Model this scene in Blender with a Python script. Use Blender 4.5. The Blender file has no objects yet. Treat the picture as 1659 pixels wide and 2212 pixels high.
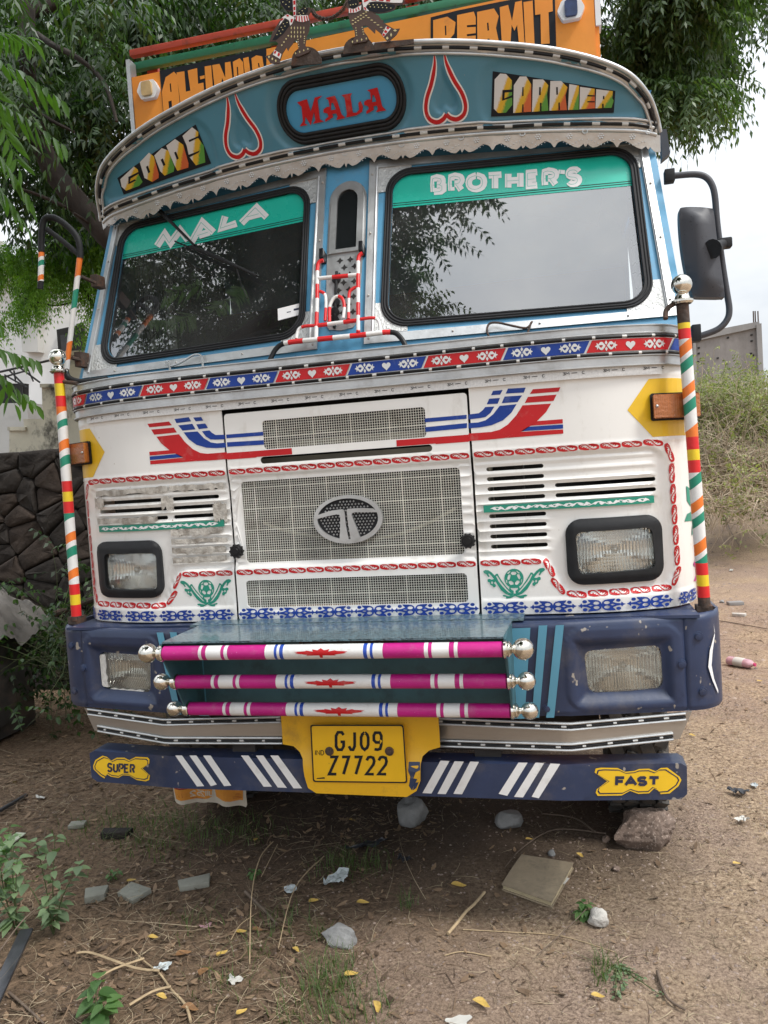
import bpy, bmesh, math, random
import numpy as np
from mathutils import Vector, Matrix
from mathutils.geometry import delaunay_2d_cdt

scene = bpy.context.scene
COL = scene.collection
# ------------------------------------------------------------------ camera
CAM = np.array([0.7550, -2.6212, 1.6])
YAW, PITCH, ROLL, FPX = 0.233404, 0.049163, 0.066295, 1655.52      # focal length in units of a 1659x2212 picture
def cam_axes():
    cy, sy_ = math.cos(YAW), math.sin(YAW)
    f = np.array([-sy_, cy, 0.]); r = np.array([cy, sy_, 0.]); u = np.array([0., 0., 1.])
    cp, sp = math.cos(PITCH), math.sin(PITCH)
    f2 = f*cp-u*sp; u2 = u*cp+f*sp
    cr, sr = math.cos(ROLL), math.sin(ROLL)
    return r*cr-u2*sr, u2*cr+r*sr, f2
CR, CU, CW = cam_axes()
camd = bpy.data.cameras.new('camera'); cam = bpy.data.objects.new('camera', camd); COL.objects.link(cam)
camd.sensor_fit = 'VERTICAL'; camd.sensor_height = 36; camd.lens = FPX/2212*36
camd.clip_start = .05; camd.clip_end = 3000
cam.matrix_world = Matrix(((CR[0], CU[0], -CW[0], CAM[0]), (CR[1], CU[1], -CW[1], CAM[1]), (CR[2], CU[2], -CW[2], CAM[2]), (0, 0, 0, 1)))
scene.camera = cam
# ------------------------------------------------------------------ light
SUN_EL, SUN_AZ = math.radians(54), math.radians(108)     # azimuth clockwise from +Y; sun veiled by cloud, from the right
world = bpy.data.worlds.new('World'); scene.world = world; world.use_nodes = True
wn, wl = world.node_tree.nodes, world.node_tree.links
wn.clear()
wout = wn.new('ShaderNodeOutputWorld'); bg = wn.new('ShaderNodeBackground'); sky = wn.new('ShaderNodeTexSky')
sky.sky_type = 'NISHITA'; sky.sun_disc = False; sky.sun_elevation = SUN_EL; sky.sun_rotation = SUN_AZ
sky.dust_density = 3; bg.inputs[1].default_value = 0.11
tc = wn.new('ShaderNodeTexCoord'); n1 = wn.new('ShaderNodeTexNoise'); n1.inputs['Scale'].default_value = 1.7; n1.inputs['Detail'].default_value = 6; n1.inputs['Roughness'].default_value = .62
mp = wn.new('ShaderNodeMapping'); mp.inputs['Scale'].default_value = (1, 1, 2.2)
cr = wn.new('ShaderNodeValToRGB'); cr.color_ramp.elements[0].position = .30; cr.color_ramp.elements[1].position = .62
cr.color_ramp.elements[0].color = (.60, .66, .76, 1); cr.color_ramp.elements[1].color = (.96, .985, 1.0, 1)
sx = wn.new('ShaderNodeSeparateXYZ'); mr = wn.new('ShaderNodeMapRange')       # overcast: zenith brighter than the horizon
mr.inputs[1].default_value = 0.0; mr.inputs[2].default_value = 1.0; mr.inputs[3].default_value = 4.5; mr.inputs[4].default_value = 15.0
mul = wn.new('ShaderNodeVectorMath'); mul.operation = 'SCALE'
mixw = wn.new('ShaderNodeMix'); mixw.data_type = 'RGBA'; mixw.inputs[0].default_value = .93
wl.new(tc.outputs['Generated'], mp.inputs[0]); wl.new(mp.outputs[0], n1.inputs['Vector']); wl.new(n1.outputs[0], cr.inputs[0])
wl.new(tc.outputs['Generated'], sx.inputs[0]); sq = wn.new('ShaderNodeMath'); sq.operation = 'POWER'; sq.inputs[1].default_value = 1.7; sq.use_clamp = True; wl.new(sx.outputs[2], sq.inputs[0]); wl.new(sq.outputs[0], mr.inputs[0])
wl.new(cr.outputs[0], mul.inputs[0]); wl.new(mr.outputs[0], mul.inputs['Scale'])
wl.new(sky.outputs[0], mixw.inputs[6]); wl.new(mul.outputs[0], mixw.inputs[7]); wl.new(mixw.outputs[2], bg.inputs[0]); wl.new(bg.outputs[0], wout.inputs[0])
sund = bpy.data.lights.new('sun', 'SUN'); sund.energy = 1.5; sund.angle = math.radians(12); sund.color = (1, .965, .91)
sun = bpy.data.objects.new('sun', sund); COL.objects.link(sun)
sd = Vector((math.sin(SUN_AZ)*math.cos(SUN_EL), math.cos(SUN_AZ)*math.cos(SUN_EL), math.sin(SUN_EL)))
sun.rotation_euler = sd.to_track_quat('Z', 'Y').to_euler(); sun.location = (8, -4, 12)
vs = scene.view_settings
vs.view_transform = 'Standard'; vs.look = 'None'; vs.gamma = 1; vs.use_curve_mapping = False; vs.exposure = 0.95
scene.cycles.max_bounces = 8; scene.cycles.transparent_max_bounces = 24
scene.cycles.use_denoising = True
scene.cycles.caustics_reflective = False; scene.cycles.caustics_refractive = False

# ------------------------------------------------------------------ helpers: measuring
def ray(px, py):
    d = CR*(px-829.5)/FPX-CU*(py-1106)/FPX+CW
    return d/np.linalg.norm(d)
def at(px, py, y=None, x=None, z=None):
    d = ray(px, py)
    t = (y-CAM[1])/d[1] if y is not None else ((x-CAM[0])/d[0] if x is not None else (z-CAM[2])/d[2])
    return CAM+d*t
def hit(px, py, g):
    y = .1
    for i in range(22):
        p = at(px, py, y=y); y = .5*y+.5*g(p[0], p[2])
    p = at(px, py, y=y)
    return (float(p[0]), float(p[2]))
F1 = lambda x, y: (216+x*.4232, y*.4232)
F2 = lambda x, y: (810+x*.4232, y*.4232)
F3 = lambda x, y: (54+x*.4232, 378+y*.4232)
F4 = lambda x, y: (648+x*.2604, 297+y*.2604)
F5 = lambda x, y: (1026+x*.3815, 324+y*.3815)
F6 = lambda x, y: (108+x*.3581, 702+y*.3581)
F7 = lambda x, y: (486+x*.3581, 810+y*.3581)
F8 = lambda x, y: (972+x*.3581, 702+y*.3581)
FL = lambda x, y: (108+x*.3581, 1296+y*.3581)
FR = lambda x, y: (1026+x*.3581, 1296+y*.3581)
FC = lambda x, y: (540+x*.3255, 1323+y*.3255)
FB = lambda x, y: (540+x*.2604, y*.2604)
FA = lambda x, y: (x*.2930, 432+y*.2930)
FD = lambda x, y: (x, y)
def G(px, py): p = at(px, py, z=0); return float(p[0]), float(p[1])
# ------------------------------------------------------------------ truck surfaces: depth as a function of x and height
def g_low(x, z):
    a = abs(x); y = 0.
    if a > .76: y = .7*(a-.76)**2
    if a > 1.06: y += .125-math.sqrt(max(.125**2-(min(a, 1.184)-1.06)**2, 0))
    return y
def g_belt(x, z): return g_low(x, z)-.022
def g_gh(x, z): return .045+.155*max(abs(x), .09)+.385*(z-2.075)
def g_vis(x, z):
    a = abs(x); return .285+.06*a*a+3*max(a-1.05, 0)**2-.6*(z-2.9)
def g_bump(x, z):
    a = abs(x); y = -.1
    if a > .73: y += (a-.73)*.17
    if a > 1.12: y += .11-math.sqrt(max(.11**2-(min(a, 1.229)-1.12)**2, 0))
    return y
def g_strip(x, z):
    a = abs(x)
    return -.055-.1*max(a-.29, 0) if a < .73 else -.099+.19*(a-.73)
def g_lb(x, z):
    a = abs(x); return -.100+.10*max(a-.69, 0)
def g_head(x, z): return .44

# ------------------------------------------------------------------ helpers: numbers
random.seed(7); RNG = np.random.default_rng(11)
def srgb(r, g, b):
    f = lambda c: c/255/12.92 if c/255 <= .04045 else ((c/255+.055)/1.055)**2.4
    return (f(r), f(g), f(b))
_tab = RNG.random((64, 64))
def vnoise(x, y, seed=0):
    x = np.asarray(x, float)+seed*7.31; y = np.asarray(y, float)+seed*3.17
    xi = np.floor(x).astype(int); yi = np.floor(y).astype(int); fx = x-xi; fy = y-yi
    fx = fx*fx*(3-2*fx); fy = fy*fy*(3-2*fy)
    a = _tab[xi % 64, yi % 64]; b = _tab[(xi+1) % 64, yi % 64]; c = _tab[xi % 64, (yi+1) % 64]; d = _tab[(xi+1) % 64, (yi+1) % 64]
    return (a*(1-fx)+b*fx)*(1-fy)+(c*(1-fx)+d*fx)*fy
def fbm(x, y, o=4, seed=0):
    s = 0; a = .5
    for i in range(o): s = s+a*vnoise(x*2**i, y*2**i, seed+i*5); a *= .5
    return s
# ------------------------------------------------------------------ helpers: materials
def mat(name, rgb, rough=.5, metal=0., vary=.12, vscale=6., bump=0., bscale=60., dirt=None, dscale=5., dlo=.5, dhi=.7, damt=.7,
        coat=0., speck=None, spscale=160., splo=.62, spec=.5, stretch=None, emit=None, trans=0., sheen=0):
    m = bpy.data.materials.new(name); m.use_nodes = True
    n, l = m.node_tree.nodes, m.node_tree.links
    b = n['Principled BSDF']; b.inputs['Roughness'].default_value = rough; b.inputs['Metallic'].default_value = metal
    b.inputs['Coat Weight'].default_value = coat; b.inputs['Coat Roughness'].default_value = .08
    b.inputs['Specular IOR Level'].default_value = spec; b.inputs['Transmission Weight'].default_value = trans
    t = n.new('ShaderNodeTexCoord'); src = t.outputs['Object']
    if stretch:
        mpn = n.new('ShaderNodeMapping'); mpn.inputs['Scale'].default_value = stretch; l.new(src, mpn.inputs[0]); src = mpn.outputs[0]
    def noise(sc, det=4, r=.6):
        x = n.new('ShaderNodeTexNoise'); x.inputs['Scale'].default_value = sc; x.inputs['Detail'].default_value = det; x.inputs['Roughness'].default_value = r
        l.new(src, x.inputs['Vector']); return x
    nv = noise(vscale)
    hi = tuple(min(1, c*(1+vary)) for c in rgb); lo = tuple(c*(1-vary) for c in rgb)
    r = n.new('ShaderNodeValToRGB'); r.color_ramp.elements[0].color = lo+(1,); r.color_ramp.elements[1].color = hi+(1,)
    r.color_ramp.elements[0].position = .3; r.color_ramp.elements[1].position = .7
    l.new(nv.outputs[0], r.inputs[0]); out = r.outputs[0]
    def over(out, fac, colr):
        x = n.new('ShaderNodeMix'); x.data_type = 'RGBA'; l.new(fac, x.inputs[0]); l.new(out, x.inputs[6]); x.inputs[7].default_value = colr+(1,)
        return x.outputs[2]
    def step(sock, lo_, hi_, amt):
        x = n.new('ShaderNodeMapRange'); x.inputs[1].default_value = lo_; x.inputs[2].default_value = hi_; x.inputs[4].default_value = amt; l.new(sock, x.inputs[0]); return x.outputs[0]
    if dirt: out = over(out, step(noise(dscale, 8, .68).outputs[0], dlo, dhi, damt), dirt)
    if speck: out = over(out, step(noise(spscale, 2).outputs[0], splo, splo+.03, .85), speck)
    l.new(out, b.inputs['Base Color'])
    ro = n.new('ShaderNodeMapRange'); ro.inputs[3].default_value = max(rough-.08, .03); ro.inputs[4].default_value = min(rough+.12, 1); l.new(nv.outputs[0], ro.inputs[0]); l.new(ro.outputs[0], b.inputs['Roughness'])
    if bump:
        bn = noise(bscale, 5); bp = n.new('ShaderNodeBump'); bp.inputs['Strength'].default_value = bump; bp.inputs['Distance'].default_value = .01
        l.new(bn.outputs[0], bp.inputs['Height']); l.new(bp.outputs[0], b.inputs['Normal'])
    return m
def leafmat(name, a, b_, trans=.35, rough=.45):
    m = bpy.data.materials.new(name); m.use_nodes = True
    n, l = m.node_tree.nodes, m.node_tree.links
    b = n['Principled BSDF']; b.inputs['Roughness'].default_value = rough
    at_ = n.new('ShaderNodeAttribute'); at_.attribute_name = 'tint'
    r = n.new('ShaderNodeValToRGB'); r.color_ramp.elements[0].color = a+(1,); r.color_ramp.elements[1].color = b_+(1,)
    l.new(at_.outputs['Fac'], r.inputs[0]); l.new(r.outputs[0], b.inputs['Base Color'])
    tr = n.new('ShaderNodeBsdfTranslucent'); g = n.new('ShaderNodeMixRGB'); g.blend_type = 'MULTIPLY'; g.inputs[0].default_value = 1; g.inputs[2].default_value = (1.6, 2.0, .7, 1)
    l.new(r.outputs[0], g.inputs[1]); l.new(g.outputs[0], tr.inputs[0])
    mx = n.new('ShaderNodeMixShader'); mx.inputs[0].default_value = trans
    l.new(b.outputs[0], mx.inputs[1]); l.new(tr.outputs[0], mx.inputs[2]); l.new(mx.outputs[0], n['Material Output'].inputs[0])
    return m
def glassmat(name, tint, reflect=.14, haze=.0, hazec=(.5, .5, .5), rough=.02, flute=0., drops=0.):
    m = bpy.data.materials.new(name); m.use_nodes = True
    n, l = m.node_tree.nodes, m.node_tree.links; n.remove(n['Principled BSDF'])
    t = n.new('ShaderNodeBsdfTransparent'); t.inputs[0].default_value = tint+(1,)
    g = n.new('ShaderNodeBsdfGlossy'); g.inputs['Roughness'].default_value = rough
    d = n.new('ShaderNodeBsdfDiffuse'); d.inputs[0].default_value = hazec+(1,)
    fr = n.new('ShaderNodeFresnel'); fr.inputs[0].default_value = 1.5
    ad = n.new('ShaderNodeMath'); ad.operation = 'ADD'; ad.inputs[1].default_value = reflect; ad.use_clamp = True; l.new(fr.outputs[0], ad.inputs[0])
    mh = n.new('ShaderNodeMixShader'); mh.inputs[0].default_value = haze; l.new(t.outputs[0], mh.inputs[1]); l.new(d.outputs[0], mh.inputs[2])
    if haze:
        tc_ = n.new('ShaderNodeTexCoord'); nz = n.new('ShaderNodeTexNoise'); nz.inputs['Scale'].default_value = 4; nz.inputs['Detail'].default_value = 7; l.new(tc_.outputs['Object'], nz.inputs['Vector'])
        rr_ = n.new('ShaderNodeMapRange'); rr_.inputs[1].default_value = .3; rr_.inputs[2].default_value = .75; rr_.inputs[3].default_value = haze*.5; rr_.inputs[4].default_value = haze*1.7
        l.new(nz.outputs[0], rr_.inputs[0]); l.new(rr_.outputs[0], mh.inputs[0])
    mx = n.new('ShaderNodeMixShader'); l.new(ad.outputs[0], mx.inputs[0]); l.new(mh.outputs[0], mx.inputs[1]); l.new(g.outputs[0], mx.inputs[2])
    if flute or drops:
        tc2 = n.new('ShaderNodeTexCoord'); bp = n.new('ShaderNodeBump'); bp.inputs['Distance'].default_value = .004
        if flute:
            wv = n.new('ShaderNodeTexWave'); wv.inputs['Scale'].default_value = flute; wv.bands_direction = 'X'; wv.inputs['Distortion'].default_value = .6; l.new(tc2.outputs['Object'], wv.inputs['Vector'])
            l.new(wv.outputs['Fac'], bp.inputs['Height']); bp.inputs['Strength'].default_value = .8
        else:
            vo = n.new('ShaderNodeTexVoronoi'); vo.inputs['Scale'].default_value = drops; l.new(tc2.outputs['Object'], vo.inputs['Vector'])
            ms = n.new('ShaderNodeMapRange'); ms.inputs[1].default_value = .12; ms.inputs[2].default_value = .3; ms.inputs[3].default_value = 1; ms.inputs[4].default_value = 0; l.new(vo.outputs['Distance'], ms.inputs[0])
            l.new(ms.outputs[0], bp.inputs['Height']); bp.inputs['Strength'].default_value = .5
        l.new(bp.outputs[0], g.inputs['Normal'])
    l.new(mx.outputs[0], n['Material Output'].inputs[0])
    return m
M = {}
mud = srgb(96, 78, 60)
M['white'] = mat('white_paint', (.81, .80, .77), .28, vary=.03, vscale=3, coat=.25, dirt=(.42, .37, .29), dscale=9, dlo=.55, dhi=.76, damt=.55, bump=.16, bscale=5, stretch=(1, 1, .45), speck=(.30, .20, .13), spscale=46, splo=.755)
M['dirtywhite'] = mat('grimy_white', (.42, .40, .34), .6, vary=.35, vscale=14, bump=.25, bscale=40, dirt=(.10, .085, .07), dscale=16, dlo=.5, dhi=.62, damt=.8)
M['wire'] = mat('white_wire', (.70, .69, .62), .45, vary=.12, vscale=8, dirt=(.3, .26, .2), dscale=12, dlo=.55, dhi=.7, damt=.5)
M['dark'] = mat('dark_cavity', (.018, .017, .016), .8, vary=.4)
M['radiator'] = mat('dusty_radiator', (.012, .011, .009), .8, vary=.4, vscale=30, bump=.3)
M['beige'] = mat('beige_inner_frame', (.17, .155, .12), .7, vary=.25)
M['red'] = mat('red_vinyl', (.50, .010, .014), .4, vary=.08, spec=.35, dirt=(.42, .22, .20), dscale=16, dlo=.56, dhi=.74, damt=.45)
M['blue'] = mat('blue_vinyl', (.010, .045, .27), .4, vary=.08, spec=.3, dirt=(.22, .27, .38), dscale=16, dlo=.56, dhi=.74, damt=.45)
M['green'] = mat('green_vinyl', (.012, .25, .17), .38, vary=.1, dirt=(.2, .36, .3), dscale=16, dlo=.56, dhi=.74, damt=.45)
M['yellow'] = mat('yellow_vinyl', (.80, .50, .02), .4, vary=.08, vscale=4, dirt=(.5, .33, .03), dscale=5, dlo=.5, dhi=.8, damt=.5)
M['silver'] = mat('silver_film', (.66, .66, .64), .32, .55, vary=.1, vscale=9)
M['alu'] = mat('worn_aluminium', (.56, .57, .57), .36, .72, vary=.16, vscale=5, bump=.12, bscale=30, dirt=(.25, .24, .22), dscale=9, dlo=.5, dhi=.75, damt=.55)
M['checker'] = mat('chequer_plate', (.60, .61, .60), .42, .6, vary=.12, vscale=40, bump=.8, bscale=110, stretch=(1, 1, .6))
M['chrome'] = mat('chrome', (.74, .71, .64), .1, 1., vary=.08, vscale=20, dirt=(.35, .28, .18), dscale=18, dlo=.55, dhi=.75, damt=.5)
M['steel'] = mat('stainless_strip', (.45, .43, .40), .3, .8, vary=.2, vscale=3, stretch=(.3, 1, 3), dirt=(.2, .15, .1), dscale=6, dlo=.5, dhi=.8, damt=.5)
M['rubber'] = mat('black_rubber', (.016, .017, .019), .6, spec=.3, vary=.25, vscale=25, bump=.08)
M['blackgloss'] = mat('black_beading', (.007, .007, .008), .4, spec=.35, vary=.1)
M['beadwhite'] = mat('white_beading', (.56, .56, .54), .35, vary=.05)
M['cab'] = mat('light_blue_paint', (.095, .315, .51), .42, vary=.07, vscale=6, dirt=(.16, .22, .27), dscale=8, dlo=.55, dhi=.75, damt=.5, bump=.06, bscale=14, speck=(.06, .13, .2), spscale=120, splo=.70)
M['visor'] = mat('teal_blue_paint', (.068, .245, .355), .33, vary=.07, vscale=3, coat=.3, dirt=(.13, .2, .24), dscale=4, dlo=.55, dhi=.8, damt=.4, bump=.04, bscale=8, speck=(.2, .27, .3), spscale=90, splo=.73)
M['ovalblue'] = mat('sky_blue_paint', (.06, .31, .55), .35, vary=.05)
M['orange'] = mat('orange_paint', (.80, .27, .025), .5, vary=.08, vscale=5, dirt=(.45, .16, .04), dscale=9, dlo=.58, dhi=.7, damt=.6, bump=.1, bscale=20)
M['black'] = mat('black_paint', (.008, .010, .015), .6, vary=.2, spec=.3)
M['railred'] = mat('red_rail_paint', (.48, .065, .035), .5, vary=.15, dirt=(.16, .05, .03), dscale=14, dlo=.55, dhi=.68, damt=.7)
M['railgreen'] = mat('green_rail_paint', (.018, .17, .085), .5, vary=.15, dirt=(.02, .05, .03), dscale=14, dlo=.55, dhi=.68, damt=.6)
M['navy'] = mat('navy_paint', (.020, .034, .082), .42, vary=.2, vscale=5, coat=.12, dirt=(.12, .11, .11), dscale=6, dlo=.52, dhi=.72, damt=.5, speck=(.36, .32, .27), spscale=22, splo=.672, bump=.14, bscale=14)
M['shelf'] = mat('wet_blue_steel', (.10, .170, .205), .3, vary=.3, vscale=60, coat=.4, stretch=(.35, 1, 1), speck=(.018, .035, .045), spscale=210, splo=.52, dirt=(.16, .2, .2), dscale=5, dlo=.5, dhi=.7, damt=.5)
M['teal'] = mat('teal_steel', (.045, .125, .155), .5, vary=.2, vscale=7, dirt=(.02, .035, .04), dscale=9, dlo=.5, dhi=.7, damt=.7)
M['stripeblue'] = mat('pale_blue_stripe', (.10, .30, .42), .4, vary=.06)
M['pink'] = mat('magenta_tape', (.48, .010, .20), .46, vary=.14, bump=.1, dirt=(.42, .16, .26), dscale=18, dlo=.55, dhi=.72, damt=.5, speck=(.8, .55, .65), spscale=320, splo=.72)
M['tapewhite'] = mat('white_tape', (.74, .74, .73), .42, vary=.06, dirt=(.45, .42, .37), dscale=14, dlo=.55, dhi=.75, damt=.55, bump=.12, bscale=60)
M['tapered'] = mat('red_tape', (.66, .018, .02), .35, vary=.08, bump=.12, bscale=60)
M['tapeyellow'] = mat('yellow_tape', (.78, .56, .02), .35, vary=.08, bump=.12, bscale=60)
M['tapeorange'] = mat('orange_tape', (.78, .19, .025), .4, vary=.1, bump=.12, bscale=60)
M['tapegreen'] = mat('green_tape', (.015, .24, .15), .4, vary=.1, bump=.12, bscale=60)
M['rust'] = mat('rusty_iron', (.055, .038, .03), .75, vary=.4, vscale=30, bump=.4, bscale=90, dirt=(.14, .06, .03), dscale=25, dlo=.5, dhi=.65, damt=.7)
M['sunband'] = mat('turquoise_film', (.02, .48, .36), .25, vary=.03)
M['letterwhite'] = mat('white_lettering', (.8, .8, .8), .4, vary=.02)
M['plate'] = mat('yellow_plate', (.78, .45, .012), .38, vary=.06, vscale=6, speck=(.35, .2, .03), spscale=60, splo=.74)
M['carrier'] = mat('yellow_enamel', (.72, .40, .012), .42, vary=.1, vscale=4, dirt=(.30, .16, .03), dscale=8, dlo=.52, dhi=.7, damt=.55, bump=.08, bscale=20)
M['plastic'] = mat('grey_black_plastic', (.05, .052, .062), .5, vary=.12, vscale=8, speck=(.02, .02, .025), spscale=90, splo=.67)
M['amber'] = mat('amber_plastic', (.38, .125, .035), .22, vary=.12, vscale=12, coat=.4, bump=.5, bscale=70)
M['grime_plastic'] = mat('torn_plastic_film', (.50, .47, .42), .35, vary=.35, vscale=22, bump=.5, bscale=50, dirt=(.16, .13, .1), dscale=18, dlo=.45, dhi=.6, damt=.7)
M['glass'] = glassmat('windscreen_glass', (.74, .78, .76), .21, haze=.06, hazec=(.42, .42, .42), rough=.014)
M['sideglass'] = glassmat('dark_glass', (.35, .37, .36), .06)
M['lens'] = glassmat('fluted_lamp_glass', (.86, .88, .86), .10, haze=.07, hazec=(.80, .80, .77), rough=.05)
M['foglens'] = glassmat('dirty_fluted_lamp_glass', (.7, .7, .65), .09, haze=.12, hazec=(.66, .65, .60), rough=.08)
M['reflector'] = mat('lamp_reflector', (.92, .92, .90), .16, 1., vary=.04)
M['tyre'] = mat('tyre_rubber', (.040, .038, .036), .8, vary=.3, vscale=14, dirt=(.15, .125, .10), dscale=9, dlo=.45, dhi=.7, damt=.6)
M['chassis'] = mat('oily_chassis', (.035, .03, .027), .75, vary=.4, vscale=12, dirt=(.09, .07, .055), dscale=7, dlo=.5, dhi=.7, damt=.6)
M['hose'] = glassmat('clear_hose', (.8, .82, .82), .12, haze=.35, hazec=(.6, .62, .62), rough=.15)
M['seat'] = mat('dark_upholstery', (.03, .028, .027), .8, vary=.3)
M['inner'] = mat('cab_inner_lining', (.05, .08, .09), .8, vary=.3, vscale=3)

# ------------------------------------------------------------------ helpers: mesh building
def link(name, me, mats, parent=None, smooth=None):
    ob = bpy.data.objects.new(name, me); COL.objects.link(ob)
    if parent is not None: ob.parent = parent
    for m_ in (mats if isinstance(mats, (list, tuple)) else [mats]): me.materials.append(m_)
    if smooth is not None:
        me.shade_smooth(); me.set_sharp_from_angle(angle=math.radians(smooth))
    return ob
class MB:
    def __init__(s): s.v = []; s.f = []; s.m = []; s.parts = []
    def add(s, vs_, fs, m=0):
        o = len(s.v); s.v += [tuple(map(float, p)) for p in vs_]; s.f += [tuple(i+o for i in f) for f in fs]
        s.m += ([m]*len(fs) if isinstance(m, int) else m); s.parts.append((o, len(s.v), len(s.f)-len(fs), len(s.f))); return s
    def box(s, c, d, rz=0., m=0, rx=0., ry=0., ch=0.):
        x, y, z = d[0]/2, d[1]/2, d[2]/2
        R_ = Matrix.Rotation(rz, 3, 'Z') @ Matrix.Rotation(ry, 3, 'Y') @ Matrix.Rotation(rx, 3, 'X')
        if ch <= 0:
            vs_ = [(i*x, j*y, k*z) for i in (-1, 1) for j in (-1, 1) for k in (-1, 1)]
            fs = [(0, 1, 3, 2), (4, 6, 7, 5), (0, 4, 5, 1), (2, 3, 7, 6), (0, 2, 6, 4), (1, 5, 7, 3)]
        else:
            bm = bmesh.new(); bmesh.ops.create_cube(bm, size=1)
            for v in bm.verts: v.co = Vector((v.co.x*2*x, v.co.y*2*y, v.co.z*2*z))
            bmesh.ops.bevel(bm, geom=bm.edges[:], offset=ch, segments=2, affect='EDGES', profile=.5)
            bm.verts.index_update(); vs_ = [v.co[:] for v in bm.verts]; fs = [tuple(v.index for v in f.verts) for f in bm.faces]; bm.free()
        cc = Vector(c); return s.add([R_ @ Vector(v)+cc for v in vs_], fs, m)
    def tube(s, pts, r, seg=10, closed=False, m=0, cap=True, band=None, flat=1.):
        P = [Vector(p) for p in pts]; n = len(P)
        rs = r if isinstance(r, (list, tuple)) else [r]*n
        T = []
        for i in range(n):
            a = P[(i-1) % n] if (closed or i) else P[0]; b = P[(i+1) % n] if (closed or i < n-1) else P[-1]
            t = (b-a); T.append(t.normalized() if t.length > 1e-9 else Vector((0, 0, 1)))
        up = Vector((0, -1, 0)) if abs(T[0].y) < .9 else Vector((0, 0, 1))
        N = (up-T[0]*up.dot(T[0])).normalized(); vs_ = []
        for i in range(n):
            N = (N-T[i]*N.dot(T[i])).normalized(); B = T[i].cross(N)
            for k in range(seg):
                a = 2*math.pi*k/seg; vs_.append(P[i]+(N*math.cos(a)*flat+B*math.sin(a))*rs[i])
        fs = []; ms = []; L = 0.
        for i in range(n if closed else n-1):
            j = (i+1) % n; mm = m if band is None else band(L+(P[j]-P[i]).length/2); L += (P[j]-P[i]).length
            for k in range(seg):
                k2 = (k+1) % seg; fs.append((i*seg+k, i*seg+k2, j*seg+k2, j*seg+k)); ms.append(mm)
        if cap and not closed:
            fs += [tuple(range(seg))[::-1], tuple((n-1)*seg+k for k in range(seg))]; ms += [ms[0], ms[-1]]
        return s.add(vs_, fs, ms)
    def lathe(s, prof, c, axis='Z', seg=24, m=0):
        vs_ = []; fs = []; n = len(prof); cc = Vector(c)
        for i in range(seg):
            a = 2*math.pi*i/seg
            for (r, h) in prof:
                p = {'Z': (r*math.cos(a), r*math.sin(a), h), 'Y': (r*math.cos(a), h, r*math.sin(a)), 'X': (h, r*math.cos(a), r*math.sin(a))}[axis]
                vs_.append(cc+Vector(p))
        for i in range(seg):
            j = (i+1) % seg
            for k in range(n-1): fs.append((i*n+k, j*n+k, j*n+k+1, i*n+k+1))
        return s.add(vs_, fs, m)
    def ball(s, c, r, seg=16, m=0, sq=(1, 1, 1)):
        prof = [(max(r*math.sin(math.pi*i/10), 1e-4), -r*math.cos(math.pi*i/10)) for i in range(11)]
        o = len(s.v); s.lathe(prof, (0, 0, 0), 'Z', seg, m)
        s.v[o:] = [(v[0]*sq[0]+c[0], v[1]*sq[1]+c[1], v[2]*sq[2]+c[2]) for v in s.v[o:]]; return s
    def split(s, name, mats, parent=None, smooth=35):
        out = []
        for (v0, v1, f0, f1) in s.parts:
            q = MB(); q.v = s.v[v0:v1]; q.f = [tuple(i-v0 for i in f) for f in s.f[f0:f1]]; q.m = s.m[f0:f1]; out.append(q.build(name, mats, parent, smooth))
        return out
    def build(s, name, mats, parent=None, smooth=35):
        me = bpy.data.meshes.new(name); me.from_pydata(s.v, [], s.f)
        if len(set(s.m)) > 1 or (s.m and s.m[0]): me.polygons.foreach_set('material_index', s.m)
        bm = bmesh.new(); bm.from_mesh(me); bmesh.ops.recalc_face_normals(bm, faces=bm.faces); bm.to_mesh(me); bm.free()
        return link(name, me, mats, parent, smooth)
def smoothline(pts, n=6, closed=False):
    P = [np.array(p, float) for p in pts]; out = []; N_ = len(P)
    for i in range(N_ if closed else N_-1):
        p0 = P[(i-1) % N_] if (closed or i) else P[0]; p1 = P[i]; p2 = P[(i+1) % N_]; p3 = P[(i+2) % N_] if (closed or i < N_-2) else P[-1]
        for k in range(n):
            t = k/n; out.append(tuple(.5*((2*p1)+(-p0+p2)*t+(2*p0-5*p1+4*p2-p3)*t*t+(-p0+3*p1-3*p2+p3)*t**3)))
    if not closed: out.append(tuple(P[-1]))
    return out
def resample(pts, d):
    out = [Vector(pts[0])]
    for a, b in zip(pts[:-1], pts[1:]):
        a, b = Vector(a), Vector(b); k = max(1, int(round((b-a).length/d)))
        for i in range(1, k+1): out.append(a.lerp(b, i/k))
    return out
def roundpoly(c, r, n=7):
    out = []; N_ = len(c)
    for i in range(N_):
        p0, p, p1 = (np.array(c[(i+k) % N_], float) for k in (-1, 0, 1))
        a = (p0-p)/np.linalg.norm(p0-p); b = (p1-p)/np.linalg.norm(p1-p); rr = r[i] if isinstance(r, (list, tuple)) else r
        th = math.acos(np.clip(a@b, -1, 1)); d = rr/math.tan(th/2); d = min(d, np.linalg.norm(p0-p)*.49, np.linalg.norm(p1-p)*.49); rr = d*math.tan(th/2)
        cen = p+(a+b)/np.linalg.norm(a+b)*(rr/math.sin(th/2)); s0 = p+a*d-cen; s1 = p+b*d-cen
        a0 = math.atan2(s0[1], s0[0]); a1 = math.atan2(s1[1], s1[0]); da = (a1-a0+math.pi) % (2*math.pi)-math.pi
        out += [tuple(cen+rr*np.array((math.cos(a0+da*k/n), math.sin(a0+da*k/n)))) for k in range(n+1)]
    return out
def rrect(x0, x1, z0, z1, r, n=6): return roundpoly([(x0, z0), (x1, z0), (x1, z1), (x0, z1)], r, n)
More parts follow.
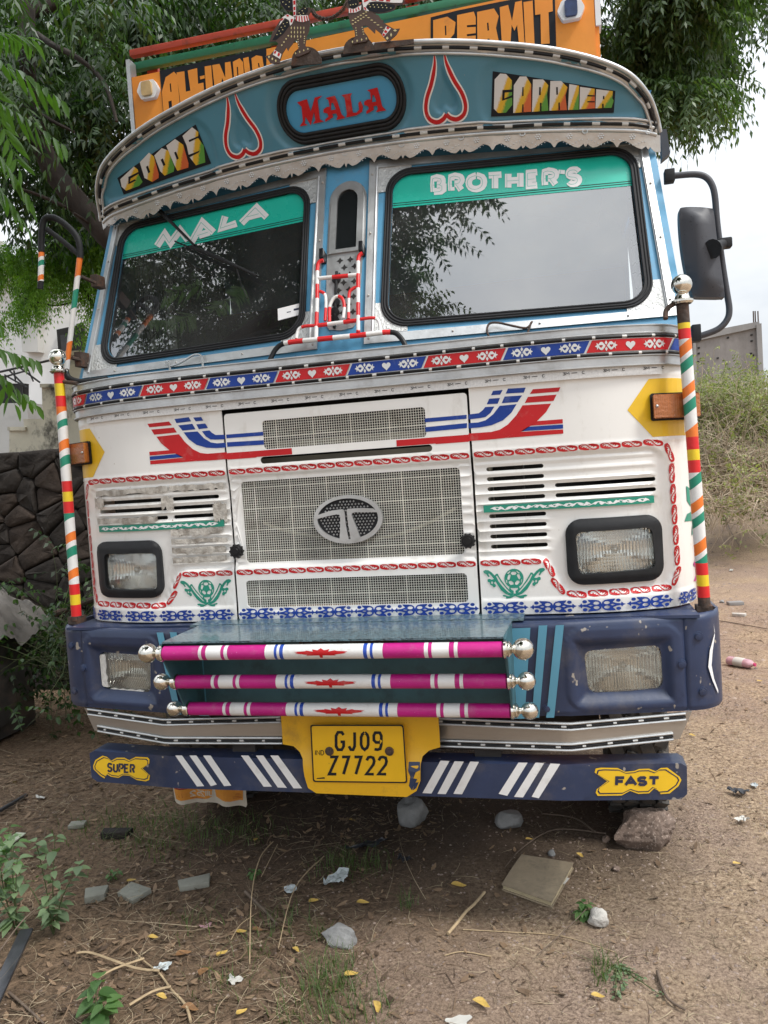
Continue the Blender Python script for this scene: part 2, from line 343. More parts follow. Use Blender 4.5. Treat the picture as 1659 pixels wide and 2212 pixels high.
def ell(cx, cz, rx, rz, n=20, a0=0): return [(cx+rx*math.cos(2*math.pi*i/n+a0), cz+rz*math.sin(2*math.pi*i/n+a0)) for i in range(n)]
def dens(loop, d):
    out = []
    for i, a in enumerate(loop):
        b = loop[(i+1) % len(loop)]; L = math.hypot(b[0]-a[0], b[1]-a[1]); k = max(1, int(L/d+.5))
        out += [(a[0]+(b[0]-a[0])*i2/k, a[1]+(b[1]-a[1])*i2/k) for i2 in range(k)]
    return out
def inpoly(P, loops):
    r = np.zeros(len(P), bool)
    for L in loops:
        L = np.array(L); x, y = P[:, 0], P[:, 1]
        for (x1, y1), (x2, y2) in zip(L, np.roll(L, -1, 0)):
            if y1 == y2: continue
            r ^= ((y1 > y) != (y2 > y)) & (x < (x2-x1)*(y-y1)/(y2-y1)+x1)
    return r
def fill(loops, gx=None, gz=None):
    """even-odd fill of closed 2D loops, optionally with an inner grid; returns 2D points, triangles, boundary loops as index lists"""
    vs_ = []; es = []
    for L in loops:
        o = len(vs_); vs_ += [Vector(p) for p in L]; es += [(o+i, o+(i+1) % len(L)) for i in range(len(L))]
    if gx:
        A = np.array([tuple(v) for v in vs_]); x = np.arange(A[:, 0].min()+gx/2, A[:, 0].max(), gx); z = np.arange(A[:, 1].min()+gz/2, A[:, 1].max(), gz)
        X, Z = np.meshgrid(x, z); Q = np.stack([X.ravel(), Z.ravel()], 1); Q = Q[inpoly(Q, loops)]
        vs_ += [Vector(q) for q in Q.tolist()]
    V, E_, Fc, ov, oe, of = delaunay_2d_cdt(vs_, es, [], 0, 1e-6)
    V2 = np.array([tuple(v) for v in V]); Fa = np.array([f for f in Fc if len(f) == 3])
    cen = V2[Fa].mean(1); Fa = Fa[inpoly(cen, loops)]
    return V2, Fa
def plate(name, loops, g, off, thick, mats, parent=None, gx=None, gz=None, d=None, smooth=30, uv=False, mfun=None):
    """a sheet following the surface y=g(x,z), moved forward by off, with real thickness"""
    if d: loops = [dens(L, d) for L in loops]
    V, Fa = fill(loops, gx, gz); n = len(V)
    y = np.array([g(a, b) for a, b in V])-off
    vs_ = [(V[i, 0], y[i], V[i, 1]) for i in range(n)]
    fs = [tuple(int(q) for q in f) for f in Fa]
    if thick:
        vs_ += [(V[i, 0], y[i]+thick, V[i, 1]) for i in range(n)]
        cnt = {}
        for f in fs:
            for a, b in ((f[0], f[1]), (f[1], f[2]), (f[2], f[0])):
                k = (min(a, b), max(a, b)); cnt[k] = cnt.get(k, 0)+1 if k in cnt else 1
        bd = [k for k, c in cnt.items() if c == 1]
        fs = fs+[tuple(i+n for i in f[::-1]) for f in fs]+[(a, b, b+n, a+n) for a, b in bd]
    me = bpy.data.meshes.new(name); me.from_pydata(vs_, [], fs)
    if thick:
        bm = bmesh.new(); bm.from_mesh(me); bmesh.ops.recalc_face_normals(bm, faces=bm.faces); bm.to_mesh(me); bm.free()
    else:
        me.update()
        if len(me.polygons) and me.polygons[0].normal.y > 0: me.flip_normals()
    if uv:
        (x0, z0), (x1, z1) = V.min(0), V.max(0); ul = me.uv_layers.new(name='UVMap')
        for lp in me.loops:
            c = me.vertices[lp.vertex_index].co; ul.data[lp.index].uv = ((c.x-x0)/(x1-x0+1e-9), (c.z-z0)/(z1-z0+1e-9))
    ob = link(name, me, mats, parent, smooth)
    return ob
def decal(name, polys, fr, g, off, m, parent, mirror=False, gx=None, thick=0., step=.0):
    pieces = len(polys)*(2 if mirror else 1)
    if 1 < pieces <= 20 and name not in ('pale_dot', 'red_mark', 'small_print', 'dark_patch', 'white_patch', 'cut_outs', 'white_curve'):
        last = None
        for k, P in enumerate(polys):
            if mirror:
                L = [P] if not isinstance(P[0][0], (list, tuple)) else P
                L = [[hit(*fr(*p), g) for p in l] for l in L] if fr else L
                for s in (1, -1): last = decal1(name, [[[(s*x, z) for x, z in l] for l in L]], None, g, off+step*k, m, parent, False, gx)
            else: last = decal1(name, [P], fr, g, off+step*k, m, parent, False, gx)
        return last
    ob = decal1(name, polys, fr, g, off, m, parent, mirror, gx, thick, step)
    if pieces > 1: ob['kind'] = 'stuff'
    return ob
def decal1(name, polys, fr, g, off, m, parent, mirror=False, gx=None, thick=0., step=.0):
    """printed or painted shapes lying on a truck surface: one mesh, each piece a hair further out than the one before"""
    mb = MB()
    for pi, P in enumerate(polys):
        loops = P if isinstance(P[0][0], (list, tuple)) else [P]
        L2 = [[hit(*fr(*p), g) for p in L] for L in loops] if fr else loops
        for s in ((1, -1) if mirror else (1,)):
            L3 = [[(s*x, z) for x, z in L] for L in L2]
            if gx: L3 = [dens(L, gx) for L in L3]
            V, Fa = fill(L3, gx, gx)
            mb.add([(a, g(a, b)-off-step*pi, b) for a, b in V], [tuple(int(q) for q in f) for f in Fa])
    me = bpy.data.meshes.new(name); me.from_pydata(mb.v, [], mb.f); me.update()
    fl = [p for p in me.polygons if p.normal.y > 0]
    if fl:
        bm = bmesh.new(); bm.from_mesh(me); bm.faces.ensure_lookup_table()
        for f in bm.faces:
            if f.normal.y > 0: f.normal_flip()
        bm.to_mesh(me); bm.free()
    return link(name, me, m, parent)
def ribbon(pts, w):
    P = [np.array(p, float) for p in pts]; L = []; R_ = []
    n = len(P); ws = w if isinstance(w, (list, tuple)) else [w]*n
    for i in range(n):
        a = P[i]-P[i-1] if i else P[1]-P[0]; b = P[i+1]-P[i] if i < n-1 else P[-1]-P[-2]
        a = a/(np.linalg.norm(a)+1e-12); b = b/(np.linalg.norm(b)+1e-12); t = a+b; t = t/(np.linalg.norm(t)+1e-12)
        nn = np.array((-t[1], t[0])); k = min(1/max(abs(nn@np.array((-a[1], a[0]))), .45), 1.8)
        e = t*ws[i]*.0
        L.append(tuple(P[i]+nn*ws[i]/2*k+e)); R_.append(tuple(P[i]-nn*ws[i]/2*k+e))
    return L+R_[::-1]
GLY = {  # stroke letters in a unit box
 'A': [[(0, 0), (.5, 1), (1, 0)], [(.2, .34), (.8, .34)]], 'B': [[(0, 0), (0, 1), (.7, 1), (.9, .88), (.9, .65), (.7, .53), (.05, .53)], [(.65, .53), (1, .4), (1, .12), (.75, 0), (.0, 0)]],
 'C': [[(1, .8), (.8, 1), (.2, 1), (0, .8), (0, .2), (.2, 0), (.8, 0), (1, .2)]], 'D': [[(0, 0), (0, 1), (.6, 1), (1, .7), (1, .3), (.6, 0), (0, 0)]],
 'E': [[(1, 1), (0, 1), (0, 0), (1, 0)], [(0, .52), (.85, .52)]], 'F': [[(1, 1), (0, 1), (0, 0)], [(0, .5), (.85, .5)]],
 'G': [[(1, .85), (.75, 1), (.25, 1), (0, .8), (0, .2), (.25, 0), (.75, 0), (1, .2), (1, .45), (.6, .45)]], 'H': [[(0, 0), (0, 1)], [(1, 0), (1, 1)], [(0, .5), (1, .5)]],
 'I': [[(.5, 0), (.5, 1)]], 'J': [[(.8, 1), (.8, .2), (.6, 0), (.3, 0), (.05, .2)]], 'L': [[(0, 1), (0, 0), (.95, 0)]],
 'M': [[(0, 0), (0, 1), (.5, .4), (1, 1), (1, 0)]], 'N': [[(0, 0), (0, 1), (1, 0), (1, 1)]], 'O': [[(.5, 1), (.12, .85), (0, .5), (.12, .15), (.5, 0), (.88, .15), (1, .5), (.88, .85), (.5, 1)]],
 'P': [[(0, 0), (0, 1), (.75, 1), (1, .85), (1, .62), (.75, .47), (0, .47)]], 'R': [[(0, 0), (0, 1), (.75, 1), (1, .85), (1, .64), (.75, .5), (.05, .5)], [(.55, .5), (1, 0)]],
 'S': [[(1, .83), (.75, 1), (.25, 1), (0, .82), (.03, .62), (.3, .52), (.7, .48), (.97, .36), (1, .18), (.75, 0), (.25, 0), (0, .17)]], 'T': [[(0, 1), (1, 1)], [(.5, 1), (.5, 0)]],
 'U': [[(0, 1), (0, .2), (.25, 0), (.75, 0), (1, .2), (1, 1)]], 'Z': [[(.05, 1), (1, 1), (0, 0), (1, 0)]], "'": [[(.5, 1), (.4, .72)]],
 '0': [[(.5, 1), (.15, .88), (0, .7), (0, .3), (.15, .12), (.5, 0), (.85, .12), (1, .3), (1, .7), (.85, .88), (.5, 1)]], '7': [[(0, 1), (1, 1), (.3, 0)]],
 '2': [[(0, .8), (.2, .97), (.5, 1), (.85, .95), (1, .75), (.9, .55), (0, 0), (1, 0)]], '9': [[(1, .55), (.8, .42), (.3, .42), (.02, .55), (0, .82), (.2, .98), (.8, .98), (1, .8), (1, .3), (.85, .05), (.5, 0), (.1, .03)]],
 '5': [[(.95, 1), (.1, 1), (.05, .55), (.6, .6), (1, .4), (.9, .08), (.5, 0), (0, .1)]], '3': [[(.05, 1), (.95, 1), (.5, .58), (.95, .4), (.9, .08), (.5, 0), (.05, .1)]],
 'n': [[(0, 0), (0, .7)], [(0, .5), (.5, .72), (1, .5), (1, 0)]], 'u': [[(0, .7), (0, .2), (.4, 0), (1, .1), (1, .7)]], 't': [[(.4, 1), (.4, .1), (.9, 0)], [(0, .7), (.9, .7)]], 's': [[(1, .62), (.5, .72), (.05, .55), (.9, .25), (.5, 0), (0, .1)]],
}
def strokes(ch, quad):
    """map a glyph into a quad given as top-left, top-right, bottom-right, bottom-left"""
    tl, tr, br, bl = [np.array(q, float) for q in quad]; out = []
    for S in GLY[ch]:
        P = []
        for u, v in S: P.append(tuple((bl*(1-u)+br*u)*(1-v)+(tl*(1-u)+tr*u)*v))
        out.append(P)
    return out
def tag(o, label=None, cat=None, group=None, kind=None):
    if label: o['label'] = label
    if cat: o['category'] = cat
    if group: o['group'] = group
    if kind: o['kind'] = kind
    return o
def empty(name, loc, label=None, cat=None, group=None):
    o = bpy.data.objects.new(name, None); COL.objects.link(o); o.location = loc; o.empty_display_size = .3
    return tag(o, label, cat, group)
def surf3(fr, pts, g, off=0.): 
    out = []
    for p in pts:
        x, z = hit(*fr(*p), g); out.append((x, g(x, z)-off, z))
    return out
M['birdcream'] = mat('cream_enamel', (.62, .55, .28), .5, vary=.15)
M['solar'] = mat('solar_cell', (.02, .04, .12), .15, vary=.4, vscale=40)
M['lampamber'] = mat('faded_amber', (.52, .36, .16), .35, vary=.2, vscale=18)
M['ventglass'] = mat('black_glass', (.012, .014, .015), .06, vary=.1)
M['valance'] = mat('pressed_tin', (.50, .48, .45), .36, .75, vary=.14, vscale=8, bump=.15, bscale=40, dirt=(.3, .26, .22), dscale=7, dlo=.5, dhi=.8, damt=.5)
def lace_mat():
    m = bpy.data.materials.new('lace'); m.use_nodes = True; n, l = m.node_tree.nodes, m.node_tree.links; b = n['Principled BSDF']
    t = n.new('ShaderNodeTexCoord'); v = n.new('ShaderNodeTexVoronoi'); v.feature = 'DISTANCE_TO_EDGE'; v.inputs['Scale'].default_value = 17; l.new(t.outputs['Object'], v.inputs['Vector'])
    r = n.new('ShaderNodeValToRGB'); r.color_ramp.elements[0].position = .03; r.color_ramp.elements[0].color = (.08, .08, .08, 1); r.color_ramp.elements[1].position = .06; r.color_ramp.elements[1].color = (.62, .62, .60, 1)
    l.new(v.outputs['Distance'], r.inputs[0]); l.new(r.outputs[0], b.inputs['Base Color']); b.inputs['Roughness'].default_value = .8; return m
M['lace'] = lace_mat()
M['leafnear'] = leafmat('near_neem_frond', (.030, .078, .016), (.085, .175, .03), .40, .4)
M['leafdull'] = leafmat('dull_shrub_leaf', (.12, .14, .055), (.30, .31, .14), .3, .6)
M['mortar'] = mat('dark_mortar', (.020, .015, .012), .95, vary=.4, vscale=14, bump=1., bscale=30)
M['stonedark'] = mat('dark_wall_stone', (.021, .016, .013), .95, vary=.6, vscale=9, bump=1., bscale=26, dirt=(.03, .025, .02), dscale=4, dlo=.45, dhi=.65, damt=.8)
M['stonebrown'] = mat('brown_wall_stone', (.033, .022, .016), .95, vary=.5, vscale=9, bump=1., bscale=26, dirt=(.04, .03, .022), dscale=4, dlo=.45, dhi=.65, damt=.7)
M['stainwall'] = mat('stained_limewash', (.62, .58, .46), .9, vary=.15, vscale=3, bump=.3, bscale=25, dirt=(.045, .042, .036), dscale=2.6, dlo=.50, dhi=.60, damt=.85, stretch=(1, 1, .8))
M['render'] = mat('white_render', (.86, .86, .85), .85, vary=.04, vscale=1, dirt=(.45, .44, .42), dscale=1.2, dlo=.55, dhi=.8, damt=.5)
M['render2'] = mat('grey_white_render', (.58, .58, .56), .88, vary=.08, vscale=1, dirt=(.25, .24, .22), dscale=1.2, dlo=.55, dhi=.8, damt=.5)
M['iron'] = mat('dark_iron', (.035, .035, .038), .6, vary=.3)
M['concrete'] = mat('grey_concrete', (.25, .245, .24), .9, vary=.15, vscale=2, dirt=(.2, .19, .18), dscale=1.5, dlo=.5, dhi=.7, damt=.6, stretch=(1, 1, .3))
M['brickwall'] = mat('weathered_plastered_brick', (.25, .235, .225), .9, vary=.2, vscale=1.2, dirt=(.13, .12, .112), dscale=1.1, dlo=.45, dhi=.65, damt=.7, bump=.3, bscale=9, stretch=(1, 1, .45))
M['mortarline'] = mat('brick_joint', (.25, .235, .225), .9, vary=.2)
M['drystem'] = mat('dry_stem', (.40, .33, .24), .85, vary=.35, vscale=3)
M['greenstem'] = mat('green_stem', (.07, .09, .03), .8, vary=.3)
# ================================================================== THE TRUCK (front face at y = 0, centre line x = 0, ground z = 0)
TR = empty('goods_truck', (0, 0, 0), 'blue and white painted goods truck with decorated cab, facing the viewer', 'truck')
# ---- lower cab: two outer panels and the centre grille panel
zR = [1.593, 1.559, 1.525, 1.491]; zR2 = [1.432, 1.397, 1.362, 1.327]
def capsule(x0, x1, z, r=.0068, n=5):
    return [(x1-r+r*math.cos(a), z+r*math.sin(a)) for a in np.linspace(-math.pi/2, math.pi/2, n)]+[(x0+r+r*math.cos(a), z+r*math.sin(a)) for a in np.linspace(math.pi/2, 1.5*math.pi, n)]
slotsR = [(.497, .689, z) for z in zR+zR2]+[(.723, 1.05, 1.525), (.723, 1.05, 1.491)]
slotsL = [(-.689, -.497, z) for z in zR+zR2]+[(-1.035, -.712, z) for z in zR]
recR = roundpoly([(.30, 1.628), (1.082, 1.628), (1.100, 1.160), (.745, 1.160), (.675, 1.290), (.30, 1.290)], [.01, .06, .06, .05, .06, .01], 6)
recA = np.array(recR)
def sdf(P, x, z):
    A = P; B = np.roll(P, -1, 0); d = B-A; w_ = np.array((x, z))-A
    t = np.clip((w_*d).sum(1)/((d*d).sum(1)+1e-12), 0, 1); dist = np.sqrt(((w_-d*t[:, None])**2).sum(1).min())
    return dist*(-1 if inpoly(np.array([[x, z]]), [P])[0] else 1)
RIBZ = [1.610, 1.576, 1.542, 1.508, 1.474, 1.449, 1.414, 1.380, 1.345, 1.310]
def sm(t): t = min(max(t, 0), 1); return t*t*(3-2*t)
def g_side(x, z):
    a = abs(x); y = g_low(x, z)
    if a > .30 and 1.13 < z < 1.66: y += .014*sm(.5-sdf(recA, a, z)/.018)
    rib = 0
    lim = 1.055 if z > 1.46 else .705
    if .44 < a < lim:
        for i, r in enumerate(RIBZ):
            if x < 0 or a < .705 or i in (0, 1, 2, 3, 4):
                rib = max(rib, math.exp(-((z-r)/.0042)**2))
    y -= .007*rib*sm((lim-a)/.01)
    y -= .003*math.exp(-((z-1.655)/.004)**2)
    if z < 1.150: y -= .004*sm((1.150-z)/.006)
    if z > 1.861 and a > .455: y -= .003*sm((z-1.861)/.006)
    return y
def side_panel(s, slots):
    X = [(s*.455, 1.094), (s*1.183, 1.094), (s*1.183, 1.925), (s*.455, 1.925)]
    ho = [dens(capsule(*q), .06) for q in slots]
    hl = rrect(.775, 1.042, 1.212, 1.380, .05, 4); ho.append([(s*x, z) for x, z in hl])
    p = plate('front_panel', [dens(X, .02)]+ho, g_side, 0, .006, M['white'], TR, .016, .0058, smooth=60)
    return p
pr = side_panel(1, slotsR); pl = side_panel(-1, slotsL)
pl['label'] = 'white front panel with peeling plastic film over its air slots'
def g_mid(x, z):
    a = abs(x); y = 0.
    if 1.14 < z < 1.66:
        y += .012*sm((1.632-z)/.012)*sm((z-1.286)/.012)
    rib = 0
    if a > .405 and 1.29 < z < 1.62:
        for r in RIBZ: rib = max(rib, math.exp(-((z-r)/.0042)**2))
    y -= .005*rib
    y -= .003*math.exp(-((z-1.655)/.004)**2)
    if z < 1.128: y -= .003*sm((1.128-z)/.005)
    return y
SLZ = 1.6795
op = [rrect(-.300, .300, 1.719, 1.822, .012, 3), rrect(-.405, .405, 1.306, 1.606, .012, 3), rrect(-.410, .410, 1.140, 1.241, .014, 3), capsule(-.318, .318, SLZ, .0125, 6)]
HOOD = plate('grille_panel', [dens(roundpoly([(-.447, 1.096), (.447, 1.096), (.447, 1.858), (-.447, 1.858)], .012, 3), .03)]+op, g_mid, 0, .006, M['white'], TR, .03, .0058, smooth=60)
for (x0, x1, z0, z1, yo) in ((-.302, .302, 1.717, 1.824, .006), (-.407, .407, 1.304, 1.608, .016), (-.412, .412, 1.138, 1.243, .006)):
    mb = MB(); P_ = .00865; k = 0
    n = int((x1-x0)/P_); 
    for i in range(1, n):
        w_ = .0036 if i % 16 == 6 else .0016
        mb.box((x0+i*(x1-x0)/n, yo, (z0+z1)/2), (w_, .0016, z1-z0))
    n = int((z1-z0)/P_)
    for i in range(1, n):
        w_ = .0036 if i % 9 == 5 else .0016
        mb.box(((x0+x1)/2, yo+.0017, z0+i*(z1-z0)/n), (x1-x0, .0016, w_))
    mb.build('grille_mesh', M['wire'], HOOD, None)
# behind the grille
mb = MB(); mb.box((0, .34, 1.5), (1.05, .02, .82)); mb.build('radiator', M['radiator'], TR, None)
mb = MB(); mb.box((-.47, .2, 1.46), (.05, .16, .78)); mb.box((.47, .2, 1.46), (.05, .16, .78)); mb.box((0, .19, 1.665), (.95, .10, .05)); mb.box((0, .2, 1.27), (.95, .12, .04)); mb.box((0, .2, 1.735), (.60, .1, .035))
mb.split('inner_frame', M['beige'], TR, None)
mb = MB(); mb.tube(smoothline([(-.37, .1, 1.445), (-.25, .08, 1.405), (0, .07, 1.365), (.2, .08, 1.39), (.37, .1, 1.46)], 5), .006); mb.v = [(a, b+.02, c) for a, b, c in mb.v]; mb.build('cross_tube', M['beige'], TR)
mb = MB(); mb.box((-.80, .30, 1.5), (.62, .02, .86)); mb.box((.80, .30, 1.5), (.62, .02, .86)); mb.box((-.60, .16, 1.45), (.03, .1, .5)); mb.box((.60, .16, 1.45), (.03, .1, .5)); mb.split('inner_bulkhead', M['dark'], TR, None)
# knobs
for x in (-.428, .424):
    mb = MB(); mb.lathe([(0, -.034), (.012, -.034), (.014, -.030), (.02, -.030), (.0235, -.024), (.0235, -.008), (.012, -.004), (.012, .01)], (x, -.004, 1.354), 'Y', 20)
    for k in range(10):
        a = k*math.pi/5; mb.box((x+.0235*math.cos(a), -.02, 1.354+.0235*math.sin(a)), (.006, .018, .006), ry=a)
    mb.build('knob', M['blackgloss'], TR)
# badge
BD = plate('badge', [ell(0, 1.449, .127, .0865, 40), ell(0, 1.451, .112, .0725, 40)], lambda x, z: -.012, 0, .02, M['alu'], TR, smooth=25)
def BG(x, y): return ((x-985)*.127/467, 1.449-(y-425)*.0865/325)
T1 = [BG(*p) for p in [(565, 352), (640, 330), (760, 300), (870, 288), (925, 288), (942, 300), (950, 330), (958, 500), (985, 705), (920, 730), (858, 700), (878, 540), (890, 390), (880, 358), (850, 350), (720, 368), (565, 400)]]
T2 = [BG(*p) for p in [(1395, 345), (1340, 300), (1200, 285), (1000, 284), (982, 300), (990, 480), (1012, 705), (1080, 728), (1140, 680), (1080, 480), (1045, 370), (1055, 345), (1090, 335), (1395, 352)]]
plate('badge_letter', [T1], lambda x, z: -.013, 0, .018, M['alu'], BD); plate('badge_letter', [T2], lambda x, z: -.013, 0, .018, M['alu'], BD)
plate('badge_backing', [ell(0, 1.449, .114, .075, 36)], lambda x, z: -.002, 0, .004, M['rubber'], BD)
mb = MB()
for i in range(-9, 10):
    for j in range(-7, 8):
        x = i*.0125+(j % 2)*.006; z = 1.449+j*.0105
        if (x/.104)**2+((z-1.449)/.066)**2 < 1: mb.box((x, -.004, z), (.007, .003, .0015)); mb.box((x, -.0041, z), (.0015, .0031, .007))
tag(mb.build('badge_studs', M['alu'], BD, None), kind='stuff')
# small hood details
def reflect_tape():
    t = decal('reflective_tape', [[(-1.045, 1.873), (-.2, 1.873), (.3, 1.873), (1.085, 1.868), (1.085, 1.898), (.3, 1.905), (-.2, 1.905), (-1.045, 1.900)]], None, lambda x, z: g_side(x, z) if abs(x) > .455 else 0, .008, M['tapemesh'], TR, gx=.02)
    P = []
    for i in range(-8, 9):
        x = i*.128
        for ch, x0, wd in (('3', x, .008), ('M', x+.010, .010), ('C', x+.062, .007)):
            for S in strokes(ch, [(x0, 1.893), (x0+wd, 1.893), (x0+wd, 1.885), (x0, 1.885)]): P.append(ribbon(S, .0016))
        P.append([(x+.028, 1.8905), (x+.046, 1.8905), (x+.046, 1.8885), (x+.028, 1.8885)])
    decal('tape_print', P, None, lambda x, z: g_side(x, z) if abs(x) > .455 else 0, .0085, M['black'], t, step=.00002)
M['tapemesh'] = mat('reflective_tape', (.70, .70, .69), .3, .1, vary=.12, vscale=170)
reflect_tape()
# ---- belt trim
BT = None
def strip(name, z0, z1, g, off, thick, m, parent, x0=-1.184, x1=1.184, dz=0.):
    zz = lambda x, z: z-dz*sm((abs(x)-.5)/.7)
    X = np.linspace(x0, x1, 90); loop = [(x, zz(x, z0)) for x in X]+[(x, zz(x, z1)) for x in X[::-1]]
    return plate(name, [loop], g, off, thick, m, parent, smooth=50)
BT = strip('belt_trim', 1.903, 2.035, g_belt, -.004, .02, M['alu'], TR, dz=.006)
strip('film', 1.949, 1.993, g_belt, .001, .003, M['silver'], BT, dz=.006)
def g_b(x, z): return g_belt(x, z)-.0
def belt_tube(z, r, m, nm, dz=.006, seg=8, yoff=.004):
    X = np.linspace(-1.184, 1.184, 120); mb = MB()
    pts = [(x, g_belt(x, z)-yoff, z-dz*sm((abs(x)-.5)/.7)) for x in X]
    return mb, pts
def bead(name, pts, r, parent, per=.102, w_=.022, off=0.):
    P = resample(pts, .0055); mb = MB()
    mb.tube(P, r, 8, m=0, band=lambda s: 1 if ((s+off) % per) < w_ else 0)
    return mb.build(name, [M['blackgloss'], M['beadwhite']], parent)
for z, o in ((1.9985, 0.), (1.9435, .05)):
    mb, pts = belt_tube(z, .005, None, ''); bead('beading', pts, .0052, BT, .098, .011, o)
for z in (2.0085, 2.033, 1.9365, 1.9055):
    mb, pts = belt_tube(z, 0, None, '', yoff=.003); mb.tube(resample(pts, .03), .0026, 6); mb.build('trim_edge', M['alu'], BT)
bnd = [-1.028+.2686*i for i in range(-1, 10)]
zt, zb = 1.9905, 1.9515
def bz(x, z): return z-.006*sm((abs(x)-.5)/.7)
red_, blue_ = [], []
for i in range(len(bnd)-1):
    a, b = max(bnd[i]+.004, -1.18), min(bnd[i+1]-.004, 1.18)
    if b-a < .02: continue
    P = dens([(a-.010 if a > -1.17 else a, bz(a, zb)), (b-.010, bz(b, zb)), (b+.010 if b < 1.17 else b, bz(b, zt)), (a+.010 if a > -1.17 else a, bz(a, zt))], .02)
    (red_ if i % 2 == 0 else blue_).append(P)
decal('red_film', red_, None, g_belt, .0045, M['red'], BT, gx=.03); decal('blue_film', blue_, None, g_belt, .0045, M['blue'], BT, gx=.03)
# silver ornaments
def heart(cx, cz, s, n=14):
    out = []
    for i in range(n*2):
        t = math.pi*2*i/(n*2); x = 16*math.sin(t)**3; y = 13*math.cos(t)-5*math.cos(2*t)-2*math.cos(3*t)-math.cos(4*t); out.append((cx+x/17*s, cz+y/17*s))
    return out
def orn(cx, cz):
    L = []
    for s in (1, -1):
        L.append([(cx+s*x, cz+z) for x, z in [(.002, 0), (.006, .006), (.012, .013), (.018, .013), (.023, .008), (.026, .002), (.033, 0), (.026, -.002), (.023, -.008), (.018, -.013), (.012, -.013), (.006, -.006)]])
        L[-1] = [L[-1], heart(cx+s*.0165, cz-.0006, .0062, 7)]
        L.append([(cx+s*x, cz+z) for x, z in [(.024, .004), (.030, .012), (.029, .004), (.036, 0), (.029, -.004), (.030, -.012), (.024, -.004)]])
    for s in (1, -1): L.append([(cx+x, cz+s*z) for x, z in [(0, .003), (.004, .009), (.0025, .014), (0, .017), (-.0025, .014), (-.004, .009)]])
    return L
sil = []
for i in range(len(bnd)-1):
    c = (bnd[i]+bnd[i+1])/2
    if abs(c) < 1.17: sil.append(heart(c, bz(c, 1.9705), .0165, 9))
    for s in (-1, 1):
        cx = c+s*.077
        if abs(cx) < 1.14: sil += orn(cx, bz(cx, 1.971))
decal('silver_ornament', sil, None, g_belt, .0055, M['silver'], BT, gx=None, step=.000004)
# ---- vinyl stripes on the panels (right side traced, mirrored to the left)
gs_ = lambda x, z: g_side(x, z) if abs(x) > .452 else g_mid(x, z)
B8 = [[(112, 540), (175, 532), (200, 512), (213, 495), (268, 492), (245, 530), (215, 555), (180, 562), (112, 570)], [(237, 445), (302, 440), (288, 475), (222, 478)], [(260, 398), (318, 392), (303, 420), (248, 424)],
      [(112, 592), (170, 588), (215, 575), (260, 540), (300, 488), (402, 478), (370, 530), (320, 575), (250, 605), (180, 618), (112, 624)], [(330, 432), (435, 425), (408, 465), (312, 472)], [(350, 384), (457, 378), (445, 408), (336, 414)],
      [(470, 614), (682, 600), (683, 625), (430, 641)]]
R8 = [[(112, 655), (250, 645), (300, 632), (350, 600), (400, 545), (438, 485), (610, 474), (580, 525), (520, 585), (440, 640), (330, 682), (230, 692), (112, 700)], [(470, 434), (643, 420), (625, 458), (452, 470)], [(500, 388), (666, 376), (655, 402), (482, 416)],
      [(525, 580), (680, 568), (681, 594), (485, 608)], [(425, 645), (683, 630), (684, 655), (333, 682)]]
for s, pp in ((1, pr), (-1, pl)):
    for nm, PL, m_ in (('blue_stripe', B8, M['blue']), ('red_stripe', R8, M['red'])):
        decal(nm, [[(s*x, z) for x, z in (hit(*F8(*p), g_low) for p in P)] for P in PL], None, gs_, .0012, m_, pp, gx=.03)
decal('blue_stripe', [[(1205, 262), (1458, 240), (1458, 264), (1207, 286)], [(1208, 315), (1460, 290), (1460, 320), (1210, 344)]], F7, g_mid, .001, M['blue'], HOOD, mirror=True)
decal('red_stripe', [[(.193, 1.7155), (.445, 1.7155), (.445, 1.6915), (.331, 1.6915), (.330, 1.6935), (.193, 1.6935)]], None, g_mid, .001, M['red'], HOOD, mirror=True)
# yellow arrows round the indicators
for s, pp in ((1, pr), (-1, pl)):
    decal('yellow_arrow', [[(s*x, z) for x, z in [(.968, 1.757), (1.042, 1.855), (1.181, 1.857), (1.181, 1.664), (1.046, 1.664)]]], None, gs_, .0012, M['yellow'], pp, gx=.02)
# ---- scroll border
def motif():
    L = []
    L.append(ribbon(smoothline([(-.36, .02), (-.30, .22), (-.12, .26), (.0, .0), (.14, -.26), (.32, -.30), (.42, -.1)], 3), .075))
    L.append([(-.50, .05), (-.48, .32), (-.30, .45), (-.12, .40), (-.02, .28), (-.14, .33), (-.30, .34), (-.40, .20), (-.38, .02), (-.30, -.06), (-.22, .10), (-.20, -.10), (-.08, -.02), (-.12, -.18), (.04, -.22), (-.02, -.34), (.10, -.42), (-.18, -.44), (-.40, -.32), (-.48, -.15)])
    L.append([(-x, -y) for x, y in L[1]])
    return L
MOT = motif()
def border(path, pitch, hgt, g, off, m, parent, name='scroll_border', frac0=0.):
    L = [0]; 
    for a, b in zip(path[:-1], path[1:]): L.append(L[-1]+math.hypot(b[0]-a[0], b[1]-a[1]))
    n = max(1, int(round(L[-1]/pitch))); pit = L[-1]/n; P = []
    for i in range(n):
        s = (i+.5)*pit; k = max(j for j in range(len(L)-1) if L[j] <= s); f = (s-L[k])/(L[k+1]-L[k]+1e-9)
        c = np.array(path[k])*(1-f)+np.array(path[k+1])*f
        s0, s1 = max(s-pit*.3, 0), min(s+pit*.3, L[-1]-1e-6)
        def q(sv): kk = max(j for j in range(len(L)-1) if L[j] <= sv); ff = (sv-L[kk])/(L[kk+1]-L[kk]+1e-9); return np.array(path[kk])*(1-ff)+np.array(path[kk+1])*ff
        t = q(s1)-q(s0); t /= np.linalg.norm(t)+1e-9; nn = np.array((-t[1], t[0]))
        for S in MOT: P.append([tuple(c+t*x*pit*.97+nn*y*hgt) for x, y in S])
    return decal(name, P, None, g, off, m, parent, step=0.)
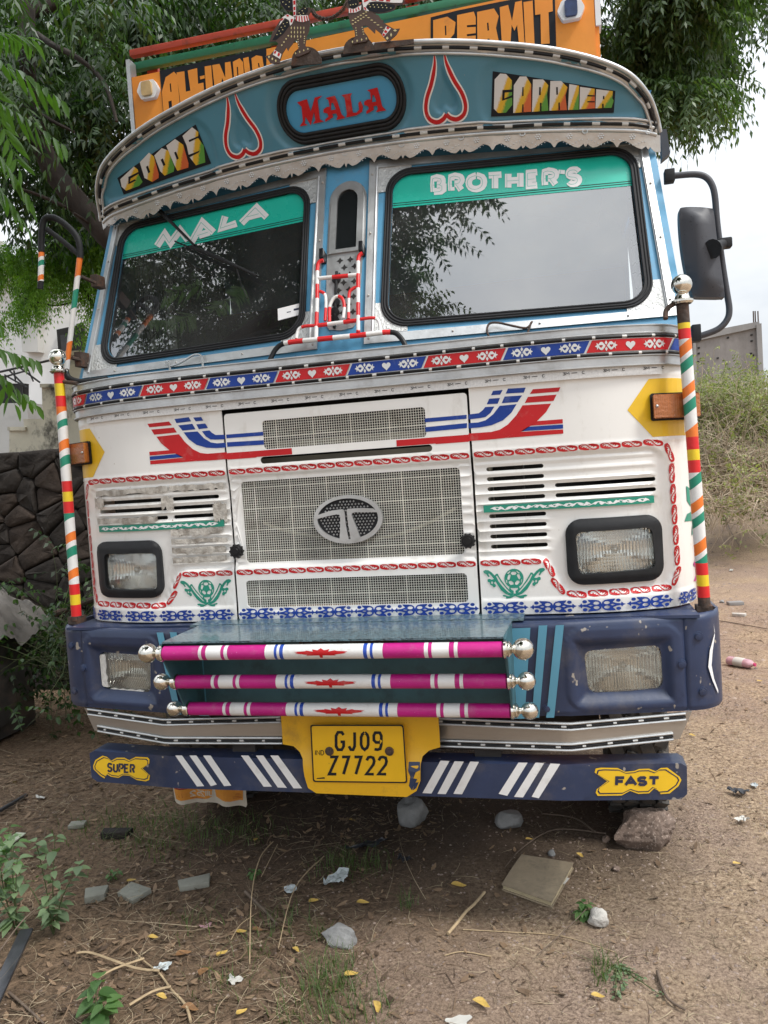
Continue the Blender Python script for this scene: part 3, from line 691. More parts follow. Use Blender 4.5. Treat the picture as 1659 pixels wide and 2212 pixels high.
pathR = [(.458, 1.645), (1.050, 1.645), (1.078, 1.638), (1.098, 1.615), (1.104, 1.59), (1.110, 1.22), (1.100, 1.182), (1.072, 1.160), (.772, 1.157), (.735, 1.166), (.706, 1.196), (.688, 1.255), (.668, 1.273), (.458, 1.273)]
def offs(z): return z
border(pathR, .069, .0235, g_side, .0012, M['red'], pr); border([(-x, z) for x, z in pathR[::-1]], .069, .0235, g_side, .0012, M['red'], pl)
border([(-.445, 1.645), (.445, 1.645)], .0686, .0235, g_mid, .001, M['red'], HOOD); border([(-.445, 1.273), (.445, 1.273)], .0686, .0235, g_mid, .001, M['red'], HOOD)
# ---- blue band of ornaments along the bottom
def blueorn(cx, cz, w_, h_):
    Q = [(0, .20), (.03, .52), (.12, .80), (.28, .92), (.44, .94), (.58, .98), (.54, .70), (.46, .45), (.62, .22), (.72, .20), (.80, .12), (.84, .42), (.90, .16), (1, 0)]
    out = Q+[(x, -z) for x, z in Q[-2::-1]]; out = out+[(-x, z) for x, z in out[1:-1][::-1]]
    full = [(cx+x*w_, cz+z*h_) for x, z in out]
    holes = []
    for s in (1, -1):
        for t in (1, -1): holes.append([(cx+s*(.22+.125*math.cos(a))*w_, cz+t*(.36+.26*math.sin(a))*h_) for a in np.linspace(0, 2*math.pi, 10)[:-1]])
        holes.append([(cx+s*x*w_, cz+z*h_) for x, z in [(.36, 0), (.46, .13), (.56, 0), (.46, -.13)]])
    L = [[full]+holes]
    for s in (1, -1):
        for t in (1, -1): L.append([(cx+s*(.70+.10*math.cos(a))*w_, cz+t*(.66+.28*math.sin(a))*h_) for a in np.linspace(0, 2*math.pi, 11)[:-1]])
    return L
def band_(xs, g, parent):
    P = []
    for x in xs: P += blueorn(x, 1.119, .0775 if abs(x) < 1.12 else .04, .0205)
    decal('blue_ornament', P, None, g, .0055, M['blue'], parent, gx=None, step=.00003)
band_([.537+.158*i for i in range(4)]+[1.145], g_side, pr); band_([-.537-.158*i for i in range(4)]+[-1.145], g_side, pl); band_([-.370+.148*i for i in range(6)], g_mid, HOOD)
# ---- green strips with a white vine
for s, pp in ((1, pr), (-1, pl)):
    gd = lambda x, z: g_low(x, z)+.004
    gsx = plate('green_strip', [dens([(s*.481, 1.446), (s*1.041, 1.446), (s*1.041, 1.470), (s*.481, 1.470)], .03)], gd, 0, .003, M['green'], pp)
    P = []
    wv = [(s*(.505+.0125*i), 1.458+.0055*math.sin(i*1.15)) for i in range(42)]
    P.append(ribbon(wv, .0026))
    for i in range(11):
        x = .525+i*.0475; t = 1 if i % 2 else -1
        P.append([(s*(x+a*.02), 1.458+t*b*.009) for a, b in [(-.9, -.2), (-.4, .5), (.3, .7), (1., .1), (.5, -.1), (.1, .35), (-.3, -.5)]])
        P.append([(s*(x+.015+a*.013), 1.458-t*b*.009) for a, b in [(-.8, .1), (-.2, .8), (.5, .3), (.9, -.3), (.1, -.1)]])
    decal('white_vine', P, None, gd, .0006, M['letterwhite'], gsx, step=.00001)
# ---- football emblem
def ballemblem(s, pp):
    E1 = lambda x, y: F8((1850+x*400/1659-1800)*1659/1100, (2200+y*400/1659-1300)*1659/1100)
    X = lambda P: [(s*a, b) for a, b in (hit(*E1(*p), g_low) for p in P)]
    out = []
    ballc = [(855+160*math.cos(a), 470+160*math.sin(a)) for a in np.linspace(0, 2*math.pi, 26)[:-1]]
    cut = [[(800, 385), (820, 360), (880, 360), (898, 385), (875, 412), (822, 412)], [(760, 410), (795, 405), (800, 425), (782, 490), (752, 497), (745, 470)], [(905, 405), (945, 400), (965, 460), (940, 490), (905, 430)], [(770, 515), (810, 510), (848, 540), (848, 570), (800, 580), (768, 545)], [(872, 540), (905, 505), (945, 510), (948, 540), (905, 578), (872, 570)], [(735, 385), (790, 345), (795, 365), (765, 395)], [(890, 345), (905, 345), (955, 385), (925, 388)], [(718, 490), (740, 500), (745, 550), (730, 545)], [(975, 490), (992, 480), (985, 530), (970, 545)]]
    out.append([X(ballc)]+[X(c) for c in cut])
    out.append([X([(780, 600), (935, 600), (955, 640), (935, 690), (905, 735), (870, 755), (830, 735), (795, 700), (775, 650)]), X([(795, 628), (925, 628), (915, 655), (880, 675), (884, 722), (852, 722), (850, 675), (815, 660)])])
    wing = [(345, 350), (380, 330), (430, 335), (490, 375), (535, 425), (555, 395), (585, 392), (600, 425), (640, 490), (720, 600), (820, 705), (845, 755), (800, 762), (720, 730), (640, 665), (590, 590), (550, 520), (520, 545), (555, 580), (550, 610), (520, 620), (495, 590), (465, 580), (450, 535), (420, 525), (415, 490), (440, 475), (490, 490), (525, 480), (480, 425), (440, 385), (430, 400), (450, 440), (430, 450), (400, 405), (355, 380)]
    wh = [[(555, 432), (575, 425), (640, 530), (730, 640), (810, 720), (760, 700), (660, 600), (600, 520)], [(478, 522), (500, 520), (512, 545), (498, 565), (475, 552)]]
    for fl in (0, 1):
        f = (lambda P: [(1710-x, y-(x-855)*0.028*2*0-30*0) for x, y in P]) if fl else (lambda P: P)
        f2 = (lambda P: [(1715-x, y-38*(855-x)/500) for x, y in P]) if fl else (lambda P: P)
        out.append([X(f2(wing))]+[X(f2(w_)) for w_ in wh])
    out.append(X([(668, 745), (700, 745), (760, 765), (830, 762), (865, 735), (910, 762), (980, 752), (1040, 735), (1080, 745), (1060, 768), (1028, 775), (1015, 800), (960, 798), (872, 760), (800, 798), (730, 805), (720, 775), (680, 768)]))
    decal('football_emblem', out, None, g_low, .0015, M['green'], pp, step=.0001)
for s, pp in ((1, pr), (-1, pl)): ballemblem(s, pp)
# leaf and digit stickers at the right corner
decal('leaf_sticker', [[(1425, 970), (1445, 985), (1468, 1020), (1470, 1095), (1448, 1090), (1430, 1060)], [(1415, 1185), (1430, 1140), (1468, 1115), (1475, 1180), (1445, 1182)], [(1457, 1270), (1462, 1215), (1478, 1190), (1482, 1250)]], F8, g_low, .003, M['green'], pr, gx=.01)
decal('digit_sticker', [[(1468, 1440), (1480, 1412), (1496, 1405), (1500, 1420), (1484, 1430), (1476, 1465), (1492, 1475), (1480, 1475)], [(1492, 1475), (1500, 1478), (1490, 1520), (1500, 1545), (1470, 1545), (1480, 1515)]], F8, g_low, .003, M['pink'], pr, gx=.01)
# torn plastic film over the left slots
for (x0, x1, z, w_) in ((-1.04, -.70, 1.597, .026), (-.69, -.47, 1.597, .024), (-1.045, -.75, 1.487, .024), (-.70, -.49, 1.432, .026), (-.70, -.47, 1.397, .020), (-.70, -.48, 1.362, .026), (-.70, -.48, 1.327, .022), (-1.05, -1.0, 1.56, .04), (-.52, -.465, 1.50, .07), (-.73, -.68, 1.545, .05)):
    rr = random.Random(int(x0*1000+z*777)); n = 14
    up = [(x0+(x1-x0)*i/n, z+w_*.5*(.75+.5*rr.random())) for i in range(n+1)]; dn = [(x0+(x1-x0)*i/n, z-w_*.5*(.45+.75*rr.random())) for i in range(n+1)]
    plate('plastic_film', [up+dn[::-1]], lambda x, z_: g_low(x, z_)+.014-.007, .004+.003*rr.random(), .0007, M['grime_plastic'], pl, .02, .01)
# ---- headlamps
def lamp(corners_px, fr, g, s, surround, name='headlight', lensm='lens', rr=.02, foam=False):
    L = [hit(*fr(*p), g) for p in corners_px]
    loop = roundpoly(L, rr, 5); cx = sum(p[0] for p in L)/4; cz = sum(p[1] for p in L)/4
    H = None
    if surround:
        x0, x1, z0, z1 = surround
        o = rrect(x0, x1, z0, z1, .052, 7)
        H = plate(name, [dens(o, .02), dens(loop, .02)], lambda x, z: g_low(x, z)+.010-.012*sm((min(x-x0, x1-x, z-z0, z1-z))/.025), .012, .04, M['rubber'], TR, .012, .012, smooth=60)
        gl_ = lambda x, z: g_low(x, z)+.004
    else:
        gl_ = lambda x, z: g(x, z)+.028
    w_ = max(p[0] for p in L)-min(p[0] for p in L); h_ = max(p[1] for p in L)-min(p[1] for p in L)
    lens = plate('lamp_glass', [dens(loop, .02)], lambda x, z: gl_(x, z)-.012*(1-min(((x-cx)/w_*2)**2, 1)*.8-min(((z-cz)/h_*2)**2, 1)*.5)-.0011*abs(math.sin(x*math.pi/.0075)), 0, .0, M[lensm], H or TR, .00187, .016, smooth=None)
    # reflector: a dished bowl
    bowl = lambda x, z: gl_(x, z)+.075*(1-min(1, (((x-cx)/w_*2.05)**4+((z-cz)/h_*2.05)**4)**.5))+.006
    R_ = plate('reflector', [dens(loop, .012)], lambda x, z: bowl(x, z)-.0016*abs(math.sin(x*math.pi/.0105)), 0, 0, M['reflector'], H or TR, .0021, .010, smooth=None)
    mb = MB(); mb.ball((cx, gl_(cx, cz)+.045, cz), .013, 12); mb.build('bulb', M['lampbulb'], H or TR)
    return H, lens, R_
M['lampbulb'] = mat('bulb', (.7, .7, .66), .2, .4)
lamp([(757, 1250), (1215, 1218), (1240, 1465), (780, 1505)], F8, g_low, 1, (.748, 1.062, 1.188, 1.408))
FLa = lambda x, y: (108+x*.2930, 972+y*.2930)
lamp([(412, 765), (790, 755), (803, 1028), (425, 1025)], FLa, g_low, -1, (-1.062, -.748, 1.188, 1.408))
# ---- indicators
for s in (1, -1):
    gi = lambda x, z: g_low(1.06, z)+.10*max(abs(x)-1.06, 0)
    def gq(x, z): a = abs(x); return g_low(min(a, 1.07), z)+(.55*(a-1.07) if a > 1.07 else 0)
    X0, X1 = 1.042, 1.206
    base = plate('indicator', [rrect(min(s*X0, s*X1), max(s*X0, s*X1), 1.716, 1.806, .008, 3)], gq, .012, .06, M['rubber'], TR, .03, .03, smooth=40)
    plate('indicator_glass', [rrect(min(s*(X0+.007), s*(X1-.002)), max(s*(X0+.007), s*(X1-.002)), 1.722, 1.800, .006, 3)], lambda x, z: gq(x, z)-.0016*abs(math.sin(x*420))-.001*abs(math.sin(z*420)), .040, .03, M['amber'], base, .0025, .005, smooth=40)
    mb = MB(); mb.ball((s*1.060, gq(1.06, 1.76)-.042, 1.762), .005, 8); mb.build('screw', M['alu'], base)
# ---- poles with balls at both corners
def pole(P0, P1, r, bands, name, rusty=0.):
    """bands: list of (start, end, material index, tilt) along the length from the top"""
    a, b = Vector(P0), Vector(P1); mb = MB(); L = (b-a).length; seg = 20
    mats = [M['tapered'], M['tapeyellow'], M['tapeorange'], M['tapewhite'], M['tapegreen'], M['rust']]
    for (s0, s1, mi, t0, t1) in bands:
        vs_ = []; fs = []
        for k in range(seg):
            an = 2*math.pi*k/seg; ox, oy = math.cos(an)*r, math.sin(an)*r
            for s_, t in ((s0, t0), (s1, t1)):
                c = a.lerp(b, s_); vs_.append((c.x+ox, c.y+oy, c.z+ox*t))
        for k in range(seg): j = (k+1) % seg; fs.append((2*k, 2*j, 2*j+1, 2*k+1))
        mb.add(vs_, fs, mi)
    ob = mb.build(name, mats, TR, 50)
    top = a; mb = MB()
    mb.lathe([(r*1.45, 0), (r*1.75, .006), (r*1.75, .012), (r*1.3, .016), (r*1.1, .026), (r*.75, .034), (.005, .036)], tuple(top), 'Z', 24); mb.build('collar', M['chrome'], ob)
    mb = MB(); mb.ball((top.x, top.y, top.z+.034+.028), .033, 24); mb.build('pole_ball', M['chrome'], ob, 60)
    return ob
lb = [(806, 829, 0), (829, 855, 1), (855, 878, 0), (878, 893, 2), (893, 909, 3), (909, 924, 4), (924, 952, 3), (952, 972, 2), (972, 986, 3), (986, 1006, 4), (1006, 1037, 3), (1037, 1060, 0), (1060, 1081, 1), (1081, 1106, 0), (1106, 1121, 4), (1121, 1151, 3), (1151, 1170, 2), (1170, 1182, 3), (1182, 1202, 4), (1202, 1230, 3), (1230, 1249, 2), (1249, 1260, 3), (1260, 1283, 0), (1283, 1305, 1), (1305, 1330, 0), (1330, 1340, 5)]
def bandlist(B, top, bot, tilt=1.0):
    out = []; n = len(B)
    for i, (a, b, m_) in enumerate(B):
        sp = lambda q: q in (2, 3, 4)
        ta = tilt if sp(m_) and i and sp(B[i-1][2]) else 0; tb = tilt if sp(m_) and i < n-1 and sp(B[i+1][2]) else 0
        out.append(((a-top)/(bot-top), (b-top)/(bot-top), m_, ta, tb))
    return out
p0 = at(127, 806, y=.05); p1 = at(166, 1340, y=.05)
pole(p0, p1, .0195, bandlist(lb, 806, 1340, .55), 'corner_pole')
rb = [(657, 698, 5), (698, 710, 1), (710, 732, 0), (732, 738, 3), (738, 762, 2), (762, 774, 3), (774, 797, 4), (797, 828, 3), (828, 850, 2), (850, 862, 3), (862, 886, 4), (886, 920, 3), (920, 941, 2), (941, 968, 0), (968, 991, 1), (991, 1018, 0), (1018, 1024, 3), (1024, 1046, 4), (1046, 1076, 3), (1076, 1098, 2), (1098, 1110, 3), (1110, 1130, 4), (1130, 1165, 3), (1165, 1190, 2), (1190, 1202, 3), (1202, 1214, 4), (1214, 1240, 0), (1240, 1264, 1), (1264, 1289, 0), (1289, 1312, 5)]
q0 = at(1474, 657, y=.05); q1 = at(1522, 1312, y=.05)
PR = pole(q0, q1, .0195, bandlist(rb, 657, 1312, .75), 'corner_pole')
mb = MB(); mb.box((-1.175, .06, 1.10), (.05, .05, .03)); mb.build('pole_foot', M['rust'], TR, None)
mb = MB(); mb.box((1.18, .06, 1.075), (.05, .05, .05)); mb.build('pole_foot', M['rust'], TR, None)
mb = MB(); pts = [at(*p, y=.02) for p in ((1473, 684), (1455, 683), (1440, 690), (1432, 697))]; mb.tube(smoothline([(1.155, .05, 2.09), (1.13, .05, 2.088), (1.105, .045, 2.07), (1.10, .03, 2.04)], 4), .008); mb.build('pole_stay', M['rust'], TR)
mb = MB(); mb.tube(smoothline([(-1.16, .05, 2.05), (-1.12, .05, 2.042), (-1.07, .04, 2.032)], 4), .008); mb.build('pole_stay', M['rust'], TR)
# ---- bumper
def bump_plate():
    o = dens([(-1.229, .773), (1.229, .773), (1.229, 1.086), (-1.229, 1.086)], .02)
    foR = roundpoly([hit(*FR(*p), g_bump) for p in ((655, 318), (1125, 280), (1140, 545), (690, 575))], .025, 5)
    xs = [p[0] for p in foR]; zs = [p[1] for p in foR]
    foL = [(-x, z) for x, z in foR]
    c = ((min(xs)+max(xs))/2, (min(zs)+max(zs))/2, (max(xs)-min(xs))/2, (max(zs)-min(zs))/2)
    def gg(x, z):
        a = abs(x); y = g_bump(x, z)
        d = max(abs(a-c[0])-c[2], abs(z-c[1])-c[3])                     # dished recess round the lamp
        y += .026*(1-sm((d+.002)/.040))
        bz_ = rr_d(a, z); y -= .004*sm((bz_)/.006+.5)
        if z > 1.070: y += .016*((z-1.070)/.016)**2
        if z < .782: y += .006
        if abs(a-1.100) < .0035: y += .006
        return y
    def rr_d(a, z):                                                     # raised bezel plate
        x0, x1, z0, z1, r = .728, 1.092, .792, 1.062, .06
        qx = abs(a-(x0+x1)/2)-(x1-x0)/2+r; qz = abs(z-(z0+z1)/2)-(z1-z0)/2+r
        return -(math.hypot(max(qx, 0), max(qz, 0))+min(max(qx, qz), 0)-r)
    bp = plate('bumper', [o, dens(foR, .02), dens(foL[::-1], .02)], gg, 0, .008, M['navy'], TR, .008, .008, smooth=55)
    mb = MB(); mb.box((0, .085, 1.083), (2.30, .26, .010)); 
    mb.build('bumper_top', M['navy'], bp, None)
    mb = MB()
    for s in (-1, 1): mb.box((s*1.2235, .235, .93), (.010, .29, .312), ch=.002)
    mb.split('bumper_end', M['navy'], bp, None)
    mb = MB(); mb.box((0, .22, .93), (2.2, .02, .28)); mb.build('bumper_inner', M['dark'], bp, None)
    return bp, gg
BP, g_bp = bump_plate()
lamp([(655, 318), (1125, 280), (1140, 545), (690, 575)], FR, g_bump, 1, None, 'fog_lamp', 'foglens', .022)
cR = [hit(*FR(*p), g_bump) for p in ((655, 318), (1125, 280), (1140, 545), (690, 575))]
def lampL():
    L = [(-x, z) for x, z in cR]
    inv = []
    global _L; _L = L
    f = lambda x, y: (x, y)
    loop = roundpoly([(max(L, key=lambda p: p[0])[0]-.0, p[1]) if False else p for p in L], .022, 5)
    cx = sum(p[0] for p in L)/4; cz = sum(p[1] for p in L)/4; w_ = max(p[0] for p in L)-min(p[0] for p in L); h_ = max(p[1] for p in L)-min(p[1] for p in L)
    gl_ = lambda x, z: g_bump(x, z)+.036
    k = [(x if x > cx else x+.028, z) for x, z in loop]
    plate('lamp_glass', [dens(k, .02)], lambda x, z: gl_(x, z)-.014*(1-min(((x-cx)/w_*2)**2, 1)*.8-min(((z-cz)/h_*2)**2, 1)*.5)-.0011*abs(math.sin(x*math.pi/.0075)), 0, 0, M['foglens'], TR, .00187, .016, smooth=None)
    plate('reflector', [dens(loop, .012)], lambda x, z: gl_(x, z)+.07*(1-min(1, (((x-cx)/w_*2.05)**4+((z-cz)/h_*2.05)**4)**.5))+.01-.0016*abs(math.sin(x*math.pi/.0105)), 0, 0, M['reflector'], TR, .0021, .01, smooth=None)
    x0 = min(p[0] for p in L); z0 = min(p[1] for p in L); z1 = max(p[1] for p in L)
    rr = random.Random(3)
    fo = [(x0+.002, z0+.012+(z1-z0-.024)*i/10) for i in range(11)]+[(x0+.026+.008*rr.random(), z1-.010-(z1-z0-.020)*i/10) for i in range(11)]
    plate('foam_packing', [fo], gl_, .012, .02, M['foam'], TR, .01, .01)
    fo = [(x0+.04+.16*i/8, z0+.004+.004*(i % 2)) for i in range(9)]+[(x0+.04+.16*i/8, z0-.004) for i in range(8, -1, -1)]
    plate('foam_packing', [fo], gl_, .012, .01, M['foam'], TR)
M['foam'] = mat('white_foam', (.72, .71, .67), .8, vary=.15, vscale=60, bump=.5, bscale=90, dirt=(.25, .2, .15), dscale=30, dlo=.55, dhi=.7, damt=.6)
lampL()
decal('blue_stripe', [[(205, 170), (335, 165), (300, 712), (225, 712)], [(385, 152), (437, 150), (388, 706), (344, 706)], [(487, 150), (537, 148), (478, 706), (430, 706)]], FR, g_bump, .0068, M['stripeblue'], BP, mirror=True, gx=.02)
decal('white_curve', [[(1437, 140), (1445, 190), (1415, 300), (1405, 400), (1430, 480), (1465, 560), (1465, 540), (1440, 470), (1425, 390), (1432, 300), (1445, 210)][:11]], FR, g_bump, .007, M['letterwhite'], BP, gx=.01)
for s in (1, -1):
    for x, z in ((1.145, 1.015), (1.150, .835), (1.088, .93), (.66, .80)):
        y = g_bp(x, z); mb = MB(); mb.lathe([(.016, .004), (.016, -.003), (.010, -.004), (.010, -.011), (0, -.012)], (s*x, y, z), 'Y', 6 if False else 12); mb.build('bolt', M['navy'], BP)
# shelf and three rods
rz_ = [1.062, .947, .833]; ry_ = [-.369, -.298, -.229]
mb = MB()
V_ = [(-.565, -.085, 1.096), (.565, -.085, 1.096), (.555, -.372, 1.100), (-.555, -.372, 1.100)]
mb.add(V_+[(x, y, z-.006) for x, y, z in V_], [(0, 1, 2, 3), (7, 6, 5, 4), (0, 4, 5, 1), (1, 5, 6, 2), (2, 6, 7, 3), (3, 7, 4, 0)])
mb.box((0, -.035, 1.094), (1.2, .115, .008))
SH = mb.build('bumper_shelf', M['shelf'], TR, None)
for s in (-1, 1):
    mb = MB(); O = [(-.10, 1.094), (-.375, 1.094), (-.372, 1.045), (-.300, .93), (-.232, .812), (-.20, .80), (-.10, .80)]
    n = len(O); mb.add([(s*.556, y, z) for y, z in O]+[(s*.562, y, z) for y, z in O], [tuple(range(n)), tuple(range(n, 2*n))]+[(i, (i+1) % n, n+(i+1) % n, n+i) for i in range(n)])
    mb.build('side_plate', M['teal'], SH, None)
decal('teal_panel', [[(-.55, .80), (.55, .80), (.55, 1.086), (-.55, 1.086)]], None, lambda x, z: -.1, .008, M['teal'], SH)
plate('starter_recess', [rrect(-.175, .175, .975, 1.075, .02, 4), rrect(-.165, .165, .985, 1.065, .015, 4)], lambda x, z: -.12, 0, .01, M['rust'], SH)
plate('recess_back', [rrect(-.165, .165, .985, 1.065, .015, 4)], lambda x, z: -.1095, 0, .001, M['chassis'], SH)
for x in (-.46, -.40, .50): 
    mb = MB(); mb.lathe([(.014, .0), (.014, -.006), (.008, -.007), (.008, -.014), (0, -.014)], (x, -.11, 1.0), 'Y', 12); mb.build('bolt', M['teal'], SH)
def rod(i):
    z, y = rz_[i], ry_[i]; r = .0235 if i == 0 else .0225
    mb = MB(); mats = [M['pink'], M['tapewhite'], M['tapeblue']]
    cuts = [(-.55, 0), (-.42, 1), (-.409, 0), (-.394, 1), (-.342, 0), (-.331, 1), (-.319, 0), (-.191, 1), (-.160, 2), (-.151, 1), (-.142, 2), (-.130, 1)]
    right = []
    for k in range(len(cuts)):
        a = cuts[k][0]; b = cuts[k+1][0] if k < len(cuts)-1 else 0.; right.append((a, b, cuts[k][1]))
    full = right+[(-b, -a, m_) for a, b, m_ in right[::-1]]
    for a, b, m_ in full:
        mb.tube([(a, y, z), (b, y, z)], r, 20, m=m_, cap=False)
    ob = mb.build('guard_rod', mats, TR, 60)
    # maple leaf lying on the tube
    LF = [(0, .9), (.12, .55), (.32, .72), (.28, .30), (.52, .52), (.60, .40), (1., .30), (.85, .12), (.95, .0), (.5, -.30), (.55, -.46), (.06, -.42), (.05, -.95), (-.05, -.95), (-.06, -.42), (-.55, -.46), (-.5, -.30), (-.95, 0), (-.85, .12), (-1, .30), (-.60, .40), (-.52, .52), (-.28, .30), (-.32, .72), (-.12, .55)]
    P = [(-.005+u*.088, z+v*.0165) for u, v in LF]
    decal('maple_leaf', [P], None, lambda x, zz: y-math.sqrt(max(r*r-(zz-z)**2, 0)), .0012, M['red'], ob, gx=.006)
    for s in (-1, 1):
        mb = MB(); mb.lathe([(.0, 0), (r*1.0, 0), (r*1.18, .003), (r*1.18, .010), (r*.95, .013), (r*1.05, .018), (r*.8, .024), (r*.5, .028), (r*.45, .034)], (0, 0, 0), 'X', 24)
        mb.v = [(s*(.552+v[0]), y+v[1], z+v[2]) for v in mb.v]; mb.build('ferrule', M['chrome'], ob)
        mb = MB(); mb.ball((s*(.611), y, z), (.0325, .0285, .0275)[i], 28); mb.build('end_ball', M['chrome'], ob, 70)
M['tapeblue'] = mat('blue_tape', (.02, .07, .40), .35)
for i in range(3): rod(i)
# silver strip under the bumper
def sstrip(s):
    X = np.linspace(.289, 1.116, 40)
    def zt_(x): return .7515 if x < .73 else .7515+(x-.73)*.042
    def zb_(x): return .650+(x-.29)*.022 if x < .73 else .660+(x-.73)*.062
    loop = [(s*x, zb_(x)) for x in X]+[(s*min(x, 1.116), zt_(x)) for x in X[::-1]]
    loop = [(s*(x if zz > .7 or x < 1.0 else min(x, 1.075)), zz) for (x, zz) in [(abs(p[0]), p[1]) for p in loop]]
    ob = plate('steel_strip', [loop], g_strip, 0, .01, M['steel'], TR, .03, .03, smooth=30)
    for f, nm, dz in ((zt_, 0, -.012), (zb_, 1, .012)):
        pts = [(s*x, g_strip(x, 0)-.004, f(x)+dz) for x in X if x < 1.11-.04*nm]
        bead('beading', pts, .0038, ob, .083, .014, .02*nm)
        for k in (0, 1):
            mb = MB(); mb.tube([(p[0], p[1], p[2]+(.010 if k else -.010)) for p in pts], .0045, 8); mb.build('trim_edge', M['alu'], ob)
for s in (-1, 1): sstrip(s)
# yellow number plate carrier
CP = [(205, 685), (1250, 695), (1262, 895), (1190, 915), (1145, 955), (1132, 1010), (1130, 1120), (1105, 1185), (1040, 1225), (440, 1200), (385, 1165), (362, 1090), (350, 970), (330, 925), (290, 888), (218, 875)]
gcar = lambda x, z: -.110-.022*sm((.665-z)/.08)
gnp = lambda x, z: -.137
CARR = plate('plate_carrier', [dens([hit(*FC(*p), gcar) for p in CP], .02)], gcar, .0, .006, M['carrier'], TR, .03, .03, smooth=40)
decal('bare_patch', [[(1128, 990), (1130, 1045), (1100, 1060), (1085, 1100), (1110, 1105), (1075, 1180), (1055, 1150), (1065, 1090), (1050, 1050), (1055, 990)], [(1095, 1130), (1120, 1125), (1105, 1165), (1080, 1180)]], FC, gcar, .0012, M['navy'], CARR)
NPc = [hit(*FC(*p), gnp) for p in ((400, 745), (1020, 745), (1045, 1133), (418, 1125))]
NP = plate('number_plate', [roundpoly(NPc, .008, 3)], gnp, 0, .005, M['plate'], CARR, smooth=30)
c0 = np.mean(NPc, 0); inn = [tuple(c0+(np.array(p)-c0)*np.array((.972, .955))) for p in NPc]
decal('plate_border', [[roundpoly(NPc, .008, 3), roundpoly(inn, .007, 3)]], None, gnp, .0006, M['black'], NP)
chars = []
for ch, x0, x1, r_ in (('G', 572, 622, 0), ('J', 655, 705, 0), ('0', 738, 785, 0), ('9', 822, 872, 0), ('Z', 526, 574, 1), ('7', 608, 652, 1), ('7', 690, 734, 1), ('2', 772, 822, 1), ('2', 852, 904, 1)):
    t, b = ((795, 910), (958, 1072))[r_]; sh = (0 if r_ == 0 else 4)
    for S in strokes(ch, [(x0+sh, t), (x1+sh, t), (x1, b), (x0, b)]): chars.append(ribbon(S, 18.5))
decal('registration_character', [[hit(*FC(*p), gnp) for p in c] for c in chars], None, gnp, .0012, M['black'], NP, step=.00003)
ch2 = []
for ch, x0, x1 in (('I', 430, 440), ('N', 444, 464), ('D', 472, 490)):
    for S in strokes(ch, [(x0, 915), (x1, 915), (x1, 945), (x0, 945)]): ch2.append(ribbon(S, 4.5))
ch2.append([(445, 1098), (495, 1092), (498, 1102), (443, 1104)])
decal('country_code', [[hit(*FC(*p), gnp) for p in c] for c in ch2], None, gnp, .0012, M['black'], NP, step=.00003)
for x, y in ((528, 920), (926, 920)):
    X, Z = hit(*FC(x, y), gnp); mb = MB(); mb.lathe([(.0155, 0), (.0155, -.003), (.009, -.004), (.008, -.008), (0, -.008)], (X, -.1375, Z), 'Y', 16); mb.build('bolt', M['rust'], NP)
# lower bumper
def lbp():
    tp = [(-1.085, .600), (-1.06, .611), (1.07, .611), (1.088, .60), (1.085, .51), (1.065, .492), (-1.06, .490), (-1.085, .505)]
    ob = plate('lower_bumper', [dens(tp, .03)], g_lb, 0, .09, M['navy'], TR, .03, .012, smooth=50)
    return ob
LB = lbp()
st = []
for P in ([(757, 937), (798, 937), (932, 1122), (888, 1124)], [(842, 937), (885, 937), (1008, 1112), (972, 1122)], [(925, 937), (970, 937), (1095, 1118), (1052, 1122)], [(1153, 937), (1198, 937), (1340, 1125), (1290, 1125)], [(1243, 937), (1288, 937), (1430, 1132), (1375, 1130)], [(1330, 937), (1378, 937), (1522, 1135), (1470, 1135)]): st.append([hit(*FL(*p), g_lb) for p in P])
for P in ([(1265, 982), (1325, 984), (1205, 1200), (1145, 1197)], [(1358, 986), (1420, 988), (1300, 1204), (1245, 1202)], [(1462, 988), (1520, 990), (1408, 1205), (1350, 1202)]): st.append([hit(*FC(*p), g_lb) for p in P])
for P in ([(262, 980), (318, 980), (195, 1180), (143, 1168)], [(365, 980), (418, 982), (290, 1190), (236, 1186)], [(455, 985), (515, 988), (385, 1195), (342, 1185)]): st.append([hit(*FR(*p), g_lb) for p in P])
decal('white_stripe', st, None, g_lb, .002, M['tapewhite'], LB, gx=.03)
A1 = [(262, 1000), (275, 965), (318, 938), (345, 945), (372, 968), (405, 950), (450, 950), (480, 965), (520, 945), (590, 948), (602, 960), (600, 985), (560, 1015), (605, 1058), (600, 1085), (580, 1093), (525, 1085), (480, 1058), (440, 1056), (415, 1072), (370, 1065), (345, 1050), (330, 1075), (305, 1060), (265, 1020)]
A2 = [(1245, 1085), (1228, 1120), (1175, 1165), (1120, 1170), (1105, 1148), (1080, 1135), (1050, 1165), (985, 1168), (935, 1150), (885, 1178), (740, 1180), (728, 1160), (735, 1140), (798, 1092), (722, 1040), (728, 1015), (760, 1010), (860, 1012), (905, 1035), (960, 1030), (990, 1018), (1050, 1016), (1090, 1032), (1120, 1012), (1160, 1010), (1235, 1065)]
def arrow(A, fr, word, boxes, name):
    L = [hit(*fr(*p), g_lb) for p in A]; c = np.mean(L, 0)
    sc = lambda k, kz: [tuple(c+(np.array(p)-c)*np.array((k, kz))) for p in L]
    ob = decal(name, [L], None, g_lb, .002, M['yellow'], LB, gx=.03)
    decal('outline', [[sc(.955, .88), sc(.925, .80)]], None, g_lb, .0026, M['navyprint'], ob)
    P = []
    for ch, q in zip(word, boxes):
        for S in strokes(ch, q): P.append([hit(*fr(*p), g_lb) for p in ribbon(S, 11 if word == 'SUPER' else 18)])
    decal('lettering', P, None, g_lb, .003, M['navyprint'], ob, step=.00003)
M['navyprint'] = mat('navy_print', (.02, .025, .06), .4)
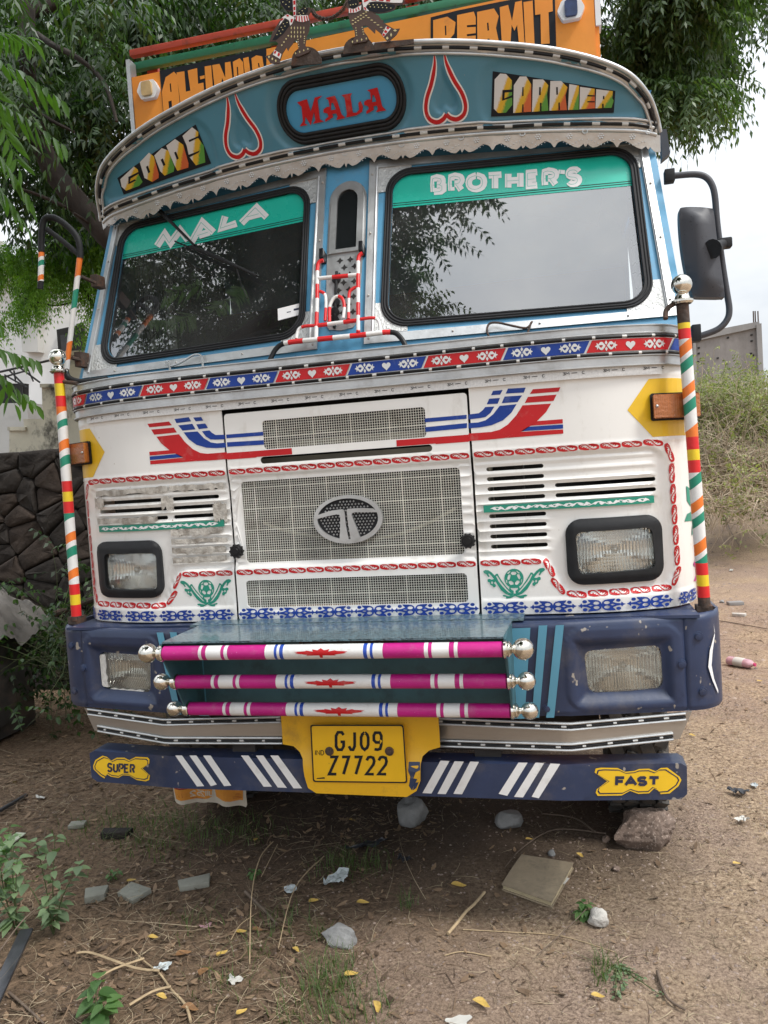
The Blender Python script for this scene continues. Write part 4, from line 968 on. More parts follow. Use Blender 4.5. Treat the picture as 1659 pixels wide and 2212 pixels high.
arrow(A1, FL, 'SUPER', [[(x+1, 985-0+i*2), (x+22, 986+i*2), (x+22, 1032+i*2), (x, 1031+i*2)] for i, x in enumerate((352, 387, 421, 453, 488))], 'arrow_sticker')
arrow(A2, FR, 'FAST', [[(855, 1070), (900, 1070), (898, 1115), (853, 1115)], [(915, 1070), (965, 1070), (972, 1113), (908, 1114)], [(988, 1070), (1030, 1069), (1030, 1112), (987, 1112)], [(1052, 1069), (1108, 1069), (1106, 1111), (1050, 1112)]], 'arrow_sticker')
# under the cab: chassis beams, axle, wheels
mb = MB(); mb.box((-.42, 3.0, .72), (.08, 5.6, .24)); mb.box((.42, 3.0, .72), (.08, 5.6, .24)); mb.box((0, .2, .62), (1.1, .08, .12)); mb.box((-.2, .25, .66), (.5, .3, .1)); mb.box((0, .95, .46), (1.7, .1, .1)); mb.box((-.42, .9, .52), (.07, 1.3, .06)); mb.box((.42, .9, .52), (.07, 1.3, .06)); mb.box((0, 1.3, .72), (.6, .8, .3))
mb.box((-.45, .07, .63), (.09, .22, .06)); mb.box((.45, .07, .63), (.09, .22, .06))
mb.split('chassis_beam', M['chassis'], TR, None)
def wheel(x, y, dual=0):
    R_, w_ = .50, .245; mb = MB()
    prof = [(.27, -w_/2+.02), (.36, -w_/2), (.45, -w_/2+.004), (.485, -w_/2+.02), (.497, -w_/2+.05), (.5, 0), (.497, w_/2-.05), (.485, w_/2-.02), (.45, w_/2-.004), (.36, w_/2), (.27, w_/2-.02)]
    mb.lathe(prof, (x, y, R_), 'X', 48)
    n = 44
    for k in range(n):                                   # zigzag tread blocks
        a = 2*math.pi*k/n
        for j, (xo, tw) in enumerate(((-.088, .35), (-.033, -.35), (.033, .35), (.088, -.35))):
            aa = a+(.07 if j % 2 else 0)
            c = Vector((x+xo, y+math.cos(aa)*(R_+.003), R_+math.sin(aa)*(R_+.003)))
            o = len(mb.v); mb.box((0, 0, 0), (.047, .050, .016))
            Rm = Matrix.Rotation(aa-math.pi/2, 3, 'X') @ Matrix.Rotation(tw, 3, 'Z')
            mb.v[o:] = [tuple(Rm @ Vector(v)+c) for v in mb.v[o:]]
    ob = mb.build('wheel', M['tyre'], TR, 40)
    mb = MB(); mb.lathe([(.0, .05), (.1, .05), (.1, -.02), (.2, -.02), (.25, .06), (.27, .09), (.28, .10)], (x, y, R_), 'X', 32); mb.build('rim', M['rust'], ob)
for x in (-.99, .99): wheel(x, 1.05)
for x in (-.99, -.70, .70, .99): wheel(x, 5.2)
# mud flap cloth hanging under left: printed sack sheet
# ---- greenhouse (blue upper cab)
WR = roundpoly([(.142, 2.121), (1.096, 2.121), (1.083, 2.766), (.154, 2.766)], .096, 8)
WI = roundpoly([(.168, 2.146), (1.066, 2.146), (1.053, 2.738), (.178, 2.738)], .075, 8)
VR = [(.0, 0)]
vent = [(.070, 2.437), (.070, 2.66)]+[(.005+.065*math.cos(a), 2.66+.070*math.sin(a)) for a in np.linspace(0, math.pi, 12)]+[(-.060, 2.66), (-.060, 2.437)]
venti = [(.046, 2.452), (.046, 2.655)]+[(.005+.041*math.cos(a), 2.655+.046*math.sin(a)) for a in np.linspace(0, math.pi, 12)]+[(-.036, 2.655), (-.036, 2.452)]
CAB = plate('cab_front', [dens([(-1.193, 2.02), (1.193, 2.02), (1.142, 2.86), (-1.142, 2.86)], .06), dens(WI, .05), dens([(-x, z) for x, z in WI], .05), venti], g_gh, 0, .012, M['cab'], TR, .06, .06, smooth=20)
mb = MB()
for s in (-1, 1):                         # cab sides, with a door and side window opening behind
    V_ = [(s*1.193, g_gh(1.193, 2.02), 2.02), (s*1.142, g_gh(1.142, 2.86), 2.86), (s*1.142, 1.75, 2.86), (s*1.193, 1.75, 2.02)]
    w0 = [(s*1.178, .62, 2.16), (s*1.150, .80, 2.68), (s*1.150, 1.50, 2.68), (s*1.178, 1.50, 2.16)]
    mb.add(V_+w0, [(0, 1, 5, 4), (1, 2, 6, 5), (2, 3, 7, 6), (3, 0, 4, 7)])
mb.add([(-1.15, .5, 2.97), (1.15, .5, 2.97), (1.15, 1.75, 2.97), (-1.15, 1.75, 2.97)], [(0, 1, 2, 3)])
mb.box((0, 1.76, 2.45), (2.3, .02, 1.6))
mb.split('cab_panel', M['cab'], TR, None)
for s in (-1, 1):
    mb = MB(); mb.add([(s*1.177, .60, 2.14), (s*1.149, .78, 2.70), (s*1.149, 1.52, 2.70), (s*1.177, 1.52, 2.14)], [(0, 1, 2, 3)]); mb.build('side_window', M['sideglass'], TR, None)
mb = MB()
for s in (-1, 1):
    mb.add([(s*1.184, .236, 1.094), (s*1.184, .236, 2.03), (s*1.19, 1.75, 2.03), (s*1.19, 1.75, 1.0), (s*1.19, .75, 1.0), (s*1.19, .65, 1.06)], [(0, 1, 2, 3, 4, 5)])
mb.split('cab_side', M['white'], TR, None)
mb = MB()
for s in (-1, 1): mb.box((s*1.2, 1.4, 1.75), (.02, .14, .03), ch=.004)
mb.split('door_handle', M['alu'], TR, None)
def ring(name, o, i, g, off, th, m, parent, mirror=True, **k):
    for s in ((1, -1) if mirror else (1,)): plate(name, [[(s*x, z) for x, z in o], [(s*x, z) for x, z in i]], g, off, th, m, parent, **k)
FO = [(.088, 2.066), (1.166, 2.080), (1.121, 2.778), (.088, 2.814)]; FI = [(.124, 2.100), (1.130, 2.108), (1.090, 2.742+.03), (.124, 2.778)]
for s in (1, -1):
    FR_ = plate('window_frame', [dens([(s*x, z) for x, z in FO], .05), dens([(s*x, z) for x, z in FI], .05)], g_gh, .010, .012, M['alu'], TR, smooth=20)
    for (p, q) in (((.118, 2.78), (.118, 2.10)), ((1.137, 2.10), (1.096, 2.77))):
        mb = MB(); mb.tube([(s*p[0], g_gh(*p)-.010, p[1]), (s*q[0], g_gh(*q)-.010, q[1])], .005, 8); mb.build('frame_edge', M['alu'], FR_)
    mb = MB()
    for (x, z) in [(.10, 2.75), (.10, 2.5), (.10, 2.25), (.105, 2.085), (.4, 2.088), (.7, 2.09), (1.0, 2.092), (1.145, 2.14), (1.135, 2.38), (1.12, 2.6), (1.11, 2.76)]:
        mb.ball((s*x, g_gh(x, z)-.011, z), .0042, 8)
    tag(mb.build('screws', M['steel'], FR_), kind='stuff')
    for q, cc, in ((0, (.124, 2.103)), (1, (1.128, 2.108)), (2, (1.094, 2.774)), (3, (.124, 2.778))):
        arc = WR[q*9:q*9+9]; a0, a1 = arc[0], arc[-1]
        # plate between the frame corner and the round corner of the seal
        if q in (0, 2): poly = [cc, (cc[0], a0[1])]+arc+[(a1[0], cc[1])]
        else: poly = [cc, (a0[0], cc[1])]+arc+[(cc[0], a1[1])]
        k_ = .05 if q in (0, 2) else .05
        plate('corner_plate', [[(s*x, z) for x, z in poly]], g_gh, .005, .004, M['checker'], FR_)
    W = plate('windscreen', [[(s*x, z) for x, z in WI]], g_gh, -.006, 0, M['glass'], TR, .1, .1)
    if s < 0: W['label'] = 'left windscreen with a wiper, white sticker and curtains behind'
    # rubber seal: three lips
    sl = plate('rubber_seal', [[(s*x, z) for x, z in WR], [(s*x, z) for x, z in WI]], g_gh, .008, .012, M['rubber'], W)
    for k, rr_ in ((.15, .0045), (.5, .0045), (.9, .0042)):
        pts = []
        for a, b in zip(WR, WI): x = a[0]*(1-k)+b[0]*k; z = a[1]*(1-k)+b[1]*k; pts.append((s*x, g_gh(x, z)-.007, z))
        mb = MB(); mb.tube(pts, rr_, 8, closed=True); mb.build('seal_lip', M['rubber'], W, 60)
    # turquoise sun band
    zb_ = 2.603
    top = [p for p in WI if p[1] > zb_+.004]; xl = .1773; xr = 1.0555
    top = sorted([p for p in WI if p[1] > zb_+.02 and p[0] > .6], key=lambda p: p[1])+sorted([p for p in WI if p[1] > zb_+.02 and p[0] < .6], key=lambda p: -p[1])
    band = [(xl, zb_), (xr+.001, zb_)]+top
    gb_ = lambda x, z: g_gh(x, z)+.006
    sb = decal('sun_band', [[(s*x, z) for x, z in band]], None, gb_, .0015, M['sunband'], W, gx=.1)
    decal('band_line', [[(s*xl, z), (s*xr, z), (s*xr, z+.003), (s*xl, z+.003)] for z in (2.611, 2.620)], None, gb_, .0022, M['black'], sb)
# lettering on the bands
def words(spec, fr, w_, name, parent, m='letterwhite', inner=None):
    P, I = [], []
    gb_ = lambda x, z: g_gh(x, z)+.006
    for S in spec:
        P.append([hit(*fr(*p), g_gh) for p in ribbon(S, w_)])
        if inner:
            I.append([hit(*fr(*(p[0]+inner[0], p[1]+inner[1])), g_gh) for p in ribbon(S, inner[2])])
    ob = decal(name, P, None, gb_, .003, M[m], parent, step=.00004)
    if inner: decal('lettering_line', I, None, gb_, .0037, M['sunband'], ob, step=.00004)
kids = [o for o in TR.children if o.name.startswith('windscreen')]
WRt, WLt = kids[0], kids[1]
B_ = []
for ch, x0, x1, yt, yb in (('B', 300, 348, 910, 978), ('R', 390, 440, 902, 972), ('O', 478, 556, 896, 966), ('T', 580, 645, 894, 962), ('H', 680, 742, 886, 956), ('E', 786, 828, 881, 948), ('R', 868, 922, 876, 944), ("'", 945, 962, 868, 940), ('S', 990, 1040, 868, 938)):
    B_ += strokes(ch, [(x0, yt), (x1, yt-4), (x1, yb-4), (x0, yb)])
words([smoothline(S, 2) if len(S) > 5 else S for S in B_], F2, 33, 'sun_band_lettering', WRt, inner=(-7, 2, 1.7))
ML = [[(672, 362), (712, 300), (742, 345), (790, 280), (832, 332)], [(848, 342), (905, 240), (962, 292)], [(885, 308), (940, 290)], [(1020, 210), (1003, 270), (1078, 246)], [(1103, 245), (1182, 165), (1232, 215)], [(1140, 212), (1200, 196)]]
words(ML, F3, 35, 'sun_band_lettering', WLt, inner=(-8, 1, 2.0))
# paper sticker
st_ = decal('paper_sticker', [[(1288, 682), (1408, 652), (1410, 710), (1290, 742)]], F3, g_gh, -.0035, M['letterwhite'], WLt)
decal('sticker_print', [[(1370, 682), (1402, 675), (1402, 686), (1370, 692)], [(1335, 698), (1356, 694), (1356, 698), (1335, 703)]], F3, g_gh, -.003, M['navyprint'], st_)
# centre pillar: vent window and perforated plate
ring('vent_frame', vent, venti, g_gh, .012, .014, M['alu'], TR, mirror=False)
vo2 = [(.079, 2.43), (.079, 2.66)]+[(.005+.074*math.cos(a), 2.66+.080*math.sin(a)) for a in np.linspace(0, math.pi, 12)]+[(-.069, 2.66), (-.069, 2.43)]
plate('vent_border', [vo2], g_gh, .004, .004, M['alu'], TR)
plate('vent_glass', [venti], g_gh, .002+.003, .002, M['ventglass'], TR)
pp_ = plate('perforated_plate', [[(-.068, 2.43), (.072, 2.43), (.062, 2.16), (.045, 2.135), (.0, 2.128), (-.045, 2.135), (-.062, 2.16)]], g_gh, .004, .004, M['alu'], TR)
P = []
for i in range(9):
    for j in (0, 1):
        cx = -.012+.040*j+(.018 if i % 2 else 0)-.004; cz = 2.405-i*.030
        if cz < 2.15: continue
        k = [(math.cos(a)*(.0135 if n % 2 == 0 else .007), math.sin(a)*(.0135 if n % 2 == 0 else .007)) for n, a in enumerate(np.linspace(0, 2*math.pi, 9)[:-1])]
        P.append([(cx+a, cz+b) for a, b in k])
decal('cut_outs', P, None, g_gh, .0048, M['dark'], pp_, step=.00001)
mb = MB()
for z in (2.33, 2.24, 2.20, 2.17): mb.lathe([(.017, 0), (.017, -.010), (0, -.012)], (-.025, g_gh(0, z)-.006, z), 'Y', 14)
mb.tube([(-.025, g_gh(0, 2.36)-.01, 2.36), (-.025, g_gh(0, 2.14)-.01, 2.14)], .006); mb.build('lever', M['rubber'], pp_)
# red and white guard rack standing on the belt
GR = MB(); gk = lambda x, z: g_gh(x, z)-.055
rr_band = lambda o: (lambda s: int((s+o)/.058) % 2)
def rt(pts, o=0., r=.0075, sm_=4, black=0):
    P3 = surf3(F4, pts, gk); P3 = resample(smoothline(P3, sm_) if len(P3) > 2 else P3, .006)
    L = sum((b-a).length for a, b in zip(P3[:-1], P3[1:]))
    GR.tube(P3, r, 10, band=(lambda s: 2 if (s < black or s > L-black) else int((s+o)/.058) % 2))
rt([(195, 1020), (160, 1035), (145, 1090), (143, 1300), (138, 1500), (133, 1665)], 0); rt([(520, 960), (490, 985), (482, 1060), (482, 1300), (482, 1480), (483, 1615)], .02)
rt([(150, 1170), (470, 1140)], .058); rt([(150, 1560), (470, 1518)], .02)
rt([(165, 1275), (205, 1300), (216, 1370), (208, 1520)], .03, .0058); rt([(468, 1240), (415, 1275), (405, 1350), (403, 1505)], .0, .0058)
rt([(245, 1530), (248, 1400), (290, 1325), (345, 1330), (368, 1400), (358, 1500)], .0, .0062)
rt([(128, 1560), (30, 1568), (-15, 1600), (-30, 1668)], .0, .0058); rt([(500, 1508), (610, 1497), (655, 1530), (665, 1602)], .0, .0058)
rt([(-250, 1850), (-195, 1750), (-104, 1703), (150, 1675), (500, 1640), (750, 1615), (830, 1655), (878, 1735)], .01, .0092, 6, .085)
GR.build('guard_rack', [M['tapered'], M['tapewhite'], M['blackgloss']], TR, 60)
for (x, y) in ((205, 1000), (528, 940)):
    P3 = surf3(F4, [(x, y)], g_gh)[0]; mb = MB(); mb.box((P3[0], P3[1]-.022, P3[2]), (.016, .05, .04), rx=-.35, ch=.002); mb.build('rack_bracket', M['blackgloss'], TR)
# wiper on the left screen
mb = MB(); gw = lambda x, z: g_gh(x, z)-.03
A = surf3(F3, [(690, 185), (720, 215), (790, 285), (865, 360)], gw); mb.tube([A[0], A[1]], .010, 8); mb.tube(A[1:], [.008, .006, .005], 8); mb.build('wiper_arm', M['rubber'], TR)
mb = MB(); A = surf3(F3, [(765, 335), (850, 365), (945, 402), (1070, 460), (1185, 515)], gw)
mb.tube([(p[0], p[1]-.006, p[2]) for p in A[1:]], [.004, .006, .006, .004], 8); mb.tube(surf3(F3, [(765, 338), (1190, 520)], lambda x, z: g_gh(x, z)-.012), .0035, 6)
mb.tube(surf3(F3, [(1078, 470), (1105, 560), (1135, 630)], lambda x, z: g_gh(x, z)-.012), .0022, 6); mb.build('wiper_blade', M['rubber'], TR)
# washer hoses and a bent wiper stub in front of the screens
mb = MB(); mb.tube(smoothline(surf3(F3, [(742, 1005), (735, 960), (718, 955), (745, 975), (800, 955), (860, 920), (900, 925), (908, 985)], lambda x, z: g_gh(x, z)-.03), 4), .0042, 8); mb.build('washer_hose', M['hose'], TR)
mb = MB(); mb.tube(smoothline(surf3(F5, [(85, 1062), (68, 1030), (80, 985), (130, 978), (210, 995), (290, 1008), (322, 975), (315, 985), (298, 1040)], lambda x, z: g_gh(x, z)-.03), 4), .004, 8); mb.build('bent_hook', M['rust'], TR)
# interior
mb = MB(); mb.box((0, 1.55, 2.1), (2.2, .25, .9)); mb.box((-.55, 1.2, 1.95), (.55, .5, .35)); mb.box((.55, 1.2, 1.95), (.7, .5, .35)); mb.box((0, .42, 1.98), (2.2, .4, .16)); mb.split('seat', M['seat'], TR, None)
mb = MB(); mb.lathe([(.215, 0), (.228, .012), (.24, 0), (.228, -.012), (.215, 0)], (0, 0, 0), 'Z', 32); mb.box((0, 0, 0), (.44, .03, .02)); 
Rm = Matrix.Rotation(.7, 3, 'X'); mb.v = [tuple(Rm @ Vector(v)+Vector((-.55, .72, 2.18))) for v in mb.v]; mb.build('steering_wheel', M['rubber'], TR)
for px, w_, m_ in ((268, .05, 'inner'), (281, .085, 'lace'), (309, .062, 'lace'), (327, .07, 'inner'), (352, .05, 'lace'), (1368, .06, 'lace')):
    x0 = float(at(px, 650, y=.68)[0]); mb = MB(); n = 16
    for i in range(n):
        xa = x0+w_*i/n; xb = x0+w_*(i+1)/n; ya = .68+.012*math.sin(i*1.3); yb = .68+.012*math.sin((i+1)*1.3)
        mb.add([(xa, ya, 2.06), (xb, yb, 2.06), (xb, yb, 2.80), (xa, ya, 2.80)], [(0, 1, 2, 3)])
    mb.build('curtain', M[m_], TR, 60)
mb = MB(); mb.box((-1.115, 1.12, 2.42), (.01, .95, .72)); mb.build('curtain', M['inner'], TR, None)  # added dark panel that blocks the bright light from the left side window
# ---- mirror arms
mb = MB(); yA = .16
def FAp(pts, y): return [tuple(at(*FA(*p), y=y)) for p in pts]
up_ = FAp([(305, 380), (308, 240), (325, 150), (365, 128), (430, 145), (530, 225), (582, 310), (592, 430)], yA)
LA = MB(); LA.tube(smoothline(up_, 5), .0125, 12); LA.tube(FAp([(345, 215), (460, 300), (590, 410)], yA), .0105, 10)
LA.tube(FAp([(297, 655), (300, 600)], yA), .0115, 12); LA.tube(smoothline(FAp([(480, 1250), (505, 1310), (580, 1340), (680, 1335), (790, 1322)], yA-.04), 5), .0125, 12)
LAa = LA.split('mirror_arm', M['rubber'], TR, 60); LAo = LAa[0]; LAo['label'] = 'taped mirror arm with no mirror on it'
for k_, o_ in enumerate(LAa[1:]): o_.name = 'arm_tube'; o_.parent = LAo
def taped(P0, P1, n, start):
    a, b = Vector(P0), Vector(P1); L = (b-a).length; seg = 14; mbx = MB(); ax = (b-a).normalized(); side = Vector((1, 0, 0)); s = 0; i = start
    seq = [(0, .028), (1, .020), (2, .028), (1, .050)]
    while s < L-1e-4:
        c, w_ = seq[i % 4]; e = min(s+w_*L/n*6.6, L); vs_ = []; fs = []
        for k in range(seg):
            an = 2*math.pi*k/seg; ox, oy = math.cos(an)*.0118, math.sin(an)*.0118
            for q in (s, e):
                cc = a+ax*q; tl = 0 if q in (0, L) else .5; vs_.append((cc.x+ox, cc.y+oy, cc.z+ox*tl))
        for k in range(seg): j = (k+1) % seg; fs.append((2*k, 2*j, 2*j+1, 2*k+1))
        mbx.add(vs_, fs, c); s = e; i += 1
    return mbx.build('striped_tape', [M['tapeorange'], M['tapewhite'], M['tapegreen']], LAo, 50)
taped(at(*FA(305, 388), y=yA), at(*FA(300, 600), y=yA), 1.*1.02, 0)
taped(at(*FA(588, 430), y=yA), at(*FA(490, 1250), y=yA), 1.10, 0)
mb = MB(); mb.tube([tuple(at(*FA(600, 565), y=.2)), tuple(at(*FA(700, 610), y=.26))], .008, 6); mb.box(tuple(at(*FA(722, 605), y=.30)), (.03, .06, .05)); mb.tube([tuple(at(*FA(530, 1165), y=.16)), tuple(at(*FA(600, 1180), y=.2))], .008, 6); mb.box(tuple(at(*FA(605, 1180), y=.22)), (.03, .06, .06)); mb.split('arm_bracket', M['rust'], TR, None)
yB = .42
RA = MB(); P_ = [tuple(at(*F5(*p), y=yB)) for p in ((1085, 150), (1140, 145), (1240, 138), (1300, 150), (1338, 190), (1358, 260), (1372, 420), (1400, 640), (1425, 800), (1440, 900), (1428, 960), (1380, 1012), (1300, 1045), (1250, 1058))]
RA.tube(smoothline(P_, 5), .0115, 12); RAo = RA.build('mirror_arm', M['plastic'], TR, 60)
mb = MB(); mb.box(tuple(at(*F5(1100, 150), y=yB)), (.035, .04, .045), ch=.003); mb.box(tuple(at(*F5(1250, 1040), y=yB-.05)), (.03, .05, .06), ch=.003); mb.split('arm_bracket', M['rubber'], RAo)
mo = [(p[0], p[2]) for p in (at(*F5(*q), y=.36) for q in ((1158, 345), (1175, 325), (1250, 322), (1335, 330), (1352, 348), (1368, 480), (1392, 650), (1414, 815), (1400, 832), (1320, 833), (1248, 830), (1228, 812), (1195, 690), (1172, 560), (1160, 440)))]
MI = plate('wing_mirror', [dens(smoothline(mo, 3, True), .012)], lambda x, z: .36+.0, 0, .05, M['plastic'], TR, .03, .03, smooth=50)
for v in MI.data.vertices:                                        # swell the back of the housing
    if v.co.y < .365:
        c_ = np.array(mo).mean(0); d_ = max(0, -sdf(np.array(mo), v.co.x, v.co.z)); v.co.y -= .035*sm(d_/.05)-0.0
mb = MB(); pc = at(*F5(1345, 560), y=.32); pe = at(*F5(1410, 530), y=.38)
mb.tube([tuple(pc), tuple(pc*.5+pe*.5), tuple(pe)], [.034, .020, .018], 14); mb.box(tuple(pe), (.05, .04, .035), ch=.005); mb.build('mirror_clamp', M['rubber'], MI)
# dark horn flap by the visor at the right
mb = MB(); q = [at(*FD(*p), y=.75) for p in ((1427, 280), (1440, 278), (1448, 330), (1430, 345))]; mb.add([tuple(a) for a in q]+[tuple(a+np.array((0, .05, 0))) for a in q], [(0, 1, 2, 3), (4, 5, 6, 7), (0, 1, 5, 4), (1, 2, 6, 5), (2, 3, 7, 6), (3, 0, 4, 7)]); mb.build('side_vane', M['plastic'], TR, None)
# ---- visor
VT = [(0, 3.142), (.36, 3.122), (.66, 3.078), (.87, 3.032), (1.03, 2.974), (1.12, 2.905), (1.158, 2.84), (1.170, 2.795)]
VT = [(p[0], p[1]) for p in smoothline([(-.36, 3.122)]+VT, 8)[8:]]
zvb = lambda x: 2.868-.052*x*x
arch = [(-x, z) for x, z in VT[::-1]]+VT[1:]
def inset(P, d):
    out = []
    for i, p in enumerate(P):
        a = np.array(P[max(i-1, 0)]); b = np.array(P[min(i+1, len(P)-1)]); t = (b-a)/np.linalg.norm(b-a); n = np.array((t[1], -t[0])); out.append(tuple(np.array(p)+n*d))
    return out
botm = [(x, zvb(x)) for x in np.linspace(1.165, -1.165, 60)]
def inset_body(): 
    A = inset(arch, .004); return [p for p in A]+[p for p in botm]
h1 = roundpoly([(-.258, 2.893), (.270, 2.893), (.270, 3.102), (-.258, 3.102)], .103, 10)
def heartshape(s, k=1., dz=0):
    cx = s*.402
    H_ = [(0, .085), (.012, .05), (.040, .005), (.052, -.035), (.045, -.062), (.022, -.070), (.0, -.052)]
    pts = [(x, z) for x, z in H_]+[(-x, z) for x, z in H_[-2:0:-1]]
    return [(cx+x*k, 2.982+z*k+dz) for x, z in smoothline(pts, 3, True)]
PL_R = [hit(*F2(*p), g_vis) for p in ((600, 357), (1228, 458), (1220, 570), (592, 590))]
PL_L = [hit(*F1(*p), g_vis) for p in ((82, 905), (483, 630), (562, 830), (115, 990))]
dr = {s: np.array([(s*x, z) for x, z in roundpoly([(.53, 2.855), (1.10, 2.845), (1.085, 2.905), (.86, 3.0), (.53, 3.055)], [.07, .03, .04, .1, .08], 6)]) for s in (1, -1)}
hA = {s: np.array(heartshape(s, .78, -.002)) for s in (1, -1)}; oA = np.array(roundpoly([(-.275, 2.878), (.285, 2.878), (.285, 3.112), (-.275, 3.112)], .115, 8))
def g_visr(x, z):
    y = g_vis(x, z); s = 1 if x > 0 else -1
    if .45 < abs(x) < 1.13: y += .012*sm(.5-sdf(dr[s], x, z)/.026)
    if .33 < abs(x) < .47: y += .014*sm(.5-sdf(hA[s], x, z)/.016)
    if abs(x) < .32: y += .012*sm(.5-sdf(oA, x, z)/.022)
    y -= .010*sm((.03-(z-zvb(x)))/.03)
    return y
VIS = plate('visor', [dens(inset_body(), .02)], g_visr, 0, .012, M['visor'], TR, .009, .009, smooth=65)
def vline(P, off, r, nm, m, per=None, mats=None):
    pts = [(x, g_visr(x, z)-off, z) for x, z in P]
    if per: return bead(nm, pts, r, VIS, *per)
    mb = MB(); mb.tube(resample(pts, .02), r, 8); return mb.build(nm, m, VIS, 60)
for d_, r in ((.004, .0085), (.036, .0055)): vline(inset(arch, d_), .006, r, 'trim_edge', M['alu'])
for lo, hi in ((.004, .036),): 
    A, B = inset(arch, lo), inset(arch, hi); plate('trim_band', [A+B[::-1]], g_visr, .003, .006, M['alu'], VIS, smooth=60)
vline(inset(arch, .020), .006, .0056, 'beading', None, (.098, .026, .03))
bt = [(x, zvb(x)) for x in np.linspace(-1.150, 1.150, 60)]
vline([(x, z+.022) for x, z in bt], .004, .0062, 'trim_edge', M['alu']); vline([(x, z-.016) for x, z in bt], .006, .009, 'trim_edge', M['alu'])
plate('trim_band', [[(x, z+.020) for x, z in bt]+[(x, z-.018) for x, z in bt[::-1]]], g_visr, .003, .006, M['alu'], VIS, smooth=60)
vline([(x, z+.003) for x, z in bt], .006, .0062, 'beading', None, (.105, .026, .0))
# pressed valance
X = np.linspace(-1.165, 1.168, 460); low = []
KX = [0, .04, .12, .28, .45, .62, .78, .90, .95, .975, 1]; KY = [.074, .064, .052, .046, .056, .068, .072, .062, .056, .066, .078]
for x in X:
    t = abs((x/.224) % 1-.5)*2; dep = float(np.interp(t, KX, KY))*.92
    low.append((x, zvb(x)-.008-dep*(1 if x > -.95 else max(.5, 1-(-.95-x)*2.5))))
gvl = lambda x, z: g_visr(x, zvb(x))-.004+.25*(zvb(x)-z)
VAL = plate('valance', [[(x, zvb(x)-.014) for x in X]+low[::-1]], gvl, 0, .002, M['valance'], VIS, .02, .012, smooth=60)
mb = MB()
for i in range(-10, 11):
    for dx, n, rad in ((.056, 6, .008), (.028, 6, .0), (.0, 1, 0)):
        pass
    cx = (i+.5)*.112
    if abs(cx) > 1.13: continue
    zc_ = zvb(cx)-.036
    for a in range(6): mb.box((cx+.0085*math.cos(a*math.pi/3), gvl(cx, zc_)-.001, zc_+.0085*math.sin(a*math.pi/3)), (.0042, .004, .0042), ry=.78)
    mb.box((cx, gvl(cx, zc_)-.001, zc_), (.0042, .004, .0042), ry=.78)
    for t in np.linspace(-.045, .045, 9): 
        zz = zvb(cx+t)-.016-.040-.008*math.cos(t/.045*math.pi); mb.box((cx+t, gvl(cx+t, zz)-.001, zz), (.003, .003, .003), ry=.78)
    if i % 2:
        for a in range(10): mb.box((cx+.056+.009*math.cos(a*.628), gvl(cx, zc_)-.001, zc_+.008+.007*math.sin(a*.628)), (.0035, .003, .0035), ry=.78)
tag(mb.build('embossed_dots', M['alu'], VAL, None), kind='stuff')
# roof shell behind the visor
mb = MB(); A = inset(arch, .02)
f_ = [(x, g_vis(x, z)+.012, z) for x, z in A]; b_ = [(x*.98, 1.75, z-.10 if z > 2.95 else z) for x, z in A]; n = len(A)
mb.add(f_+b_, [(i, i+1, n+i+1, n+i) for i in range(n-1)]); mb.build('roof', M['cab'], TR, 40)
mb = MB(); bb_ = [(x, zvb(x)-.012) for x in np.linspace(-1.15, 1.15, 24)]
mb.add([(x, g_vis(x, z)+.012, z) for x, z in bb_]+[(x*.99, g_gh(x, 2.80)+.03, z-.005) for x, z in bb_], [(i, i+1, 24+i+1, 24+i) for i in range(23)]); mb.build('visor_underside', M['cab'], TR, None)
# oval name window
for k, (d0, d1, m_, of) in enumerate(((0, .035, 'rubber', .006),)):
    o = roundpoly([(-.236, 2.897), (.262, 2.897), (.262, 3.088), (-.236, 3.088)], .0945, 10); i_ = roundpoly([(-.202, 2.930), (.228, 2.930), (.228, 3.056), (-.202, 3.056)], .062, 10)
    OV = plate('name_window', [o, i_], g_visr, .010, .014, M['rubber'], VIS, smooth=50)
    for t in (.15, .5, .85):
        mb = MB(); mb.tube([(a[0]*(1-t)+b[0]*t, g_visr(a[0]*(1-t)+b[0]*t, a[1]*(1-t)+b[1]*t)-.012, a[1]*(1-t)+b[1]*t) for a, b in zip(o, i_)], .006, 8, closed=True); mb.build('seal_lip', M['rubber'], OV, 60)
    plate('name_panel', [i_], g_visr, .004, .002, M['ovalblue'], OV)
ML_ = [
 [(1005, 203), (1055, 185), (1075, 250), (1095, 178), (1135, 168), (1110, 190), (1122, 290), (1143, 300), (1085, 312), (1098, 295), (1092, 250), (1075, 320), (1048, 275), (1045, 310), (1060, 318), (1018, 325), (1035, 300), (1028, 225)],
 [[(1150, 180), (1198, 168), (1212, 200), (1232, 262), (1252, 282), (1205, 292), (1212, 275), (1205, 258), (1185, 262), (1190, 278), (1150, 302), (1148, 290), (1165, 275), (1160, 258), (1140, 255), (1140, 238), (1158, 225), (1172, 225), (1165, 190)], [(1180, 205), (1190, 205), (1203, 238), (1178, 243)]],
 [(1232, 165), (1285, 155), (1278, 172), (1290, 255), (1308, 255), (1322, 240), (1318, 205), (1330, 195), (1342, 225), (1338, 250), (1310, 268), (1255, 280), (1260, 262), (1248, 180)],
 [[(1362, 140), (1415, 126), (1425, 160), (1440, 222), (1460, 243), (1408, 252), (1418, 235), (1412, 218), (1395, 222), (1398, 240), (1360, 262), (1358, 248), (1372, 235), (1368, 222), (1348, 215), (1348, 198), (1365, 188), (1382, 186), (1378, 150)], [(1390, 165), (1398, 165), (1410, 198), (1388, 202)]],
]
F1b = lambda x, y: (216+x*.4232, 135+y*.4232)
decal('name_letters', ML_, F1b, g_vis, -.002, M['red'], OV, step=0)
